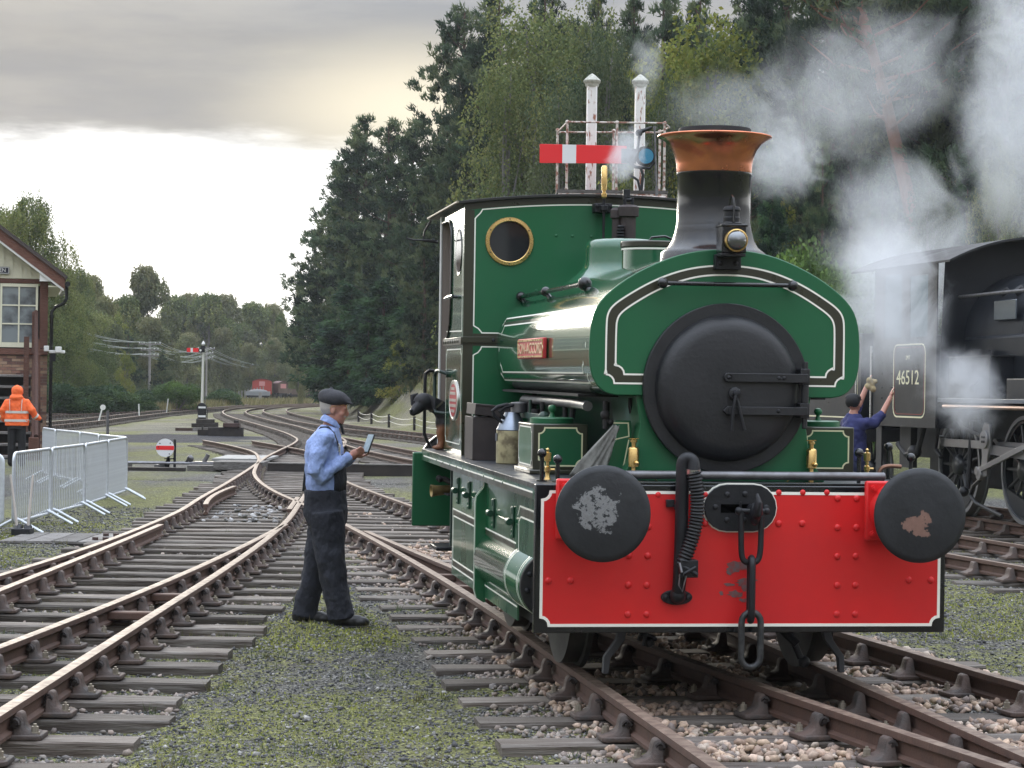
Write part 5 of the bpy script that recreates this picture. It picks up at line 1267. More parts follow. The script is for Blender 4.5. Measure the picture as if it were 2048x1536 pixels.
def spruce(key, H, Wd, seed, pal, nt=16):
    rs = np.random.default_rng(seed); tr = MB(); tr.tube([(0, 0, 0), (0, 0, H * .5), (0, 0, H)], [.2, .13, .02], 8); C = []; Dd = []; cl = []
    nb = int(H * 11)
    for b in range(nb):
        t = .05 + .95 * (b + rs.random()) / nb; az = rs.uniform(0, math.tau); L = Wd * (1 - t) ** .85 * rs.uniform(.75, 1.15) + .12
        d = np.array([math.cos(az), math.sin(az), -.15 + .5 * t]); k = max(3, int(L * 10)); s = np.sqrt(rs.uniform(.04, 1, k)); h = rs.random()
        P = np.array([0, 0, H * t]) + d[None] * (L * s)[:, None] + rs.normal(0, .12, (k, 3)) * np.array([1, 1, .5]) * (L * .5 + .3) + np.array([0, 0, .1])[None] * (s * s)[:, None] * L
        C.append(P); Dd.append(unit(d[None] + rs.normal(0, .3, (k, 3)) - np.array([0, 0, .45]))); cl.append(np.full(k, h))
    C = np.concatenate(C); Dd = np.concatenate(Dd); cl = np.concatenate(cl); m_ = len(C); n = m_ * nt
    P = np.repeat(C, nt, 0) + rs.normal(0, .12, (n, 3)); D = unit(np.repeat(Dd, nt, 0) + rs.normal(0, .5, (n, 3)))
    me = tris(P, D, rs.uniform(.6, 1.2, n) * .34, rs.uniform(.6, 1.2, n) * .10, palette(pal, n, np.clip(np.repeat(cl, nt) + rs.normal(0, .1, n), 0, .999)), TLEAF, 'crown')
    finish(key, 'spruce_tree', tr, me, BARK)
def birch(key, H, Wd, seed, pal, strands=900, lf=16, leaf=.15, hang=1.5, name='birch_tree', low=.1):
    rs = np.random.default_rng(seed); random.seed(seed); tr = MB()
    tr.tube([(math.sin(t * 4 + seed) * .3 * t, math.cos(t * 5) * .25 * t, H * .9 * t) for t in np.linspace(0, 1, 8)], [.16 * (1 - .9 * t) * H / 12 + .015 for t in np.linspace(0, 1, 8)], 8)
    nl = 16; lobes = []
    for i in range(nl):
        t = low + (1 - low) * (i + rs.random()) / nl; az = rs.uniform(0, math.tau); rr = Wd * math.sin(math.pi * min(.97, (t * .86 + .14))) ** .7 * rs.uniform(.25, .95)
        c = np.array([rr * math.cos(az), rr * math.sin(az), H * t]); lobes.append((c, Wd * rs.uniform(.30, .55), H * rs.uniform(.07, .14), rs.random()))
        tr.tube([(0, 0, H * t * .62), tuple(c * [.6, .6, 1] - [0, 0, H * .06]), tuple(c)], [.07, .04, .01], 5)
    lobes.append((np.array([0, 0, H * .93]), Wd * .35, H * .09, .5))
    S = []; hl = []; cl = []
    for c, a, h, hu in lobes:
        k = int(strands / len(lobes)); v = rs.normal(size=(k, 3)); v = unit(v) * (rs.uniform(.35, 1, k) ** .5)[:, None]
        S.append(c + v * [a, a, h]); cl.append(np.full(k, hu)); hl.append(rs.uniform(.4, 1, k) * hang)
    S = np.concatenate(S); cl = np.concatenate(cl); hl = np.concatenate(hl); k = len(S); n = k * lf
    tt = np.tile(np.linspace(0, 1, lf), k); out = unit(S * [1, 1, 0] + 1e-3)
    P = np.repeat(S, lf, 0) + np.repeat(out, lf, 0) * (tt * .25)[:, None] + np.c_[rs.normal(0, .09, n), rs.normal(0, .09, n), -tt * np.repeat(hl, lf)]
    D = unit(np.c_[rs.normal(0, .7, n), rs.normal(0, .7, n), -rs.uniform(.2, 1.2, n)])
    me = quads(P, D, rs.uniform(.7, 1.3, n) * leaf, rs.uniform(.5, .8, n) * leaf, palette(pal, n, np.clip(np.repeat(cl, lf) + rs.normal(0, .15, n), 0, .999)), 'crown')
    finish(key, name, tr, me, BARKG)
def bush(key, H, Wd, seed, pal, n=14000, leaf=.13, name='bush', nl=14):
    rs = np.random.default_rng(seed); tr = MB()
    P = []; cl = []
    for i in range(nl):
        az = rs.uniform(0, math.tau); rr = Wd * rs.uniform(0, .75); z = H * rs.uniform(.15, .85) * (1 - .3 * rr / Wd); c = np.array([rr * math.cos(az), rr * math.sin(az), z])
        tr.tube([(0, 0, 0), tuple(c * [.5, .5, .6]), tuple(c)], [.05, .03, .01], 5)
        k = n // nl; v = unit(rs.normal(size=(k, 3))) * (rs.uniform(.2, 1, k) ** .4)[:, None]; P.append(c + v * [Wd * .36, Wd * .36, H * .2]); cl.append(np.full(k, rs.random()))
    P = np.concatenate(P); cl = np.concatenate(cl); n = len(P); D = unit(rs.normal(size=(n, 3)) + [0, 0, .1])
    me = quads(P, D, rs.uniform(.6, 1.3, n) * leaf, rs.uniform(.5, .9, n) * leaf, palette(pal, n, np.clip(cl + rs.normal(0, .15, n), 0, .999)), 'crown')
    finish(key, name, tr, me, BARKG)
DP = [(.010, .018, .011), (.018, .032, .018), (.031, .050, .027), (.055, .075, .038), (.070, .085, .042)]
DS = [(.008, .020, .012), (.017, .040, .020), (.034, .068, .028)]
BG = [(.055, .075, .026), (.075, .098, .032), (.105, .125, .040), (.13, .135, .045)]
YG = [(.10, .13, .03), (.14, .165, .035), (.19, .195, .04), (.22, .20, .05)]
GG = [(.04, .075, .022), (.06, .105, .028), (.09, .145, .035)]
MG = [(.040, .060, .028), (.055, .075, .034), (.075, .09, .04)]
sc_ = lambda P, k: [tuple(c * k for c in p) for p in P]
DP = sc_(DP, 1.9); DS = sc_(DS, 1.9); BG = sc_(BG, 1.45); YG = sc_(YG, 1.35); GG = sc_(GG, 1.35); MG = sc_(MG, 1.5)
pine('pA', 18, 4.4, 1, .05, 1500, DP); pine('pB', 17, 3.9, 2, .10, 1300, DP); pine('pC', 20, 4.8, 3, .06, 1500, DP, conic=.7)
pine('pL', 20, 4.2, 5, .45, 700, DP, bare=.45, tm=BARKO, lean=-.30, conic=.5)
spruce('sA', 17, 3.2, 6, DS); spruce('sB', 8, 2.4, 7, DS)
birch('bA', 15, 3.4, 8, BG, 1100, 16); birch('bB', 13, 3.0, 9, MG, 1000, 16); birch('bY', 11, 2.9, 10, YG, 900, 16, hang=.7)
birch('bC', 15, 3.9, 12, sc_(BG, 1.25), 1500, 15, leaf=.32, hang=1.5)
birch('bE', 15, 3.9, 41, sc_(BG, 1.2), 2600, 15, leaf=.17, hang=1.6)
birch('bD', 15, 4.2, 32, [(.11, .13, .06), (.15, .17, .075), (.20, .20, .095)], 1700, 15, leaf=.34, hang=1.2)
bush('gA', 4.2, 2.6, 13, GG); bush('gB', 3.0, 2.4, 14, MG, 9000, .2); bush('gorse', 2.6, 2.2, 15, [(.035, .07, .03), (.05, .09, .035), (.075, .12, .04)], 12000, .12)
TREES = []
for r, _ in PROTO.values(): r.location = (0, -400, -60)      # moved to their own first place below
used_p = set()
def plant(key, x, y, z, s, rz, label, cat='tree', group=None, w=None):
    r, tree = PROTO[key]; sc = (s * (w or 1), s * (w or 1), s)
    if key in used_p: o = dup(r, (x, y, z), rz, label, cat, group, sc, tree)
    else:
        used_p.add(key); o = r; o.location = (x, y, z); o.rotation_euler = (0, 0, rz); o.scale = sc; tag(o, label, cat, group)
    return o
random.seed(21)
G1 = 'trees of the dark wood behind the engine'
def X(px, Y): return (px - 1024) / 4560 * Y
def Ht(py, Y, px=1024): return 1.84 + (780 + (px - 1024) * .0138 - py) / 4560 * Y
# right-hand wood: (prototype, pixel column of the top, pixel row of the top, distance, native height)
wood = [
 ('pA', 672, 345, 172, 18, .95, 'leftmost dark pine of the wood, leaning out over the line beside the bright sky'),
 ('pB', 706, 290, 166, 17, 1.1, 'short dark pine second from the left end of the wood'),
 ('pA', 722, 255, 160, 18, 1.1, 'dark pine with upright pale shoots at the top left of the wood'),
 ('pC', 775, 262, 150, 20, .95, 'broad dark pine just right of the one with upright shoots'),
 ('pB', 822, 270, 146, 17, 1.1, 'dark pine filling the dip left of the tallest left pine'),
 ('pC', 915, 40, 140, 20, .85, 'tall dark pine whose stepped left edge rises against the glowing cloud'),
 ('pB', 958, 60, 136, 17, .95, 'dark pine between the tallest left pine and the pale birches'),
 ('pA', 985, 0, 132, 18, .9, 'dark pine with its top at the upper edge above the birches'),
 ('pC', 1085, 5, 128, 20, .8, 'dark pine top showing above the big birch'),
 ('bA', 1055, 45, 112, 15, .95, 'large drooping birch left of the signal gantry'),
 ('bA', 1010, 145, 110, 15, .85, 'birch with hanging twigs left of the large birch'),
 ('bB', 1115, 210, 100, 13, .8, 'grey green birch directly behind the red signal arm'),
 ('sA', 1150, 190, 102, 17, .75, 'dark green spruce among the birches behind the gantry'),
 ('bA', 1175, 60, 116, 15, .75, 'birch behind the left gantry post'),
 ('bB', 1205, 110, 98, 13, .6, 'slim birch between the two white gantry posts'),
 ('pB', 1190, 0, 130, 17, .55, 'thin spiky conifer on the skyline above the left gantry post'),
 ('pB', 1262, 15, 125, 17, .7, 'dark conifer on the skyline between the gantry posts'),
 ('pA', 1320, 0, 122, 18, .8, 'conifer with open sky to its right on the skyline'),
 ('pB', 1388, -10, 120, 17, .6, 'narrow conifer standing in the sky gap above the yellow green trees'),
 ('bY', 1330, 150, 86, 11, .75, 'yellow green tree behind the right gantry post'),
 ('bY', 1410, 88, 88, 11, .95, 'tall yellow green birch behind the engine chimney'),
 ('bB', 1300, 230, 84, 13, .6, 'green tree low behind the right gantry post'),
 ('pC', 1485, 5, 112, 20, .8, 'dark pine right of the tall yellow green birch'),
 ('pA', 1560, -120, 98, 18, .9, 'dark pine above the chimney steam'),
 ('pC', 1655, -180, 92, 20, .85, 'tall dark pine left of the leaning red trunk'),
 ('pB', 1600, 210, 74, 17, .75, 'mid-height dark pine right of the copper chimney cap'),
 ('pA', 1500, 250, 80, 18, .7, 'dark pine close behind the chimney'),
 ('pC', 1780, -260, 96, 20, .85, 'dark pine behind the leaning red trunk'),
 ('pA', 1880, -260, 88, 18, .9, 'dark pine right of the leaning red trunk'),
 ('pC', 2000, -320, 84, 20, .95, 'rightmost tall dark pine behind the thick steam'),
 ('pB', 1700, 190, 70, 17, .7, 'dark pine standing behind the left edge of the white steam'),
 ('sA', 1930, 330, 62, 17, .7, 'spruce above the black engine cab'),
 ('bB', 1850, 400, 60, 13, .7, 'green birch directly above the black engine roof'),
 ('bA', 1990, 380, 58, 15, .65, 'birch above the black engine boiler'),
 ('sA', 1540, 330, 66, 17, .6, 'dark spruce between the chimney and the green bushes'),
 ('sA', 1760, 360, 60, 17, .6, 'dark spruce behind the green bushes'),
 ('pA', 1640, 330, 64, 18, .65, 'low dark pine behind the green bushes'),
]
for key, px, py, Y, hn, wf, lab in wood:
    h = Ht(py, Y, px); s = h / hn
    plant(key, X(px, Y), Y, .5, s, random.uniform(0, 6), lab, 'tree', G1, wf)
# second row fills the wood so that no sky shows through low down
lab2 = ['behind the leftmost pines', 'behind the dip in the skyline', 'behind the tallest left pine', 'behind the birches', 'behind the signal arm', 'behind the gantry posts', 'behind the yellow green tree', 'behind the chimney', 'behind the leaning trunk', 'behind the black engine', 'behind the thick steam']
for i in range(11):
    px = 770 + i * 124; Y = 185 - i * 6
    top = [420, 330, 150, 60, 80, 70, 60, 20, -60, -100, -100][i]
    plant('pC' if i % 2 else 'pA', X(px, Y), Y, .3, Ht(top, Y, px) / (20 if i % 2 else 18), random.uniform(0, 6), 'dark pine of the back row ' + lab2[i], 'tree', G1, 1.5)
# low skirts of the wood near the line
for k_ in ('bC', 'bD'): pass
low = [('sB', 705, 560, 155, 8, 1.1, 'low spruce at the left foot of the wood'), ('sB', 700, 600, 142, 8, 1.5, 'low spruce above the bank left of the man'), ('sB', 765, 590, 135, 8, 1.4, 'low spruce above the bank right of the man'),
       ('sB', 830, 610, 128, 8, 1.4, 'low spruce just left of the engine cab'), ('sB', 735, 650, 132, 8, 1.1, 'small bright green spruce on top of the bank'), ('bY', 800, 715, 126, 11, 1.3, 'small bush on the bank behind the dog'),
       ('pB', 845, 480, 120, 17, .9, 'dark pine immediately left of the cab roof'), ('pB', 700, 470, 165, 17, .95, 'dark pine low at the left end of the wood'), ('bY', 668, 745, 160, 11, 1.1, 'bush at the left foot of the wood')]
for key, px, py, Y, hn, wf, lab in low: plant(key, X(px, Y), Y, .8, Ht(py, Y, px) / hn, random.uniform(0, 6), lab, 'tree' if key[0] != 'g' else 'bush', G1, wf)
for i, (px, py, Y, lab) in enumerate([(1590, 480, 50, 'leafy bright green bush right of the engine chimney'), (1655, 455, 54, 'tall leafy green bush behind the saddle tank edge'), (1700, 500, 49, 'leafy green bush next to the steam left of the black engine'), (1620, 540, 47, 'lowest green bush behind the saddle tank')]):
    plant('gA', X(px, Y), Y, 0, Ht(py, Y, px) / 4.3, i * 1.7, lab, 'bush', 'green bushes behind the engine', .62)
# leaning red-barked pine
plant('pL', X(1905, 84), 84, 0, 1.28, math.radians(3), 'leaning pine with bare orange red trunk in the steam', 'tree', None, .9)
# line of birches and pines beyond the yard
G2 = 'trees along the far left of the line'
farl = [
 ('bD', 205, 600, 205, 15, .9, 'birch filling the gap between the signal box trees and the domed tree'), ('bD', 175, 560, 215, 15, .8, 'taller grey birch behind the signal box trees'),
 ('bE', -25, 410, 150, 15, 1.0, 'birch above the signal box roof at the left edge'), ('bE', 55, 392, 140, 15, .85, 'tall birch rising behind the signal box gable'), ('bE', 100, 520, 150, 15, 1.0, 'birch just right of the signal box roof'),
 ('bE', 158, 535, 190, 15, .8, 'birch with yellow top right of the signal box'), ('bE', 130, 600, 160, 15, .9, 'lower birch right of the signal box gutter'), ('bE', 150, 610, 185, 15, 1.8, 'grey birch left of the pole wires'),
 ('bY', 222, 620, 230, 11, .9, 'yellowing birch left of the domed tree'), ('bC', 255, 590, 250, 15, 1.0, 'birch left of the tallest domed tree'), ('bD', 295, 543, 255, 15, .85, 'tallest domed tree of the far tree line'),
 ('bC', 345, 590, 260, 15, 1.0, 'birch just right of the domed tree'), ('bD', 385, 595, 262, 15, 1.0, 'round birch above the signal'), ('bC', 418, 585, 258, 15, 1.0, 'twin birch top right of the signal'),
 ('bD', 455, 597, 262, 15, .95, 'birch in the middle of the right half of the tree line'), ('bC', 500, 603, 266, 15, 1.0, 'birch above the left end of the red wagon'), ('bD', 535, 615, 268, 15, .95, 'birch above the red wagon'),
 ('bC', 560, 625, 262, 15, .5, 'birch left of the gap of bright sky'), ('bC', 590, 700, 275, 15, .95, 'low tree in the gap of bright sky'), ('bD', 597, 560, 190, 15, .22, 'thin weeping birch against the gap of bright sky'),
 ('pB', 200, 690, 200, 17, 1.2, 'dark pine low behind the pole wires'), ('pA', 255, 660, 215, 18, 1.1, 'bluish pine behind the first telegraph pole'), ('pB', 325, 700, 210, 17, 1.1, 'dark pine right of the first telegraph pole'),
 ('bD', 440, 660, 240, 15, 1.0, 'grey green birch low behind the signal'), ('bD', 500, 690, 245, 15, 1.0, 'grey green birch behind the wagons'), ('bD', 550, 680, 250, 15, 1.0, 'grey green birch right behind the red wagon'),
 ('bD', 375, 670, 235, 15, 1.1, 'grey birch left of the red signal arm'), ('bY', 250, 705, 170, 11, .8, 'light green bushy tree left of the telegraph pole'), ('bE', 160, 660, 165, 15, 1.0, 'dark green tree beside the signal box downpipe'),
 ('bD', 300, 640, 232, 15, 1.1, 'grey birch behind the telegraph pole'), ('bD', 590, 735, 255, 15, 1.9, 'low birch where the line disappears')]
for key, px, py, Y, hn, wf, lab in farl:
    if px > 330: Y = Y * 1.22
    plant(key, X(px, Y), Y, -.1, Ht(py, Y, px) / hn, random.uniform(0, 6), lab, 'tree', G2, wf)
for i, (px, py, Y, lab) in enumerate([(125, 745, 130, 'dark gorse bush beside the signal box'), (165, 752, 135, 'gorse bush left of the white stakes'), (205, 750, 140, 'gorse bush behind the white disc stake'), (240, 765, 150, 'gorse bush left of the telegraph pole'),
        (310, 765, 165, 'gorse bush right of the telegraph pole'), (355, 755, 160, 'bright green bush left of the signal post'), (275, 780, 150, 'small dark bush at the foot of the telegraph pole'), (440, 765, 200, 'bush right of the signal post')]):
    plant('gorse' if i != 5 else 'gA', X(px, Y), Y, -.1, Ht(py, Y, px) / (2.9 if i != 5 else 4.3), i * 1.3, lab, 'bush', 'bushes along the far left sidings', 1.5)
for i in range(14):     # darkness low in the far tree line
    px = 110 + i * 37; Y = 345
    plant('pA' if i % 2 else 'bD', X(px, Y), Y, -.3, Ht(655, Y, px) / (18 if i % 2 else 15), i, ['dark pine', 'grey birch'][(i + 1) % 2] + ' of the hidden back row, ' + ['first', 'second', 'third', 'fourth', 'fifth', 'sixth', 'seventh', 'eighth', 'ninth', 'tenth', 'eleventh', 'twelfth', 'thirteenth', 'fourteenth'][i] + ' from the signal box', 'tree', G2, 1.7)
for k_, (r_, tr_) in PROTO.items():      # kinds that found no place
    if k_ not in used_p:
        for c_, _ in tr_: bpy.data.objects.remove(c_)
        bpy.data.objects.remove(r_)
# ================================================================== signal gantry behind the cab
WRUST = mat('rust_streaked_white', (.78, .77, .74), .6, col2=(.30, .11, .05), ns=7, amt=.95, scale=(3, 3, .8), thr=(.58, .66), bs=.1)
WRUST2 = mat('flaking_white_rail', (.60, .55, .50), .6, col2=(.24, .10, .06), ns=12, amt=.95, thr=(.46, .56))
SRED = mat('signal_red', (.78, .015, .02), .4, coat=.3)
SWHITE = mat('signal_white', (.74, .75, .76), .45)
ga = thing('signal_gantry', 'tall rusty white twin-post signal gantry with railed platform behind the green engine', 'gantry', (1.96, 44, 0))
for x in (-.47, .476):
    p = MB().b2((x - .10, .6, 0), (x + .10, .8, 7.82)).build('post', WRUST, ga, bev=.02)
    MB().lathe([(.12, 7.80), (.135, 7.83), (.135, 7.86), (.165, 7.89), (.17, 7.93), (.13, 7.97), (.05, 8.04), (.0, 8.07)], (x, .7, 0), n=24).build('finial', mat('mossy_white', (.5, .5, .44), .8, col2=(.2, .2, .14), ns=20), p)
MB().b2((-1.15, -.05, 5.66), (1.0, 1.45, 5.72)).build('deck', PLANK, ga)
fm2 = MB()
for y in (0, .72, 1.4): fm2.b2((-1.12, y - .04, 5.56), (.98, y + .04, 5.655))
for x in (-1.1, -.4, .3, .95): fm2.b2((x - .03, -.03, 5.53), (x + .03, 1.4, 5.56))
fm2.cyl((.3, -.1, 5.6), (.95, -.1, 5.58), .03).cyl((-.5, -.08, 5.58), (-.1, -.08, 5.62), .02)
fm2.build('deck_frame', WRUST2, ga)
rp = [(-.96, 0), (.0, 0), (.92, 0), (.92, 1.42), (.0, 1.42), (-1.12, 1.42)]
for i, (x, y) in enumerate(rp): MB().cyl((x, y, 5.62), (x, y, 7.03), .024, n=10).sph((x, y, 7.03), .04, 10, 6).sph((x, y, 5.74), .035, 10, 6).build('baluster', WRUST2, ga)
MB().tube([(-1.12, 1.42, 6.99), (-.96, 0, 7.03), (.92, 0, 7.03), (1.05, .6, 7.02), (.92, 1.42, 7.01)], .018, 8).tube([(-1.12, 1.42, 6.99), (.92, 1.42, 7.01)], .018, 8).build('handrail', WRUST2, ga)
arm = empty('signal_arm'); arm.parent = ga; arm.location = (0, -.25, 0); arm['label'] = 'red signal arm with a white stripe'
MB().prism([(-1.49, 6.205), (-1.49, 6.57), (.18, 6.555), (.18, 6.215)], lambda a, b, d: (a, d, b), 0, .012).build('arm_blade', SRED, arm, bev=.004)
MB().prism([(-1.055, 6.2055), (-1.055, 6.5655), (-.79, 6.5635), (-.79, 6.2075)], lambda a, b, d: (a, d, b), -.0025, 0).build('white_stripe', SWHITE, arm)
MB().tube([(.42, 0, 6.83), (.40, 0, 6.6), (.38, 0, 6.42), (.34, .0, 6.3)], [.09, .07, .09, .08], 12, asp=(.4, 1)).cyl((.53, -.03, 6.36), (.53, .05, 6.36), .19, n=28).tube([(.40, 0, 6.82), (.50, -.02, 6.85), (.66, -.02, 6.92)], [.05, .04, .025], 8).sph((.41, -.05, 6.80), .07).tube([(.18, 0, 6.28), (.35, 0, 6.15), (.62, 0, 6.13), (.72, 0, 6.25)], .03, 8).tube([(.22, .0, 6.02), (.40, .0, 5.9), (.45, .0, 5.7)], .025, 8).tube([(.45, 0, 6.15), (.50, 0, 6.0), (.47, 0, 5.7)], .03, 8).b2((.08, -.015, 6.22), (.36, .03, 6.5)).build('spectacle_casting', mat('casting_black', (.012, .013, .016), .45, bs=.2), arm)
MB().cyl((.55, -.045, 6.36), (.55, -.032, 6.36), .145, n=32).build('blue_lens', mat('blue_lens', (.03, .22, .36), .08, coat=1), arm)
MB().lathe([(.142, 0), (.15, .012), (.165, .012), (.172, 0)], (.55, -.032, 6.36), (0, -1, 0), 32, cap=False).build('lens_ring', bpy.data.materials['casting_black'], arm)
MB().cyl((.70, -.1, 6.90), (.76, -.1, 5.72), .017, n=8).cyl((.70, -.1, 6.93), (.70, -.1, 6.86), .03).cyl((.76, -.1, 5.78), (.76, -.1, 5.6), .03).build('push_rod', STEELD, arm)
# ================================================================== semaphore on its own post
s2 = thing('semaphore_signal', 'distant white signal post with red arm level at the left of the line', 'signal', (-16.30, 120, 0))
MB().tube([(0, 0, 0), (.02, 0, 2.0), (.03, 0, 4.02)], [.085, .07, .055], 8).build('post', mat('signal_post_white', (.60, .60, .55), .6), s2)
MB().lathe([(.08, 4.0), (.10, 4.03), (.05, 4.15), (.01, 4.2)], (.03, 0, 0), n=12).build('finial', WHITEP, s2)
a2_ = MB().b2((-.82, -.14, 3.60), (-.2, -.12, 3.82)).build('arm_blade', SRED, s2)
MB().b2((-.62, -.146, 3.60), (-.50, -.141, 3.82)).build('white_stripe', SWHITE, a2_)
MB().cyl((-.08, -.16, 3.70), (-.08, -.08, 3.70), .13, n=16).b2((-.1, -.14, 3.6), (.12, -.05, 3.95)).cyl((.08, -.2, 3.85), (.08, .05, 3.85), .08).build('spectacle_casting', BLACK, a2_)
MB().cyl((-.10, -.165, 3.70), (-.10, -.161, 3.70), .06, n=16).build('lens', WHITEP, a2_)
MB().cyl((.16, .0, .1), (.16, 0, 3.0), .02, n=6).build('ladder', STEELD, s2)
# ================================================================== ground disc signals
def disc_signal(loc, label, r, col, band=None, s=1.0, cat='signal'):
    o = thing('ground_signal', label, cat, loc, 0, 'ground disc signals')
    d = MB().lathe([(r, 0), (r, .018), (0, .018)], (0, -.05, .50 * s), (0, -1, 0), 36).build('disc', col, o)
    if band:
        c = band; h = r * .23
        MB().prism([(-math.sqrt(r * r - h * h) + .002, -h), (math.sqrt(r * r - h * h) - .002, -h), (r - .001, 0), (math.sqrt(r * r - h * h) - .002, h), (-math.sqrt(r * r - h * h) + .002, h), (-r + .001, 0)], lambda a, b, e: (a, e, b + .50 * s), -.072, -.0685).build('band', c, d)
        for a, b in ((-.12, .10), (.12, .11), (.10, -.14), (-.15, .02)): MB().cyl((a * r / .21, -.073, .5 * s + b * r / .21), (a * r / .21, -.0684, .5 * s + b * r / .21), .014, n=10).build('hole', BLACK, d)
    MB().b2((r * .9, -.02, 0), (r * 1.15, .04, .5 * s + r * .95)).b2((r * .2, -.03, 0), (r * .45, .05, .32 * s)).b2((-.02, -.02, .24 * s), (r, .02, .27 * s)).prism([(-.1, 0), (.05, .27 * s), (.12, .27 * s), (.08, 0)], lambda a, b, e: (a, e, b), -.03, .0).b2((-.12, -.1, 0), (r * 1.3, .12, .05)).build('signal_stand', BLACK, o)
    return o
disc_signal((-7.79, 51.4, -.07), 'white ground disc with red band standing in the yard beside the barriers', .205, SWHITE, SRED)
d2 = disc_signal((-16.45, 122, 0), 'small white ground disc with dark band left of the distant signal post', .16, SWHITE, BLACK, .85)
d3 = thing('ground_signal', 'black two-tier ground signal with white bars right of the distant signal foot', 'signal', (-15.35, 113, 0), 0, 'ground disc signals')
MB().b2((-.24, -.1, 0), (.24, .15, .22)).cyl((0, -.1, .32), (0, .05, .32), .19, n=24).cyl((0, -.1, .75), (0, .05, .75), .24, n=24).b2((-.2, -.05, .2), (.22, .05, .8)).build('signal_stand', BLACK, d3)
for z in (.72, .28): MB().b2((-.16, -.112, z), (.2, -.103, z + .09)).build('white_bar', SWHITE, d3)
DARKTIM = mat('tarred_timber', (.018, .015, .014), .8, col2=(.045, .035, .03), ns=4, bs=.4)
RUSTP = mat('rusty_plate', (.07, .04, .035), .8, col2=(.035, .025, .022), ns=3)
def bxs(name, label, cat, loc, boxes, m=DARKTIM, rz=0, grp=None):
    o = thing(name, label, cat, loc, rz, grp)
    for i, bxx in enumerate(boxes): MB().b2(bxx[0], bxx[1]).build(bxx[2], bxx[3] if len(bxx) > 3 else m, o, bev=.01)
    return o
bxs('timber_stage', 'dark timber stage below the distant signal', 'platform', (-13.8, 103, 0), [((-.6, -.4, -.1), (.5, .4, .14), 'lower_beam'), ((-.4, -.35, .143), (.35, .35, .33), 'upper_beam'), ((.45, -.5, .0), (.62, -.42, .2), 'beam_end')])
bxs('buffer_stop', 'low rusty buffer stop of dark timber beside the converging tracks', 'buffer stop', (-10.6, 84, 0), [((-.55, -.2, -.1), (.72, .2, .32), 'beam'), ((-1.0, .3, .0), (-.53, .6, .22), 'side_beam'), ((.0, -.25, .325), (.60, .2, .48), 'rusty_plate', RUSTP), ((.38, -.1, .481), (.55, .1, .58), 'bracket'), ((-.8, -.1, .2), (-.74, 0, .36), 'stub')])
o = thing('scrap_sleepers', 'broken timber offcuts lying on the dark cinders', 'timber', (-12.0, 90, 0)); MB().box((0, 0, .12), (1.4, .2, .15), Matrix.Rotation(.9, 3, 'Z')).build('offcut', PLANK, o); MB().box((.6, .4, .1), (1.2, .2, .12), Matrix.Rotation(-.5, 3, 'Z')).build('offcut', RUSTP, o); MB().box((-.8, .3, .1), (1.0, .18, .12), Matrix.Rotation(.3, 3, 'Z')).build('offcut', RUSTP, o)
# walkway, point motor and rodding beyond the barriers
wk = thing('boarded_walkway', 'grey board walkway and point rodding between disc signal and rails', 'walkway', (0, 0, 0))
MB().b2((-9.6, 49.2, -.06), (-7.05, 49.5, .06)).build('kerb_timber', DARKTIM, wk); MB().b2((-9.6, 49.05, -.08), (-7.6, 49.19, -.02)).build('kerb_timber', PLANK, wk)
MB().b2((-7.04, 49.6, -.06), (-6.3, 50.3, .10)).build('kerb_timber', PLANK, wk)
for k in range(3): MB().b2((-6.9 + k * .42 + .005, 52.6, .11), (-6.9 + (k + 1) * .42 - .005, 55.4, .17)).build('board', mat('pale_board', (.27, .27, .26), .8) if k == 0 else bpy.data.materials['pale_board'], wk, bev=.008)
MB().b2((-6.45, 49.4, .02), (-5.35, 50.6, .20)).build('cover_board', PLANK, wk, bev=.01); MB().b2((-6.3, 49.6, -.08), (-6.1, 50.4, .02)).b2((-5.7, 49.6, -.08), (-5.5, 50.4, .02)).build('bearer', DARKTIM, wk)
rd = MB()
for k in range(3): rd.cyl((-9.8, 50.6 + k * .35, .10), (-6.6, 50.9 + k * .3, .10), .022, n=6)
for k in range(4): rd.b2((-9.4 + k * .75, 50.5, -.08), (-9.3 + k * .75, 51.5, .08))
rd.b2((-9.05, 50.3, -.05), (-8.97, 50.4, .32)).cyl((-7.3, 51.3, .12), (-7.2, 51.1, .25), .03).sph((-7.2, 51.2, .2), .08).b2((-7.1, 51, .0), (-6.2, 51.3, .14)).cyl((-6.9, 51.2, .1), (-6.8, 51.2, .3), .05)
rd.build('point_rodding', STEELD, wk)
wk2 = thing('crossing_timber', 'long dark timber across the tracks behind the man', 'timber', (0, 0, 0))
MB().b2((-5.2, 48.7, -.05), (-1.9, 49.0, .19)).b2((-1.88, 48.9, -.05), (.6, 49.2, .13)).build('beam', DARKTIM, wk2, bev=.01); MB().b2((-5.2, 48.69, .191), (-1.9, 49.01, .215)).build('top_board', PLANK, wk2)
# foreground lever stand and boards left
lv = thing('point_lever', 'pair of white point levers leaning beside the barriers at left edge', 'lever', (-5.9, 27.4, 0))
for k, (x0, x1) in enumerate(((-.01, -.11), (.10, .16))):
    MB().cyl((x0, 0, .02), (x1, 0, .74 + .0 * k), .018, .013, 8).build('lever_handle', mat('lever_white', (.55, .50, .46), .5) if k == 0 else bpy.data.materials['lever_white'], lv)
    MB().b2((x0 - .06, -.12, -.05), (x0 + .06, .12, .10)).cyl((x0, -.05, .05), (x0, .05, .12), .05).build('lever_base', BLACK, lv, bev=.01)
MB().b2((-.3, -.3, -.06), (.3, .35, .0)).build('base_plate', DARKTIM, lv)
bw = thing('board_crossing', 'flat grey boards with brown bolts lying beside the left track', 'boards', (-5.3, 26.9, 0))
for k in range(4): MB().b2((-.55 + k * .30, -.75, -.01), (-.27 + k * .30, .75, .035)).build('board', PLANK, bw, bev=.006)
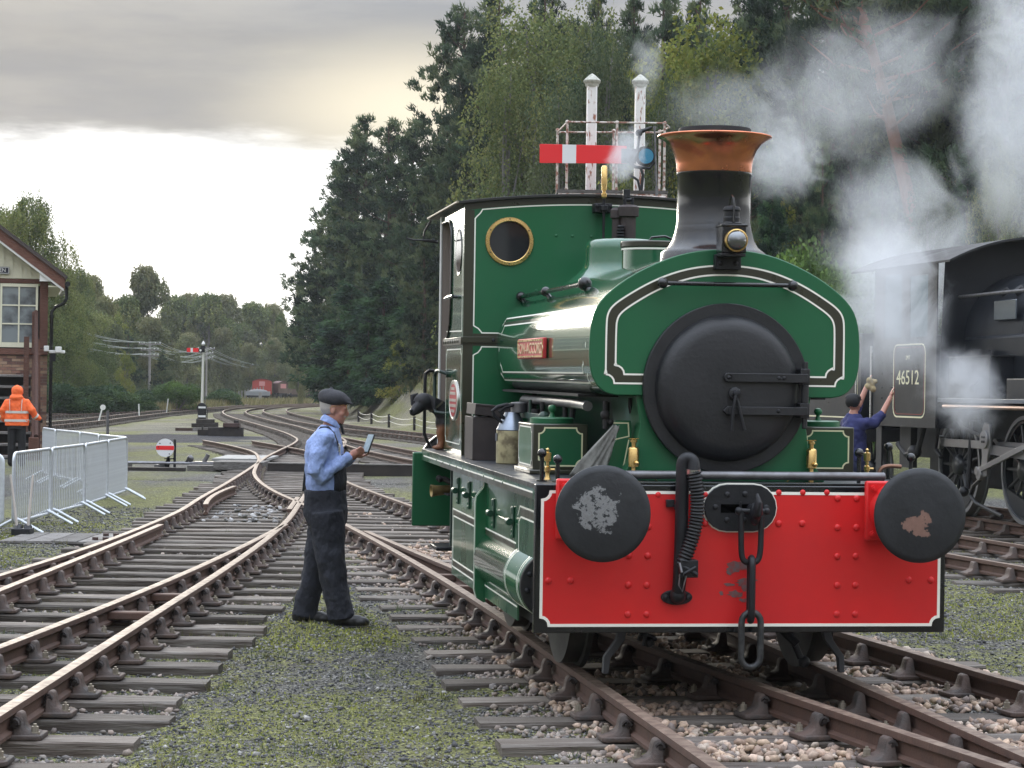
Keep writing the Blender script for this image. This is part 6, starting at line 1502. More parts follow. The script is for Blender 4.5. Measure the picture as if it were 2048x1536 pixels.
MB().b2((-.62, -.86, -.08), (1.1, -.77, .02)).build('edge_timber', DARKTIM, bw)
for k in range(6): MB().cyl((.5 + .12 * (k % 3), -.5 + .7 * (k // 3), .0), (.5 + .12 * (k % 3), -.5 + .7 * (k // 3), .07), .035, n=6).build('bolt', RUSTP, bw)
MB().b2((.65, -.6, -.03), (1.15, .5, .02)).build('board', PLANK, bw)
bw2 = thing('board_crossing', 'grey board at the left frame edge beside the point levers', 'boards', (-6.35, 26.7, 0)); MB().b2((-.35, -.5, -.01), (.18, .5, .03)).build('board', PLANK, bw2, bev=.006)
# white stakes in the yard
STK = [(-28.98, 152.5, .85, .08, 0, 'white stake leftmost, beside the far sidings'), (-19.4, 107, .78, .10, 1, 'leaning white stake with round white disc on top'), (-27.0, 159, .62, 0, 0, 'short white stake behind the disc stake'), (-19.75, 121, .85, -.02, 0, 'white stake in the middle of the yard on a small base'), (-22.45, 148.3, .98, .05, 0, 'white stake nearest the distant signal'), (-13.99, 79, .95, 0, 2, 'grey post standing behind the barrier corner')]
for x, y, h, ln_, k, lab in STK:
    o = thing('marker_stake', lab, 'stake', (x, y, -.02), 0, 'marker stakes in the yard')
    MB().cyl((0, 0, 0), (ln_ * 2, 0, h), .035 if k != 2 else .05, n=8).build('stake', WHITEP if k != 2 else STEELD, o)
    if k == 1: MB().cyl((ln_ * 2 + .02, -.03, h), (ln_ * 2 + .02, .0, h), .13, n=20).build('disc', WHITEP, o)
    if k == 0 and x > -23: MB().b2((-.25, -.2, -.0), (.5, .2, .08)).build('stake_base', BLACKM, o)
# ================================================================== telegraph poles and wires
def pole(loc, h, label, arms):
    o = thing('telegraph_pole', label, 'pole', loc, 0, 'telegraph poles along the line')
    MB().tube([(0, 0, 0), (0, 0, h)], [.16, .11], 8).build('pole', mat('pole_grey', (.22, .21, .20), .85) if 'pole_grey' not in bpy.data.materials else bpy.data.materials['pole_grey'], o)
    for k in range(arms):
        z = h - .25 - k * .55; w_ = 1.05 - .2 * (k > 0)
        a = MB().b2((-w_, -.1, z - .06), (w_, -.02, z + .06)).build('crossarm', bpy.data.materials['pole_grey'], o)
        for j in (-1, -.55, .55, 1): MB().lathe([(.03, 0), (.045, .03), (.045, .11), (.02, .14), (0, .14)], (j * w_ * .92, -.06, z + .06), n=8).build('insulator', WHITEP, a)
    return o
p1 = pole((-34.2, 215, 0), 5.95, 'nearest telegraph pole left of the signal', 3)
p2 = pole((-37.3, 278, 0), 6.6, 'telegraph pole just behind the signal post', 3)
p3 = pole((-34.6, 303, 0), 4.9, 'telegraph pole left of the red wagon', 2)
p4 = pole((-30.2, 330, 0), 4.3, 'last telegraph pole at the vanishing bend', 1)
wr = thing('telegraph_wires', 'sagging telegraph wires strung between the poles', 'wires', (0, 0, 0))
def sag(a, b, s, n=10): a = Vector(a); b = Vector(b); return [tuple(a.lerp(b, i / n) - Vector((0, 0, s * 4 * (i / n) * (1 - i / n)))) for i in range(n + 1)]
WIRE = mat('wire', (.30, .33, .30), .5)
for k in range(3):
    for j in (-1, -.55, .55, 1):
        z = 5.75 - .55 * k; z2 = 6.4 - .55 * k; w_ = (1.05 - .2 * (k > 0)) * .92 * j
        MB().tube(sag((-33.2 + w_, 150, z + 1.0), (-34.2 + w_, 215, z + .15), .7), .016, 4).build('wire', WIRE, wr)
        MB().tube(sag((-34.2 + w_, 215, z + .15), (-37.3 + w_, 278, z2 + .15), .8), .018, 4).build('wire', WIRE, wr)
        if k < 2:
            MB().tube(sag((-37.3 + w_, 278, z2 - .2), (-34.6 + w_, 303, 4.7 - .5 * k), .3), .02, 4).build('wire', WIRE, wr)
            MB().tube(sag((-34.6 + w_, 303, 4.7 - .5 * k), (-30.2 + w_, 330, 4.2 - .4 * k), .35), .02, 4).build('wire', WIRE, wr)
# wire fence at the foot of the bank
fe = thing('wire_fence', 'low post and wire fence in front of the brown bank', 'fence', (0, 0, 0))
fy = [84, 92, 100, 108, 116, 124]; fx = [float(REZ(y)) + 2.6 for y in fy]
for x, y in zip(fx, fy): MB().cyl((x, y, -.1), (x, y, .62), .06, n=6).build('fence_post', DARKTIM, fe)
for i in range(5):
    for z in (.55, .3): MB().tube(sag((fx[i], fy[i], z), (fx[i + 1], fy[i + 1], z), .12, 6), .009, 4).build('fence_wire', WIRE, fe)
# grey paling fence on far bank
pf = thing('paling_fence', 'short grey paling fence on the grassy slope left of the wagons', 'fence', (-30, 250, .2))
for k in range(9): MB().b2((k * .28, k * .5, 0), (k * .28 + .12, k * .5 + .05, 1.1 + k * .07)).build('paling', bpy.data.materials['pole_grey'], pf)
# ================================================================== wagons far down the line
def wagon(loc, rz, L, W, z0, z1, m, label, cat='wagon', roof=False, load=False):
    o = thing('railway_wagon', label, cat, loc, rz, 'wagons standing far down the line')
    if roof:
        P = [(-W / 2, z0), (W / 2, z0)] + [(W / 2 - W * i / 10, z1 - .28 * (2 * i / 10 - 1) ** 2) for i in range(11)]
        MB().prism(P, lambda a, b, d: (a, d, b), -L / 2, L / 2).build('body', m, o, smooth=False)
        MB().prism([(a * 1.04, b + .012) for a, b in P[2:]] + [(a * 1.04, b + .06) for a, b in reversed(P[2:])], lambda a, b, d: (a, d, b), -L / 2 - .1, L / 2 + .1).build('roof', mat('van_roof', (.12, .06, .055), .7), o)
        MB().b2((-.35, -L / 2 - .03, z1 - .85), (.35, -L / 2 - .005, z1 - .3)).build('end_panel', mat('pink_panel', (.45, .2, .2), .6), o)
    else:
        for a, b in (((-W / 2, -L / 2, z0), (W / 2, -L / 2 + .08, z1)), ((-W / 2, L / 2 - .08, z0), (W / 2, L / 2, z1)), ((-W / 2, -L / 2 + .081, z0), (-W / 2 + .08, L / 2 - .081, z1)), ((W / 2 - .08, -L / 2 + .081, z0), (W / 2, L / 2 - .081, z1))): MB().b2(a, b).build('side_board', m, o)
    MB().b2((-W / 2 + .1, -L / 2, z0 - .18), (W / 2 - .1, L / 2, z0 - .005)).build('underframe', BLACKM, o)
    for y in (-L * .3, L * .3):
        for s in (-1, 1): MB().cyl((s * .72, y, .42), (s * .60, y, .42), .42, n=16).build('wheel', BLACKM, o)
    if load: MB().sph((0, 0, z1 - .05), 1, 12, 6, (W * .42, L * .42, .28)).build('load', mat('coal_grey', (.12, .12, .12), .9), o)
    for s in (-1, 1): MB().cyl((s * .85, -L / 2 - .4, z0 - .12), (s * .85, -L / 2, z0 - .12), .14, n=10).build('buffer', BLACK, o)
    return o
RWAG = mat('wagon_red', (.30, .035, .025), .6)
GWAG = mat('wagon_grey', (.24, .25, .26), .7); BWAG = mat('wagon_brown', (.09, .06, .05), .7, col2=(.16, .13, .09), ns=1)
wagon((-26.7, 240, .15), .1, 5.5, 2.5, .75, 1.18, GWAG, 'grey low-sided wagon with a load, nearest the camera in front of the red van', load=True)
wagon((-31.0, 283, .15), .1, 6, 2.35, .75, 2.62, RWAG, 'red van with curved roof behind the grey wagon', 'van', roof=True)
wagon((-28.9, 284.5, .15), .35, 3.0, 1.2, .9, 2.35, BWAG, 'open brake veranda right of the red van', 'wagon', roof=True)
for i, (x, y) in enumerate(((-28.2, 288.5), (-27.2, 292), (-26.3, 295.5))): wagon((x, y, .15), -1.2, 2.2, 2.0, .75, 1.45 - .05 * i, BWAG, ['brown open wagon right after the red van', 'middle brown open wagon at the bend', 'last brown open wagon at the bend'][i])
bxs('stump_post', 'short grey post in front of the wagons', 'post', (-25.6, 232, 0), [((-.15, -.1, 0), (.15, .1, 1.25), 'post', bpy.data.materials['pole_grey'])])
# ================================================================== signal box
sbx = thing('signal_box', 'brick and cream timber signal box with brown gable at left edge', 'building', (-9.55 * 1.6, 36.56 * 1.6, -1.104), R(12.5))
sbx.scale = (1.6, 1.6, 1.6)
BR = [mat('brick_%d' % i, c, .85, col2=c2, ns=11, bs=.3, rnd=True) for i, (c, c2) in enumerate([((.30, .17, .125), (.19, .10, .08)), ((.36, .23, .155), (.26, .15, .11)), ((.20, .11, .09), (.12, .08, .07)), ((.42, .29, .20), (.28, .18, .13))])]
for m in BR: m.name = 'brick'
MORTAR = mat('mortar', (.24, .21, .18), .9)
W2 = 2.05
MB().b2((-W2, .012, 0), (W2, 4.0, 2.30)).build('wall', MORTAR, sbx)
BM = [MB().box((0, 0, 0), (.134, .03, .041)).mesh('brick', m, smooth=False) for m in BR]; BH = [MB().box((0, 0, 0), (.064, .03, .041)).mesh('brick', m, smooth=False) for m in BR]
random.seed(3); nb_ = 0; rest = MB()
for r in range(48):
    z = .03 + r * .0475; x = W2; alt = r % 2
    first = True
    while x > -W2 + .1:
        half_ = (alt and first); L = .064 if half_ else .134; first = False
        xc = x - L / 2
        if xc > .95 and z > .62: mcopy('brick', random.choice(BH if half_ else BM), sbx, (xc, -.002 + random.uniform(-.003, .003), z)); nb_ += 1
        else: rest.box((xc, -.002, z), (L, .03, .041))
        x -= L + .0075
tag(rest.build('brickwork', BR[0], sbx, smooth=False), kind='stuff')
MB().b2((-W2 - .01, -.06, 2.30), (W2 + .01, 3.98, 2.40)).build('sill_beam', BROWNW, sbx, bev=.006)
MB().b2((.05, -.05, 1.70), (1.6, -.018, 1.78)).build('lintel', DARKTIM, sbx)
MB().b2((-W2, .02, 2.41), (W2, 4.0, 3.40)).build('upper_wall', CREAMW, sbx) if False else None
MB().b2((W2 - .13, -.05, 2.41), (W2, .12, 3.58)).build('corner_post', BROWNW, sbx, bev=.006)
MB().b2((-W2, -.04, 3.455), (W2 - .131, .02, 3.53)).build('head_beam', BROWNW, sbx, bev=.004)
MB().b2((-W2, .3, 2.45), (W2 - .1, 3.9, 2.47)).build('inner_floor', DARKTIM, sbx); MB().b2((-W2, 3.9, 2.41), (W2, 4.0, 3.58)).build('back_wall', DARKTIM, sbx)
MB().b2((W2 - .03, .13, 2.41), (W2 - .0, 3.9, 2.75)).b2((W2 - .03, .13, 3.4), (W2, 3.9, 3.58)).build('side_wall', CREAMW, sbx)
PANE = mat('window_pane', (.20, .23, .24), .06, 0, coat=1, col2=(.05, .055, .06), ns=1.3, thr=(.45, .55), amt=1)
for c in range(6):
    x1 = W2 - .16 - c * .62; x0 = x1 - .60
    wf = MB().b2((x0, -.03, 2.42), (x0 + .035, .02, 3.45)).b2((x1 - .035, -.03, 2.42), (x1, .02, 3.45)).b2((x0 + .036, -.03, 2.42), (x1 - .036, .02, 2.50)).b2((x0 + .036, -.03, 3.40), (x1 - .036, .02, 3.45)).build('window', CREAMW, sbx)
    xm = (x0 + x1) / 2
    MB().b2((xm - .012, -.025, 2.50), (xm + .012, .015, 3.40)).build('glazing_bar', CREAMW, wf)
    for z in (2.80, 3.10): MB().b2((x0 + .036, -.022, z - .011), (xm - .0125, .012, z + .011)).b2((xm + .0125, -.022, z - .011), (x1 - .036, .012, z + .011)).build('glazing_bar', CREAMW, wf)
    for i in range(2):
        for j in range(3):
            a = x0 + .037 if i == 0 else xm + .0125; b = xm - .0125 if i == 0 else x1 - .037
            MB().b2((a, -.006, 2.505 + j * .30), (b, -.002, 2.785 + j * .30 + (.01 if j else 0))).build('pane', PANE, wf)
apex = 3.53 + (W2 + .22) * .745
# gable boards: each its own piece
x = W2 - .14
while x > -W2:
    x0 = x - .145; za = 3.535; zt = lambda q_: apex - abs(q_) * .745 - .16
    if zt(x) > za + .03 or zt(x0) > za + .03:
        MB().prism([(x0 + .004, za), (x - .004, za), (x - .004, max(za + .01, zt(x))), (x0 + .004, max(za + .01, zt(x0)))], lambda a, b, d: (a, d, b), -.03, .0).build('gable_board', CREAMW, sbx, smooth=False)
        MB().b2((x - .014, -.045, za), (x + .014, -.031, max(za + .02, zt(x)))).build('cover_strip', CREAMW, sbx, smooth=False)
    x = x0
for s in (-1, 1):
    q_ = lambda a, z: (s * a, z)
    MB().prism([q_(0, apex + .05), q_(W2 + .26, apex + .05 - (W2 + .26) * .745), q_(W2 + .26, apex - .14 - (W2 + .26) * .745), q_(0, apex - .14)], lambda a, b, d: (a, d, b), -.30, -.26).build('bargeboard', BROWNW, sbx, smooth=False)
    MB().prism([q_(0, apex - .141), q_(W2 + .24, apex - .141 - (W2 + .24) * .745), q_(W2 + .24, apex - .18 - (W2 + .24) * .745), q_(0, apex - .18)], lambda a, b, d: (a, d, b), -.29, -.25).build('white_trim', WHITEP, sbx, smooth=False)
    rfm = MB().prism([q_(0, apex + .08), q_(W2 + .28, apex + .08 - (W2 + .28) * .745), q_(W2 + .28, apex + .04 - (W2 + .28) * .745), q_(0, apex + .04)], lambda a, b, d: (a, d, b), -.34, 4.3)
    rfm.build('roof', mat('slate', (.07, .055, .05), .7, bs=.3) if s < 0 else bpy.data.materials['slate'], sbx, smooth=False)
    for k in range(14):
        t0 = k / 14; a0 = (W2 + .28) * t0; a1 = (W2 + .28) * (t0 + 1 / 14) + .02
        MB().prism([q_(a0, apex + .115 - a0 * .745), q_(a1, apex + .105 - a1 * .745), q_(a1, apex + .085 - a1 * .745), q_(a0, apex + .081 - a0 * .745)], lambda a, b, d: (a, d, b), -.34, 4.3).build('slate_course', bpy.data.materials['slate'], sbx, smooth=False)
MB().b2((W2, -.24, 3.40), (W2 + .22, 4.0, 3.42)).build('soffit', CREAMW, sbx)
MB().b2((W2 - .14, -.26, 3.49), (W2 + .06, -.02, 3.66)).build('eaves_block', WHITEP, sbx)
gt = MB()
for k in range(7): gt.tube([(W2 + .30, -.32 + k * .62, 3.45), (W2 + .30, .29 + k * .62, 3.45)], .045, 10)
gt.build('gutter', BLACKG, sbx)
MB().tube([(W2 + .29, -.2, 3.42), (W2 + .29, -.2, 3.22), (W2 + .25, -.18, 3.14), (W2 + .12, -.10, 3.08), (W2 + .06, -.08, 3.0), (W2 + .06, -.08, 0)], .028, 12).build('downpipe', BLACKG, sbx)
for z in (2.9, 1.5, .6): MB().lathe([(.037, 0), (.037, .05)], (W2 + .06, -.08, z), n=14).build('pipe_collar', BLACKG, sbx)
sg = MB().b2((.62, -.085, 3.60), (1.43, -.055, 3.715)).build('name_board', mat('sign_navy', (.012, .014, .03), .4), sbx, bev=.004)
MB().stripe([(.63, 3.61), (1.42, 3.61), (1.42, 3.705), (.63, 3.705)], .008, FR(-.085), True, .002).build('sign_border', WHITEP, sg)
text('lettering', 'BOAT OF GARTEN', .088, WHITEP, sg, Matrix(((1, 0, 0, 1.025), (0, 0, -1, -.087), (0, 1, 0, 3.658), (0, 0, 0, 1))), .002, xs=.95)
MB().b2((W2 + .02, -.18, 2.33), (W2 + .28, -.10, 2.38)).b2((W2 - .06, -.24, 2.36), (W2 + .02, -.14, 2.45)).b2((W2 + .12, -.24, 2.34), (W2 + .22, -.14, 2.44)).build('floodlight', WHITEP, sbx, bev=.01)
MB().b2((W2 + .05, -.16, 2.20), (W2 + .13, -.08, 2.33)).build('camera_box', BLACK, sbx)
# timber steps up to the door, with handrail
stp2 = empty('staircase'); stp2.parent = sbx
for k in range(11):
    MB().b2((.95, -2.3 + k * .2, .18 * k + .14), (1.80, -2.05 + k * .2, .18 * k + .18)).build('tread', PLANK, stp2, bev=.006)
    MB().b2((.96, -2.08 + k * .2, .18 * k), (1.79, -2.055 + k * .2, .18 * k + .139)).build('riser', DARKTIM, stp2)
for x in (.90, 1.81): MB().prism([(-2.35, 0), (-.05, 2.07), (-.05, 2.3), (-2.35, .25)], lambda a, b, d: (x + d, a, b), 0, .045).build('stringer', BROWNW, stp2)
MB().b2((1.75, -2.42, 0), (1.90, -2.33, 1.02)).b2((1.80, -.2, 2.31), (1.88, -.12, 3.0)).build('newel', BROWNW, stp2, bev=.01)
MB().tube([(1.86, -2.36, 1.04), (1.86, -.15, 3.0)], .035, 8).build('handrail', BROWNW, stp2)
MB().b2((1.66, -2.34, 1.1), (1.74, -2.28, 2.55)).build('rail_post', BROWNW, stp2)
for k in range(6): MB().b2((1.90, -2.0 + k * .3, .1), (1.93, -1.9 + k * .3, 1.3 + .25 * k)).build('side_board', BROWNW, stp2)
# ================================================================== crowd barriers
def barrier():
    r = thing('crowd_barrier', 'b', 'barrier'); L = 1.0; z0, z1, rr = .15, .99, .10; P = []
    for cx_, cz_, a0 in ((.5 - rr / 2.2, z1 - rr, 0), (-.5 + rr / 2.2, z1 - rr, 90), (-.5 + rr / 2.2, z0 + rr * .6, 180), (.5 - rr / 2.2, z0 + rr * .6, 270)):
        for i in range(5):
            a = R(a0 + 22.5 * i); P.append((cx_ + rr / 2.2 * math.cos(a), 0, cz_ + (rr if a0 < 180 else rr * .6) * math.sin(a)))
    MB().tube(P, .019, 10, True).build('frame', GALV, r)
    me = MB().cyl((0, 0, z0), (0, 0, z1), .0075, n=6).mesh('bar', GALV)
    for k in range(19): mcopy('bar', me, r, (-.5 + (k + 1) / 20, 0, 0))
    return r
BARR = barrier(); first_b = [True]; BT = [(c, []) for c in kids(BARR)]
FT = MB().tube([(0, -.33, .02), (0, -.05, .17), (0, .0, .19), (0, .05, .17), (0, .33, .02)], .019, 8).mesh('foot', GALV)
def put_barrier(a, b, label):
    a = Vector((*a, 0)); b = Vector((*b, 0)); d = b - a; L = d.length; rz = math.atan2(d.y, d.x); c = (a + b) / 2
    if first_b[0]: o = BARR; o.location = c; o.rotation_euler = (0, 0, rz); first_b[0] = False
    else: o = dup(BARR, c, rz, tree=BT)
    tag(o, label, 'barrier', 'galvanised crowd barriers')
    o.scale = (L * .985, 1, 1)
    for s in (-.42, .42): mcopy('foot', FT, o, (s, 0, 0)).scale = (1 / L, 1, 1)
    MB().cyl((.5, 0, .75), (.512, 0, .75), .012).cyl((.5, 0, .4), (.512, 0, .4), .012).build('hook', GALV, o)
put_barrier((-8.3, 27.9), (-6.08, 27.3), 'front crowd barrier cut by the left frame edge')
J = [(-6.02, 27.6), (-6.01, 29.8), (-5.98, 32.0), (-6.07, 34.3), (-6.15, 36.5)]
for i in range(4): put_barrier(J[i], J[i + 1], ['crowd barrier behind the white levers, nearest of the receding row', 'second crowd barrier of the receding row', 'third crowd barrier of the receding row', 'farthest crowd barrier of the receding row, at the corner'][i])
K_ = [(-8.95, 43.6), (-8.35, 41.8), (-7.55, 40.0), (-6.9, 38.2), (-6.17, 36.6)]
for i in range(4): put_barrier(K_[i], K_[i + 1], ['back row crowd barrier touching the signal box pipe', 'back row crowd barrier second from the signal box', 'back row crowd barrier third from the signal box', 'back row crowd barrier joining the corner'][i])
# ================================================================== black tender engine on the right
BL = thing('steam_locomotive', 'black tender engine numbered 46512 standing in steam on the far right track', 'locomotive')
_a = .2165; BL.matrix_world = Matrix(((math.cos(_a), -math.sin(_a), 0, 7.0), (math.sin(_a), math.cos(_a), 0, 31.1), (0, 0, 1, RT), (0, 0, 0, 1)))
BK = mat('engine_black', (.012, .014, .018), .36, col2=(.025, .028, .034), ns=2.2, rv=.1, bs=.08, bn=5, spec=.3)
BKD = mat('engine_black_dull', (.016, .017, .02), .55, col2=(.04, .04, .042), ns=4, rv=.1)
CREAML = mat('cream_transfer', (.78, .74, .50), .5)
def bp(mb, name, m=BK, bev=0, par=None, **k): return mb.build(name, m, par or BL, bev=bev, **k)
cb = empty('cab'); cb.parent = BL
csd = [(-.02, 1.18), (2.30, 1.18), (2.30, 2.55), (2.05, 2.70), (2.05, 3.38), (2.30, 3.45), (-.02, 3.45)]
bp(MB().b2((-1.30, 0, 1.20), (-1.285, 2.30, 2.45)), 'side_sheet', par=cb)
bp(MB().b2((-1.298, 0, 2.452), (-1.283, .32, 3.46)).b2((-1.298, .95, 2.452), (-1.283, 1.25, 3.46)).b2((-1.297, .321, 3.3), (-1.284, .949, 3.459)).b2((-1.297, 1.9, 2.452), (-1.283, 2.28, 3.46)).b2((-1.296, 1.251, 3.35), (-1.285, 1.899, 3.458)), 'window_surround', par=cb)
bp(MB().b2((-1.291, .321, 2.452), (-1.287, .949, 3.298)), 'sliding_window', mat('cab_window', (.16, .21, .23), .15), par=cb)
bp(MB().b2((-1.291, 1.251, 2.452), (-1.287, 1.899, 3.348)), 'sliding_window', bpy.data.materials['cab_window'], par=cb)
CRV = lambda u: 3.80 - .34 * (u / 1.32) ** 2
U2 = [-1.32 + 2.64 * i / 20 for i in range(21)]
bp(MB().prism([(a, CRV(a)) for a in U2] + [(a, CRV(a) - .03) for a in reversed(U2)], lambda a, b, d: (a, d, b), -.45, 3.2), 'cab_roof', BKD, par=cb)
bp(MB().prism([(-1.28, 1.2), (1.28, 1.2)] + [(a, CRV(a) - .035) for a in reversed(U2[1:-1])], lambda a, b, d: (a, d, b), -.01, .01), 'cab_front', par=cb, smooth=False)
bp(MB().b2((1.285, 0, 1.2), (1.30, 2.3, 3.46)), 'far_side_sheet', par=cb)
rr_ = lambda v0, v1, z0, z1, r: [(v1 - r + r * math.cos(R(t)), z1 - r + r * math.sin(R(t))) for t in (0, 30, 60, 90)] + [(v0 + r + r * math.cos(R(t)), z1 - r + r * math.sin(R(t))) for t in (90, 120, 150, 180)] + [(v0 + r + r * math.cos(R(t)), z0 + r + r * math.sin(R(t))) for t in (180, 210, 240, 270)] + [(v1 - r + r * math.cos(R(t)), z0 + r + r * math.sin(R(t))) for t in (270, 300, 330, 360)]
bp(MB().stripe(rr_(.38, 1.52, 1.34, 2.35, .12), .022, SD(-1.30), True, .002), 'lining', CREAML, par=cb)
bp(MB().stripe(rr_(.42, 1.48, 1.38, 2.31, .10), .008, SD(-1.30), True, .002), 'lining', mat('fine_red_line', (.3, .05, .04), .5), par=cb)
MB2 = Matrix(((0, 0, -1, -1.303), (-1, 0, 0, .99), (0, 1, 0, 1.88), (0, 0, 0, 1)))
text('number', '46512', .285, CREAML, cb, MB2, .002, xs=1.15)
MB3 = MB2.copy(); MB3[2][3] = 2.165; text('power_class', '2MT', .085, CREAML, cb, MB3, .002, xs=1.0)
for v in (1.55, 1.6, 1.95):
    for z in (1.6, 1.75, 1.95, 2.1, 2.25): mcopy('rivet', RV_BLK, cb, (-1.30, v, z), (0, 0, -math.pi / 2))
bp(MB().cyl((-1.31, 2.36, 1.25), (-1.31, 2.36, 2.35), .018, n=8), 'handrail', STEEL)
bp(MB().cyl((-1.31, 2.95, 1.25), (-1.31, 2.95, 2.35), .018, n=8), 'handrail', STEEL)
# tender
tn = empty('tender'); tn.parent = BL
bp(MB().b2((-1.25, 2.9, 1.15), (1.25, 8.6, 2.55)), 'tender_side', par=tn, bev=.02)
bp(MB().stripe(rr_(3.05, 6.5, 1.3, 2.4, .1), .02, SD(-1.25), True, .002), 'lining', CREAML, par=tn)
bp(MB().b2((-1.2, 2.8, .95), (1.2, 8.8, 1.14)), 'tender_frame', BKD, par=tn)
# boiler, firebox, running plate
bo2 = empty('boiler'); bo2.parent = BL
bp(MB().lathe([(.72, -8.2), (.74, -8.19), (.76, -2.4), (.83, -2.3), (.85, -2.28), (.90, -.02), (.8, 0)], (0, 0, 2.42), (0, 1, 0), 48), 'boiler_cladding', par=bo2)
bp(MB().lathe([(.775, -2.36), (.80, -2.34), (.80, -2.26), (.775, -2.24)], (0, 0, 2.42), (0, 1, 0), 48, cap=False), 'boiler_band', par=bo2)
bp(MB().lathe([(.775, -1.75), (.865, -1.73), (.865, -1.67), (.80, -1.65)], (0, 0, 2.42), (0, 1, 0), 48, cap=False), 'boiler_band', par=bo2)
bp(MB().b2((-.92, -2.25, 1.6), (.92, -.02, 2.45)), 'firebox_side', BK, par=bo2, bev=.05)
bp(MB().lathe([(.3, 3.1), (.3, 3.45), (.22, 3.55), (0, 3.57)], (0, -4.2, 0), n=24), 'dome', par=bo2)
bp(MB().lathe([(.3, 3.0), (.24, 3.2), (.22, 3.75), (.27, 3.8), (.27, 3.88), (.2, 3.88)], (0, -7.5, 0), n=24), 'chimney', par=bo2)
for v in (-.75, -1.2, -1.6, -2.0):
    bp(MB().cyl((-.62, v, 2.98), (-.69, v, 3.06), .07, n=12), 'washout_plug', BKD, par=bo2)
bp(MB().b2((-.905, -1.62, 2.64), (-.88, -.95, 2.90)), 'inspection_cover', mat('grey_sheen', (.10, .12, .14), .2, .3, coat=.8), par=bo2, bev=.01)
bp(MB().tube([(-.98, .0, 2.98), (-.98, -1.2, 2.99), (-.98, -6, 2.99)], .024, 8), 'handrail', STEELD, par=bo2)
bp(MB().b2((-1.28, -8.2, 1.555), (1.28, 0, 1.61)), 'running_plate', mat('plate_edge', (.16, .18, .21), .35, .5), bev=.005)
bp(MB().tube([(-1.27, -.2, 1.50), (-1.27, -3, 1.50), (-1.27, -7, 1.50)], .028, 8), 'copper_pipe', mat('copper_pipe_bright', (.55, .38, .30), .3, .9))
bp(MB().b2((-1.25, -1.62, 1.612), (-.80, -.30, 2.16)), 'sand_box', BK, .01)
bp(MB().b2((-1.27, -1.66, 2.16), (-.78, -.26, 2.175)).cyl((-1.08, -.95, 2.175), (-1.08, -.95, 2.25), .13, n=20), 'sand_box_lid', BKD)
bp(MB().b2((-1.24, -4.5, 1.612), (-.85, -2.1, 1.87)), 'side_box', BK, .01)
bp(MB().cyl((-1.26, -1.0, 1.72), (-1.26, -1.3, 1.85), .02, n=6).sph((-1.27, -1.15, 1.75), .06), 'sand_gear', BKD)
# frames, wheels, rods
bp(MB().b2((-.62, -8.2, .75), (-.58, 2.3, 1.55)).b2((.58, -8.2, .75), (.62, 2.3, 1.55)).b2((-.57, -2.1, .4), (.57, 1.9, 1.5)), 'frame', BKD)
WRIM = mat('tyre_steel', (.30, .31, .33), .35, .8); SPK = mat('wheel_black', (.022, .026, .032), .35, coat=.3)
def spoked(loc, r=.70, ns=15, name='driving_wheel'):
    w_ = empty(name); w_.parent = BL; w_.location = loc
    MB().lathe([(r - .055, -.065), (r, -.065), (r, .06), (r + .028, .065), (r + .028, .085), (r - .055, .085)], (0, 0, 0), (1, 0, 0), 64).build('tyre', WRIM, w_) if False else None
    ring = MB()
    prof2 = [(r - .05, -.065), (r, -.065), (r, .05), (r + .028, .06), (r + .028, .085), (r - .05, .085), (r - .05, -.065)]
    ring.lathe(prof2, (0, 0, 0), (1, 0, 0), 64, cap=False); ring.build('tyre', WRIM, w_)
    MB().lathe([(r - .095, -.045), (r - .051, -.045), (r - .051, .06), (r - .095, .06), (r - .095, -.045)], (0, 0, 0), (1, 0, 0), 56, cap=False).build('rim', SPK, w_)
    MB().lathe([(.0, -.12), (.10, -.12), (.13, -.10), (.15, -.04), (.15, .06), (0, .06)], (0, 0, 0), (1, 0, 0), 28).build('hub', SPK, w_)
    for k in range(ns):
        a = math.tau * k / ns; MB().tube([(-.02, .13 * math.cos(a), .13 * math.sin(a)), (-.01, (r - .09) * math.cos(a), (r - .09) * math.sin(a))], [.030, .022], 6).build('spoke', SPK, w_)
    a0 = R(200) if loc[1] > 0 else R(235)
    P = [((r - .10) * math.cos(a0 + R(t)), (r - .10) * math.sin(a0 + R(t))) for t in range(0, 101, 10)]
    MB().prism(P, lambda a, b, d: (d, a, b), -.05, .02).build('balance_weight', SPK, w_)
    return w_
for v in (.32, -1.75, -3.85): spoked((-.755, v, .70))
for v in (-6.4,): spoked((-.755, v, .46), .46, 10, 'pony_wheel')
for v in (3.6, 5.6, 7.6): spoked((-.755, v, .54), .54, 10, 'tender_wheel')
def rod(p0, p1, h, w_, u, name):
    a = Vector((0, p0[0], p0[1])); b = Vector((0, p1[0], p1[1])); d = (b - a).normalized(); n_ = Vector((0, -d.z, d.y))
    m = MB(); c = [a + n_ * h / 2, b + n_ * h / 2, b - n_ * h / 2, a - n_ * h / 2]
    m.add([(u + x, v.y, v.z) for x in (-w_ / 2, w_ / 2) for v in c], [(0, 1, 2, 3), (7, 6, 5, 4), (0, 4, 5, 1), (1, 5, 6, 2), (2, 6, 7, 3), (3, 7, 4, 0)])
    for p in (a, b): m.cyl((u - w_ * .7, p.y, p.z), (u + w_ * .7, p.y, p.z), h * .85, n=20)
    return bp(m, name, mat('rod_steel', (.36, .36, .37), .3, .8) if 'rod_steel' not in bpy.data.materials else bpy.data.materials['rod_steel'], .004)
rod((.72, 1.0), (-1.15, 1.0), .11, .05, -.92, 'coupling_rod'); rod((-1.15, 1.0), (-3.25, 1.0), .11, .05, -.92, 'coupling_rod')
rod((-1.15, .95), (-5.2, .82), .13, .05, -1.02, 'connecting_rod'); rod((-.95, .66), (-2.9, 1.15), .07, .035, -1.10, 'eccentric_rod')
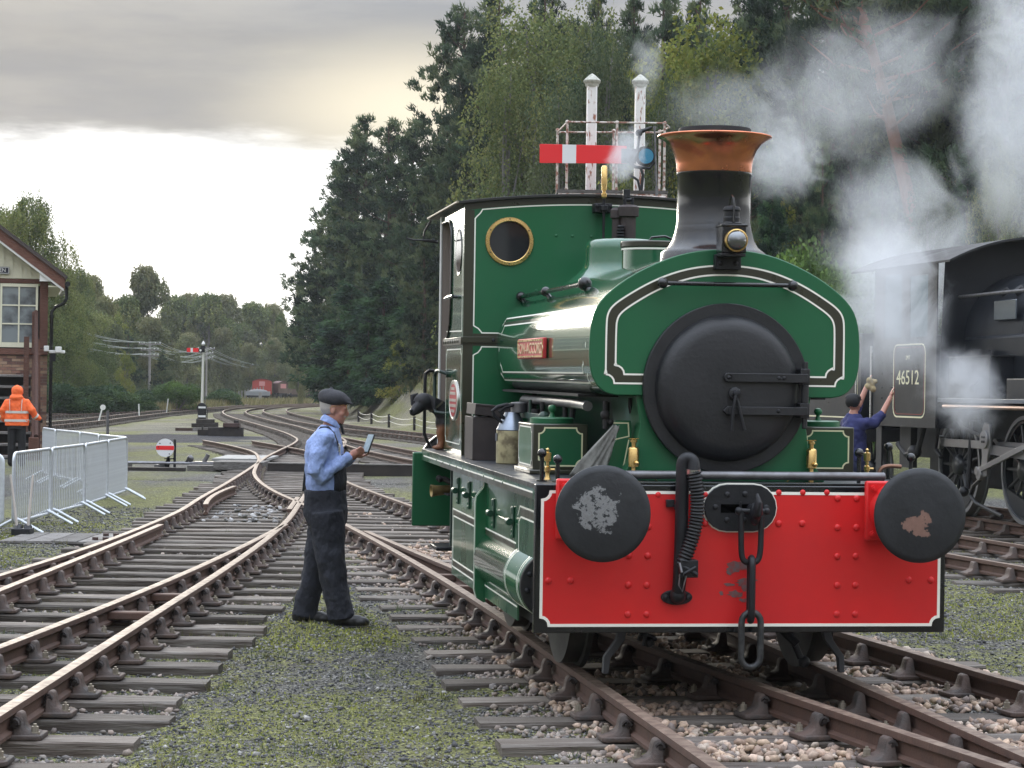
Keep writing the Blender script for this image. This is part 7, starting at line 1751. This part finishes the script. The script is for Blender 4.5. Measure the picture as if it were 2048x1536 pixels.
bp(MB().prism([(-1.20, .60), (-.98, .58), (-1.05, .85), (-1.0, 1.12), (-1.1, 1.3), (-1.25, 1.28), (-1.30, 1.05), (-1.22, .85)], lambda a, b, d: (d, a, b), -1.09, -1.05).cyl((-1.12, -1.15, 1.08), (-1.08, -1.15, 1.08), .12, n=20).cyl((-1.12, -1.0, .62), (-1.04, -1.0, .62), .08, n=16), 'return_crank', bpy.data.materials['rod_steel'], .006)
for z in (.03, -.03):
    for y in (.03, -.03): mcopy('nut', RV_BLK, BL, (-1.12, -1.15 + y, 1.08 + z), (0, 0, -math.pi / 2), (1.1, 1.1, 1.1))
pg = MB().tube([(-.95, .1, 1.5), (-.98, .05, 1.35), (-.98, -.2, 1.22), (-.98, -.9, 1.10)], .03, 8).tube([(-.98, -.9, .6), (-1.0, -.6, .45), (-1.0, -.5, .32), (-1.0, -.7, .22), (-1.0, -1.1, .16), (-1.0, -1.5, .10)], .026, 8).tube([(-.9, -.3, 1.3), (-.95, -.35, .8), (-.95, -.3, .4)], .035, 8).sph((-1.0, -.28, .36), .07).tube([(-1.0, .6, 1.2), (-1.0, .7, .9), (-1.0, .5, .8)], .03, 8)
pg.b2((-1.12, 1.3, .62), (-1.02, 1.7, 1.2)).tube([(-1.05, 1.0, 1.2), (-1.1, 1.1, .85), (-1.1, 1.5, .8), (-1.1, 1.8, .95)], .045, 8).sph((-1.1, 1.2, .85), .1)
bp(pg, 'injector_pipes', BKD)
bp(MB().b2((-1.28, 1.7, .45), (-1.0, 2.2, .48)).b2((-1.28, 2.0, .48), (-1.25, 2.2, 1.2)), 'cab_step', BKD)
# ================================================================== people and the dog
SKIN = mat('skin', (.50, .255, .19), .55, col2=(.46, .19, .14), ns=14, amt=.6)
SHIRT = mat('blue_shirt', (.30, .40, .70), .8, col2=(.25, .34, .62), ns=8, bs=1, bn=6.5, bd=.06, scale=(1, 1, .7))
NAVY = mat('navy_overalls', (.012, .014, .022), .85, col2=(.022, .025, .036), ns=6, bs=1, bn=6, bd=.07, scale=(1, 1, .6))
TWEED = mat('grey_cap', (.045, .045, .052), .95, col2=(.075, .075, .082), ns=60, bs=.3, bn=90)
LEATHER = mat('black_leather', (.010, .010, .011), .45, bs=.3, bn=40)
HAIRW = mat('grey_hair', (.45, .42, .39), .9, bs=.6, bn=120)
def blob(name, m, parent, build, vox=.009, smo=4, disp=None):
    mb = MB(); build(mb); o = mb.build(name, m, parent, remesh=vox, smo=smo)
    if disp:
        tx = bpy.data.textures.new('folds', 'CLOUDS'); tx.noise_scale = disp[1]; tx.noise_depth = 2
        d = o.modifiers.new('folds', 'DISPLACE'); d.texture = tx; d.strength = disp[0]; d.mid_level = .5; d.texture_coords = 'LOCAL'
        s_ = o.modifiers.new('s2', 'SMOOTH'); s_.iterations = 1
    return o
def limb(mb, P, r, n=14, asp=None):
    mb.tube(P, r, n, asp=asp); mb.sph(P[0], r[0], n, 8); mb.sph(P[-1], r[-1], n, 8)
def rings(mb, L, n=20):
    """horizontal elliptical rings (cx, cy, z, ax, ay)"""
    vs = []; m = len(L)
    for cx_, cy2, z, ax, ay in L:
        for k in range(n): a = math.tau * k / n; vs.append((cx_ + ax * math.cos(a), cy2 + ay * math.sin(a), z))
    fs = [(i * n + k, i * n + (k + 1) % n, (i + 1) * n + (k + 1) % n, (i + 1) * n + k) for i in range(m - 1) for k in range(n)]
    fs += [tuple(range(n))[::-1], tuple((m - 1) * n + k for k in range(n))]
    mb.add(vs, fs)
def head(mb, c, tilt=0., s=1.):
    """head looking along +x; c = centre of the skull"""
    M = Matrix.Rotation(tilt, 3, 'Y'); c = Vector(c)
    def S(p, r, sc): mb.sph(c + M @ (Vector(p) * s), r * s, 18, 12, sc, M)
    S((-.012, 0, .015), .093, (1.08, .82, 1.0)); S((.035, 0, -.055), .062, (1.0, .92, 1.15)); S((.045, 0, .0), .07, (.8, .85, .9))
    S((.072, 0, -.088), .026, (.9, 1.1, .9)); S((.100, 0, -.022), .016, (1.1, .7, 1.5)); S((.094, 0, .002), .013, (.8, .7, 1.6)); S((.085, 0, -.062), .02, (.8, 1.3, .8))
    for sy in (-1, 1): S((-.005, sy * .078, -.018), .026, (.75, .35, 1.25)); S((.082, sy * .03, .018), .018, (.7, 1.4, .6)); S((.06, sy * .042, -.03), .03, (.8, .7, .8))
def finger(mb, P, r): mb.tube(P, [r, r * .95, r * .85][:len(P)] if len(P) == 3 else r, 8); mb.sph(P[-1], r * .85, 8, 6)
man = thing('person', 'man in flat cap, light blue shirt and navy dungarees standing reading a phone', 'person', (-1.42, 17.7, -.02))
def f(mb):
    head(mb, (.048, 0, 1.70), .22)
    limb(mb, [(.0, 0, 1.50), (.03, 0, 1.62)], [.062, .058])
    rings(mb, [(-.01, 0, .95, .12, .16), (-.02, 0, 1.2, .12, .155), (-.01, 0, 1.42, .11, .18), (0, 0, 1.52, .07, .09)])
    for s, P in ((-1, [(-.02, -.20, 1.49), (-.075, -.235, 1.19), (.17, -.10, 1.325)]), (1, [(-.0, .20, 1.49), (-.0, .24, 1.20), (.20, .05, 1.33)])): limb(mb, P, [.032, .034, .028], 10)
    for P in ([(.0, -.09, .95), (.05, -.09, .53), (.12, -.10, .08)], [(-.02, .09, .95), (-.06, .09, .52), (-.19, .10, .08)]): limb(mb, P, [.085, .06, .045], 10)
    # right hand: palm and five fingers tapping the screen
    mb.sph((.205, -.075, 1.352), .036, 12, 8, (1.25, .6, .85), Matrix.Rotation(-.6, 3, 'Y'))
    for k, (a, b, c) in enumerate((((.225, -.09, 1.380), (.255, -.07, 1.402), (.278, -.05, 1.388)), ((.232, -.075, 1.372), (.265, -.055, 1.388), (.285, -.035, 1.368)), ((.236, -.065, 1.36), (.266, -.045, 1.368), (.275, -.03, 1.35)), ((.232, -.055, 1.345), (.258, -.04, 1.345), (.262, -.03, 1.332)), ((.20, -.05, 1.335), (.235, -.035, 1.33), (.26, -.02, 1.338)))):
        finger(mb, [a, b, c], .0088)
    # left hand under the phone
    mb.sph((.245, .03, 1.338), .036, 12, 8, (1.1, .8, .7))
    for k in range(4): finger(mb, [(.255, .045 - k * .018, 1.33), (.292, .045 - k * .018, 1.335), (.318, .042 - k * .018, 1.36)], .0085)
    finger(mb, [(.25, .05, 1.35), (.27, .045, 1.38), (.285, .03, 1.395)], .009)
blob('body', SKIN, man, f, .0058, 2)
def f(mb):
    rings(mb, [(-.018, 0, 1.02, .135, .165), (-.022, 0, 1.09, .150, .180), (-.028, 0, 1.22, .154, .187), (-.032, 0, 1.35, .152, .205), (-.026, 0, 1.44, .138, .21), (-.01, 0, 1.50, .105, .18), (0, 0, 1.555, .075, .10), (.005, 0, 1.57, .066, .072)])
    limb(mb, [(-.02, -.185, 1.475), (-.055, -.225, 1.34), (-.082, -.245, 1.20), (-.05, -.225, 1.165), (.04, -.17, 1.235), (.13, -.115, 1.30)], [.078, .073, .063, .060, .052, .042])
    mb.tube([(.12, -.125, 1.292), (.172, -.095, 1.332)], [.041, .043], 14)
    limb(mb, [(-.01, .185, 1.475), (-.01, .23, 1.33), (.0, .24, 1.20), (.10, .15, 1.26), (.17, .08, 1.31)], [.078, .07, .06, .05, .042])
blob('shirt', SHIRT, man, f, .008, 3, (.030, .10))
MB().tube([(.085, -.035, 1.55), (.055, -.068, 1.585), (.0, -.078, 1.615), (-.035, -.058, 1.628), (-.048, 0, 1.632), (-.035, .058, 1.628), (.0, .075, 1.615), (.06, .06, 1.58), (.085, .03, 1.55)], [.010, .016, .018, .019, .019, .019, .018, .016, .010], 8, asp=(1.5, .35)).build('collar', SHIRT, man)
MB().tube([(.085, -.02, 1.58), (.10, 0, 1.56), (.085, .02, 1.58)], .014, 8).tube([(.10, 0, 1.56), (.118, 0, 1.50)], .012, 8).build('neckerchief', LEATHER, man)
def f(mb):
    rings(mb, [(-.016, 0, 1.07, .168, .198), (-.016, 0, 1.03, .171, .20), (-.012, 0, .98, .170, .195), (-.010, 0, .90, .172, .198), (-.008, 0, .82, .160, .19), (0, 0, .76, .13, .16)])
    mb.tube([(.0, -.095, .90), (.02, -.10, .70), (.045, -.105, .50), (.085, -.105, .28), (.118, -.11, .12), (.125, -.11, .075)], [.135, .125, .112, .103, .100, .102], 18)
    mb.tube([(-.025, .095, .90), (-.045, .10, .70), (-.075, .10, .48), (-.13, .10, .28), (-.172, .10, .13), (-.182, .10, .07)], [.132, .120, .108, .098, .094, .096], 18)
    for k, (a, b, c, r) in enumerate(((.15, -.11, .135, .028), (.05, -.12, .16, .026), (.13, -.06, .15, .03), (-.09, .08, .21, .026), (-.22, .10, .2, .024), (.09, -.17, .30, .022), (.03, -.18, .50, .02), (.10, -.1, .42, .024))): mb.sph((a, b, c), r * 1.3, 10, 8, (1.3, 1, .6))
    mb.sph((-.03, -.185, .78), .05, 12, 8, (1.1, .5, 1.4))       # thigh pocket
blob('trousers', NAVY, man, f, .009, 5, (.036, .13))
# bib rising over the chest, straps over the shoulder
vs = []
for z, x0, hw in ((1.05, .150, .15), (1.15, .158, .145), (1.25, .148, .135), (1.35, .128, .125), (1.40, .118, .12)):
    for j in range(9): t = j / 8 * 2 - 1; vs.append((x0 * math.cos(t * 1.02) - .018 if True else 0, hw * math.sin(t * 1.25) * 1.12, z))
bi = MB().add(vs, [(i * 9 + j, i * 9 + j + 1, (i + 1) * 9 + j + 1, (i + 1) * 9 + j) for i in range(4) for j in range(8)]).build('bib', NAVY, man); sm = bi.modifiers.new('s', 'SOLIDIFY'); sm.thickness = .01; sm.offset = 1
for s in (-1, 1):
    MB().tube([(.095, s * .115, 1.37), (.085, s * .125, 1.43), (.055, s * .122, 1.51), (.01, s * .11, 1.555), (-.045, s * .085, 1.55), (-.11, s * .04, 1.47), (-.15, s * .0 + .0, 1.36), (-.172, 0, 1.2), (-.185, 0, 1.05)], .0065, 6, asp=(.8, 2.4)).build('brace', LEATHER, man)
    MB().box((.094, s * .12, 1.385), (.012, .03, .05)).build('buckle', STEEL, man, bev=.003)
MB().sph((.085, -.10, 1.42), .012, 8, 6).box((.10, -.10, 1.375), (.008, .02, .09)).build('pen_clip', WHITEP, man)
def f(mb):
    M = Matrix.Rotation(.10, 3, 'Y')
    mb.sph((.035, 0, 1.775), .112, 20, 12, (1.08, .98, .62), M); mb.sph((.085, 0, 1.765), .085, 18, 10, (1.05, 1.0, .50), M); mb.sph((.0, 0, 1.80), .085, 18, 10, (1.0, 1.0, .62)); mb.sph((.135, 0, 1.748), .058, 14, 8, (.95, 1.25, .22), Matrix.Rotation(.25, 3, 'Y'))
    mb.sph((.02, 0, 1.855), .012)
blob('cap', TWEED, man, f, .006, 3)
def f(mb):
    rings(mb, [(.012, 0, 1.655, .060, .056), (.012, 0, 1.69, .080, .072), (.016, 0, 1.755, .090, .079)], 20)
blob('hair', HAIRW, man, f, .006, 2)
MB().tube([(.125, -.06, 1.728), (.08, -.082, 1.72), (.03, -.087, 1.712), (.01, -.083, 1.70)], .0022, 6).tube([(.142, -.055 + .024 * math.cos(a), 1.712 + .017 * math.sin(a)) for a in [math.tau * i / 14 for i in range(14)]] if False else [(.146 - .006 * abs(math.cos(a)), -.034 + .026 * math.cos(a), 1.712 + .019 * math.sin(a)) for a in [math.tau * i / 14 for i in range(14)]], .002, 6, True).tube([(.146 - .006 * abs(math.cos(a)), .034 + .026 * math.cos(a), 1.712 + .019 * math.sin(a)) for a in [math.tau * i / 14 for i in range(14)]], .002, 6, True).tube([(.146, -.01, 1.716), (.15, 0, 1.72), (.146, .01, 1.716)], .002, 6).build('spectacles', BRASS, man)
for s in (-1, 1): MB().cyl((.148, s * .034, 1.712), (.1485, s * .034, 1.712), .024, n=16).build('lens', mat('spectacle_glass', (.6, .62, .62), .1) if s < 0 else bpy.data.materials['spectacle_glass'], man).scale = (1, 1, 1)
for s in (-1, 1): MB().sph((.117, s * .030, 1.708), .010, 10, 8).build('eye', mat('eye_dark', (.03, .02, .018), .2) if s < 0 else bpy.data.materials['eye_dark'], man)
MB().tube([(.118, -.028, 1.634), (.132, 0, 1.640), (.118, .028, 1.634)], .009, 8, asp=(.8, 1)).build('moustache', HAIRW, man)
ph = thing('phone', 'phone in a folding case held up by the man in the flat cap', 'phone', (-1.42 + .315, 17.7 - .02, 1.43 - .02))
MR = Matrix.Rotation(R(24), 3, 'Y') @ Matrix.Rotation(R(0), 3, 'Z')
MB().box((0, 0, 0), (.012, .078, .155), MR).build('case', LEATHER, ph, bev=.003)
MB().box(tuple(MR @ Vector((-.0072, 0, 0))), (.002, .07, .145), MR).build('screen', mat('phone_screen', (.30, .38, .42), .15, col2=(.5, .58, .6), ns=30), ph)
ph.rotation_euler = (0, 0, R(42))
def boot(P, rot, par):
    P = (P[0], P[1], .004); e = MB(); M = Matrix.Rotation(rot, 3, 'Z') 
    def q(p): return tuple(Vector(P) + M @ Vector((p[0] * 1.18, p[1] * 1.15, p[2] * 1.12)))
    for p, r, sc in (((-.03, 0, .06), .055, (1.1, .85, 1.1)), ((.05, 0, .05), .05, (1.5, .9, .9)), ((.13, 0, .045), .05, (1.2, .95, .8)), ((.0, 0, .12), .055, (.9, .85, 1.2)), ((.09, 0, .06), .045, (1.6, .85, .8))): e.sph(q(p), r * 1.14, 14, 10, sc, M)
    e.build('boot', LEATHER, par, remesh=.007, smo=3)
    S = [(-.09, -.03), (-.06, -.042), (.06, -.045), (.15, -.05), (.19, -.03), (.195, 0), (.19, .03), (.15, .05), (.06, .045), (-.06, .042), (-.09, .03)]
    MB().prism(S, lambda a, b, d: q((a, b, d)), 0, .022).build('sole', BLACKM, par, bev=.004)
boot((.13, -.11, .0), R(-6), man); boot((-.17, .10, .0), R(3), man)
# ---- worker in orange
wk_ = thing('person', 'worker seen from behind in orange hi-vis hooded jacket by the signal box steps', 'person', (X(35, 51.5), 51.5, -.05))
ORG = mat('hi_vis_orange', (.95, .16, .035), .7, col2=(.85, .12, .02), ns=7, bs=.6, bn=9)
def f(mb):
    mb.sph((0, 0, 1.70), .10, 16, 10, (.85, 1, 1.1)); limb(mb, [(0, 0, 1.0), (0, 0, 1.5)], [.13, .1])
    for s in (-1, 1):
        limb(mb, [(s * .09, 0, .9), (s * .10, .02, .5), (s * .10, 0, .08)], [.08, .06, .05], 8)
        limb(mb, [(s * .2, 0, 1.45), (s * .36, .0, 1.2), (s * .47, .15, 1.08)], [.05, .04, .035], 8); mb.sph((s * .49, .17, 1.06), .045, 10, 8, (1, .7, 1.2))
        for k in range(4): mb.tube([(s * .50, .18 + .0 * k, 1.05 + .02 * k - .03), (s * .54, .20, 1.04 + .02 * k - .04)], .010, 6)
        mb.tube([(s * .48, .15, 1.05), (s * .50, .12, 1.02)], .012, 6)
blob('body', mat('dark_glove', (.02, .02, .022), .8), wk_, f, .010, 2)
def f(mb):
    rings(mb, [(0, 0, .93, .27, .16), (0, 0, 1.05, .275, .165), (0, 0, 1.25, .27, .155), (0, 0, 1.42, .26, .15), (0, 0, 1.52, .20, .13), (0, 0, 1.58, .12, .11)])
    mb.sph((0, -.02, 1.70), .135, 18, 12, (1.0, 1.0, 1.12)); mb.sph((0, -.06, 1.57), .12, 16, 10, (1.3, .9, .8))
    limb(mb, [(.21, 0, 1.45), (.34, -.02, 1.28), (.40, .05, 1.15), (.47, .14, 1.10)], [.09, .082, .075, .058]); limb(mb, [(-.21, 0, 1.45), (-.30, -.02, 1.28), (-.33, .04, 1.12), (-.30, .14, 1.05)], [.09, .082, .075, .058])
blob('hooded_jacket', ORG, wk_, f, .011, 3, (.045, .13))
RETRO = mat('reflective_tape', (.62, .60, .55), .5)
for z, a, b in ((1.02, .281, .172), (1.21, .279, .166)):
    L = MB(); rings(L, [(0, 0, z, a, b), (0, 0, z + .055, a, b)], 28); L.f = L.f[:-2]; L.build('tape', RETRO, wk_)
for s in (-1, 1): MB().tube([(s * .13, -.150, 1.26), (s * .135, -.152, 1.40), (s * .14, -.12, 1.52)], .022, 6, asp=(.35, 1.2)).build('tape', RETRO, wk_); MB().lathe([(.085, -.025), (.083, .025)], (s * (.40 if s > 0 else .33), .05, 1.15), (.5 * s, .5, -.6), 16, cap=False).build('tape', RETRO, wk_)
def f(mb):
    rings(mb, [(0, 0, .98, .20, .14), (0, 0, .85, .21, .145)])
    for s in (-1, 1): limb(mb, [(s * .10, 0, .88), (s * .115, .02, .5), (s * .12, 0, .1)], [.11, .09, .08])
blob('trousers', mat('black_trousers', (.012, .012, .014), .9, bs=.5, bn=8), wk_, f, .011, 3)
for s in (-1, 1): MB().sph((s * .12, .05, .05), .07, 12, 8, (.8, 1.6, .7)).build('boot', LEATHER, wk_)
# ---- cleaner in navy wiping the black engine
cl_ = thing('person', 'cleaner in dark blue overalls with raised arms wiping the black engine cab', 'person', (X(1708, 31), 31, -.10)); cl_.scale = (1.12, 1.12, 1.06)
NVB = mat('blue_overalls', (.025, .03, .11), .85, col2=(.035, .04, .15), ns=6, bs=.6, bn=9)
def f(mb):
    h = MB(); head(h, (0, 0, 0), -.1); Mr = Matrix.Rotation(R(55), 3, 'Z')
    mb.add([Mr @ Vector(v) + Vector((.0, 0, 1.72)) for v in h.v], h.f); limb(mb, [(0, 0, 1.0), (0, 0, 1.45), (0, 0, 1.60)], [.12, .1, .055])
    limb(mb, [(-.05, .15, 1.45), (.08, .22, 1.65), (.20, .27, 1.95)], [.05, .04, .03], 10); limb(mb, [(.1, -.12, 1.45), (.30, -.02, 1.50), (.46, .10, 1.80)], [.05, .042, .03], 10)
    for c, d in (((.235, .31, 2.0), (.02, .0, .05)), ((.475, .11, 1.84), (.02, .01, .05))):
        c = Vector(c); mb.sph(c, .034, 12, 8, (.7, 1, 1.2))
        for k in range(4): mb.tube([tuple(c + Vector((.0, -.02 + .014 * k, .03))), tuple(c + Vector((.015, -.022 + .016 * k, .065))), tuple(c + Vector((.03, -.022 + .016 * k, .09)))], .008, 6)
        mb.tube([tuple(c + Vector((0, -.03, 0))), tuple(c + Vector((.02, -.055, .03)))], .010, 6)
    for s in (-1, 1): limb(mb, [(s * .05, s * .08, .9), (s * .05, s * .09, .08)], [.08, .05], 8)
blob('body', SKIN, cl_, f, .008, 2)
def f(mb):
    rings(mb, [(0, 0, .98, .16, .17), (0, 0, 1.2, .16, .18), (0, 0, 1.4, .15, .20), (0, 0, 1.5, .13, .17), (0, 0, 1.58, .08, .08)])
    limb(mb, [(-.05, .15, 1.46), (.06, .24, 1.62), (.10, .26, 1.70)], [.085, .07, .062]); limb(mb, [(.08, -.13, 1.45), (.24, -.06, 1.47), (.34, .02, 1.58)], [.085, .075, .06])
blob('jacket', NVB, cl_, f, .010, 3, (.045, .12))
def f(mb):
    rings(mb, [(0, 0, 1.0, .15, .165), (0, 0, .86, .165, .18)])
    for s in (-1, 1): limb(mb, [(s * .05, s * .085, .9), (s * .06, s * .10, .5), (s * .05, s * .10, .1)], [.115, .095, .085])
blob('trousers', mat('dark_navy_trousers', (.012, .016, .05), .9), cl_, f, .010, 3)
MB().sph((-.02, -.025, 1.745), .092, 16, 10, (1.0, 1.0, 1.0)).sph((-.01, 0, 1.785), .10, 16, 10, (1.0, .95, .62)).sph((.05, .06, 1.765), .06, 12, 8, (1, 1, .25)).build('cap', mat('black_cap', (.01, .01, .012), .8), cl_)
MB().lathe([(.034, 0), (.034, .03)], (.205, .297, 1.91), (.2, .15, 1), 14).build('watch', LEATHER, cl_)
for s in (-1, 1): MB().sph((.04 + s * .05, s * .10, .05), .07, 12, 8, (1.5, .8, .7)).build('boot', LEATHER, cl_)
rg = thing('rag', 'tan cleaning cloth in the raised hand of the cleaner', 'cloth', (X(1708, 31) + .28, 31.32, 1.98))
def f(mb):
    random.seed(5)
    for k in range(9): mb.sph((random.uniform(-.05, .07), random.uniform(-.05, .05), random.uniform(-.06, .06)), random.uniform(.03, .05), 10, 8)
blob('cloth', mat('tan_cloth', (.36, .28, .14), .9, col2=(.2, .15, .08), ns=20, bs=.5), rg, f, .009, 2)
# ---- dog on the footplate
dog = thing('dog', 'small black and tan dog sitting on engine footplate looking left out of the cab', 'dog'); dog.matrix_world = LM @ Matrix.Translation((-1.06, 5.22, 1.134)) @ Matrix.Scale(1.27, 4)
m, t, b, o_ = nodes('black_and_tan_fur')
vec = coords(t, (1, 1, 1)); sp3 = t.nodes.new('ShaderNodeSeparateXYZ'); t.links.new(vec, sp3.inputs[0])
n = noise(t, vec, 14, 4); ad = t.nodes.new('ShaderNodeMath'); ad.operation = 'MULTIPLY_ADD'; t.links.new(n.outputs[0], ad.inputs[0]); ad.inputs[1].default_value = .05; t.links.new(sp3.outputs[2], ad.inputs[2])
fz = ramp(t, ad.outputs[0], [(.155, (1, 1, 1)), (.185, (0, 0, 0))])
c = mixc(t, fz, (.010, .010, .013), (.22, .085, .035)); t.links.new(c, b.inputs['Base Color']); b.inputs['Roughness'].default_value = .6
bump(t, b, noise(t, coords(t, (1, 1, .35)), 110, 3).outputs[0], .6, .006); FUR = m
def f(mb):
    mb.sph((.085, .0, .11), .085, 16, 12, (1.15, .85, 1.15)); mb.sph((.045, -.01, .17), .068, 16, 12, (1, .85, 1.25)); mb.sph((.13, 0, .07), .07, 14, 10, (1.1, 1.1, .9))
    limb(mb, [(.04, -.01, .20), (.0, -.01, .255), (-.06, -.02, .285)], [.058, .050, .045])
    for s in (-1, 1):
        limb(mb, [(.03, s * .038, .16), (.01, s * .040, .10), (.018, s * .04, .05), (.01, s * .04, .018)], [.034, .022, .017, .017], 12); mb.sph((-.008, s * .04, .013), .020, 10, 8, (1.4, .9, .65))
        limb(mb, [(.13, s * .06, .08), (.07, s * .085, .06), (.11, s * .085, .02)], [.05, .034, .02], 12); mb.sph((.06, s * .085, .014), .021, 10, 8, (1.8, .9, .65))
    mb.sph((-.095, -.02, .290), .058, 16, 12, (1.12, .95, .92)); limb(mb, [(-.115, -.03, .272), (-.145, -.055, .243), (-.163, -.07, .228)], [.042, .033, .025], 12)
    mb.tube([(.19, 0, .04), (.24, .02, .02), (.27, .06, .015)], [.022, .016, .008], 8)
    mb.sph((-.112, -.06, .300), .012); mb.sph((-.145, -.03, .298), .012)
blob('body', FUR, dog, f, .0055, 2)
for p0, p1, p2 in (((-.125, .0, .332), (-.158, .0, .318), (-.162, -.012, .268)), ((-.07, -.055, .325), (-.045, -.078, .30), (-.04, -.08, .245))): MB().tube([p0, p1, p2], [.010, .019, .010], 10, asp=(1.2, .45)).sph(p2, .008).build('ear', FUR, dog)
MB().sph((-.178, -.085, .236), .011, 10, 8).build('nose', BLACKG, dog); MB().sph((-.128, -.068, .292), .0055).sph((-.158, -.045, .289), .0055).build('eyes', BLACKG, dog)
MB().lathe([(.052, -.006), (.054, 0), (.052, .006)], (-.018, -.014, .262), (-.62, 0, .75), 24, cap=False).build('collar', mat('dog_collar', (.10, .09, .06), .7), dog)
# ================================================================== steam
def steam_mat(name, dens, scale, thr, soft, c, r, col=(.94, .965, 1.0), seed=0, dist=.9, stretch=(1, 1, 1)):
    m = bpy.data.materials.new(name); m.use_nodes = True; t = m.node_tree
    for n in list(t.nodes): t.nodes.remove(n)
    o = t.nodes.new('ShaderNodeOutputMaterial'); v = t.nodes.new('ShaderNodeVolumePrincipled'); t.links.new(v.outputs[0], o.inputs['Volume'])
    v.inputs['Color'].default_value = (*col, 1); v.inputs['Anisotropy'].default_value = .1
    tc_ = t.nodes.new('ShaderNodeTexCoord'); mp = t.nodes.new('ShaderNodeMapping'); mp.inputs['Location'].default_value = (seed, seed * .7, 0); mp.inputs['Scale'].default_value = stretch
    t.links.new(tc_.outputs['Object'], mp.inputs[0])
    n = noise(t, mp.outputs[0], scale, 6, .68, dist)
    # falloff towards the edge of the plume (unit sphere in object space, scaled by r)
    dv = t.nodes.new('ShaderNodeVectorMath'); dv.operation = 'DIVIDE'; t.links.new(tc_.outputs['Object'], dv.inputs[0]); dv.inputs[1].default_value = r
    ln = t.nodes.new('ShaderNodeVectorMath'); ln.operation = 'LENGTH'; t.links.new(dv.outputs[0], ln.inputs[0])
    fo = t.nodes.new('ShaderNodeMapRange'); fo.interpolation_type = 'SMOOTHSTEP'; t.links.new(ln.outputs['Value'], fo.inputs[0]); fo.inputs[1].default_value = .15; fo.inputs[2].default_value = .98; fo.inputs[3].default_value = .34; fo.inputs[4].default_value = -.30
    a = t.nodes.new('ShaderNodeMath'); a.operation = 'ADD'; t.links.new(n.outputs[0], a.inputs[0]); t.links.new(fo.outputs[0], a.inputs[1])
    mr = t.nodes.new('ShaderNodeMapRange'); mr.interpolation_type = 'SMOOTHSTEP'; t.links.new(a.outputs[0], mr.inputs[0]); mr.inputs[1].default_value = thr; mr.inputs[2].default_value = thr + soft; mr.inputs[3].default_value = 0; mr.inputs[4].default_value = dens
    t.links.new(mr.outputs[0], v.inputs['Density']); return m
def plume(name, label, loc, r, dens, scale, thr=.60, soft=.22, seed=0, rot=(0, 0, 0), dist=.9, stretch=(1, 1, 1), col=(.94, .965, 1.0)):
    o = MB().sph((0, 0, 0), 1, 20, 12, r).build(name, steam_mat(name, dens, scale, thr, soft, c=None, r=r, seed=seed, dist=dist, stretch=stretch, col=col))
    o.location = loc; o.rotation_euler = rot; tag(o, kind='stuff'); o['label'] = label; return o
def W(px, py, Y): return ((px - 1024) / 4560 * Y, Y, 1.84 + (780 + (px - 1024) * .0138 - py) / 4560 * Y)
plume('steam', 'steam drifting in front of the black engine cab', W(1775, 610, 29.2), (1.3, .9, 2.1), 1.9, 1.25, .46, .50, 3)
plume('steam', 'puff of steam low by the black engine running plate', W(1925, 785, 28.6), (.95, .6, 1.0), 2.6, 1.9, .47, .45, 9)
plume('steam', 'steam rising above the black engine cab', W(1800, 480, 36), (2.4, 1.3, 2.6), .75, .8, .47, .45, 5)
plume('steam', 'thick white steam column at right edge', W(2040, 200, 42), (2.3, 2.0, 5.2), .62, 1.1, .46, .38, 7)
plume('steam', 'thin steam drifting across the wood at upper right', W(1700, 170, 50), (5.0, 2.0, 3.0), .32, .62, .48, .42, 11, (0, R(-25), 0), 1.6)
plume('steam', 'smoke trailing right from the chimney', W(1560, 320, 16.5), (.62, .4, .55), 2.2, 3.4, .50, .40, 13, (0, R(15), 0), 1.8)
plume('steam', 'faint smoke above the copper cap', W(1450, 215, 15.2), (.8, .5, .5), .75, 2.6, .48, .45, 17, dist=1.8)
plume('steam', 'wisp of steam from the brass whistle in front of the signal', W(1245, 310, 16.8), (.26, .2, .42), 5.5, 6, .50, .35, 19, (0, R(18), 0), 1.6)
plume('steam', 'thin wisp of steam rising left of the chimney', W(1285, 130, 17.2), (.26, .25, .6), 1.6, 4.5, .50, .4, 23, dist=1.6)
hz_ = MB().b2((-460, -70, -1.5), (460, 720, 60)).build('haze', None if False else (lambda m: m)(bpy.data.materials.new('haze')), smooth=False)
m = bpy.data.materials['haze']; m.use_nodes = True; t = m.node_tree
for n in list(t.nodes): t.nodes.remove(n)
o = t.nodes.new('ShaderNodeOutputMaterial'); v = t.nodes.new('ShaderNodeVolumePrincipled'); t.links.new(v.outputs[0], o.inputs['Volume'])
v.inputs['Color'].default_value = (.92, .95, 1, 1); v.inputs['Density'].default_value = .0002
tag(hz_, kind='stuff')
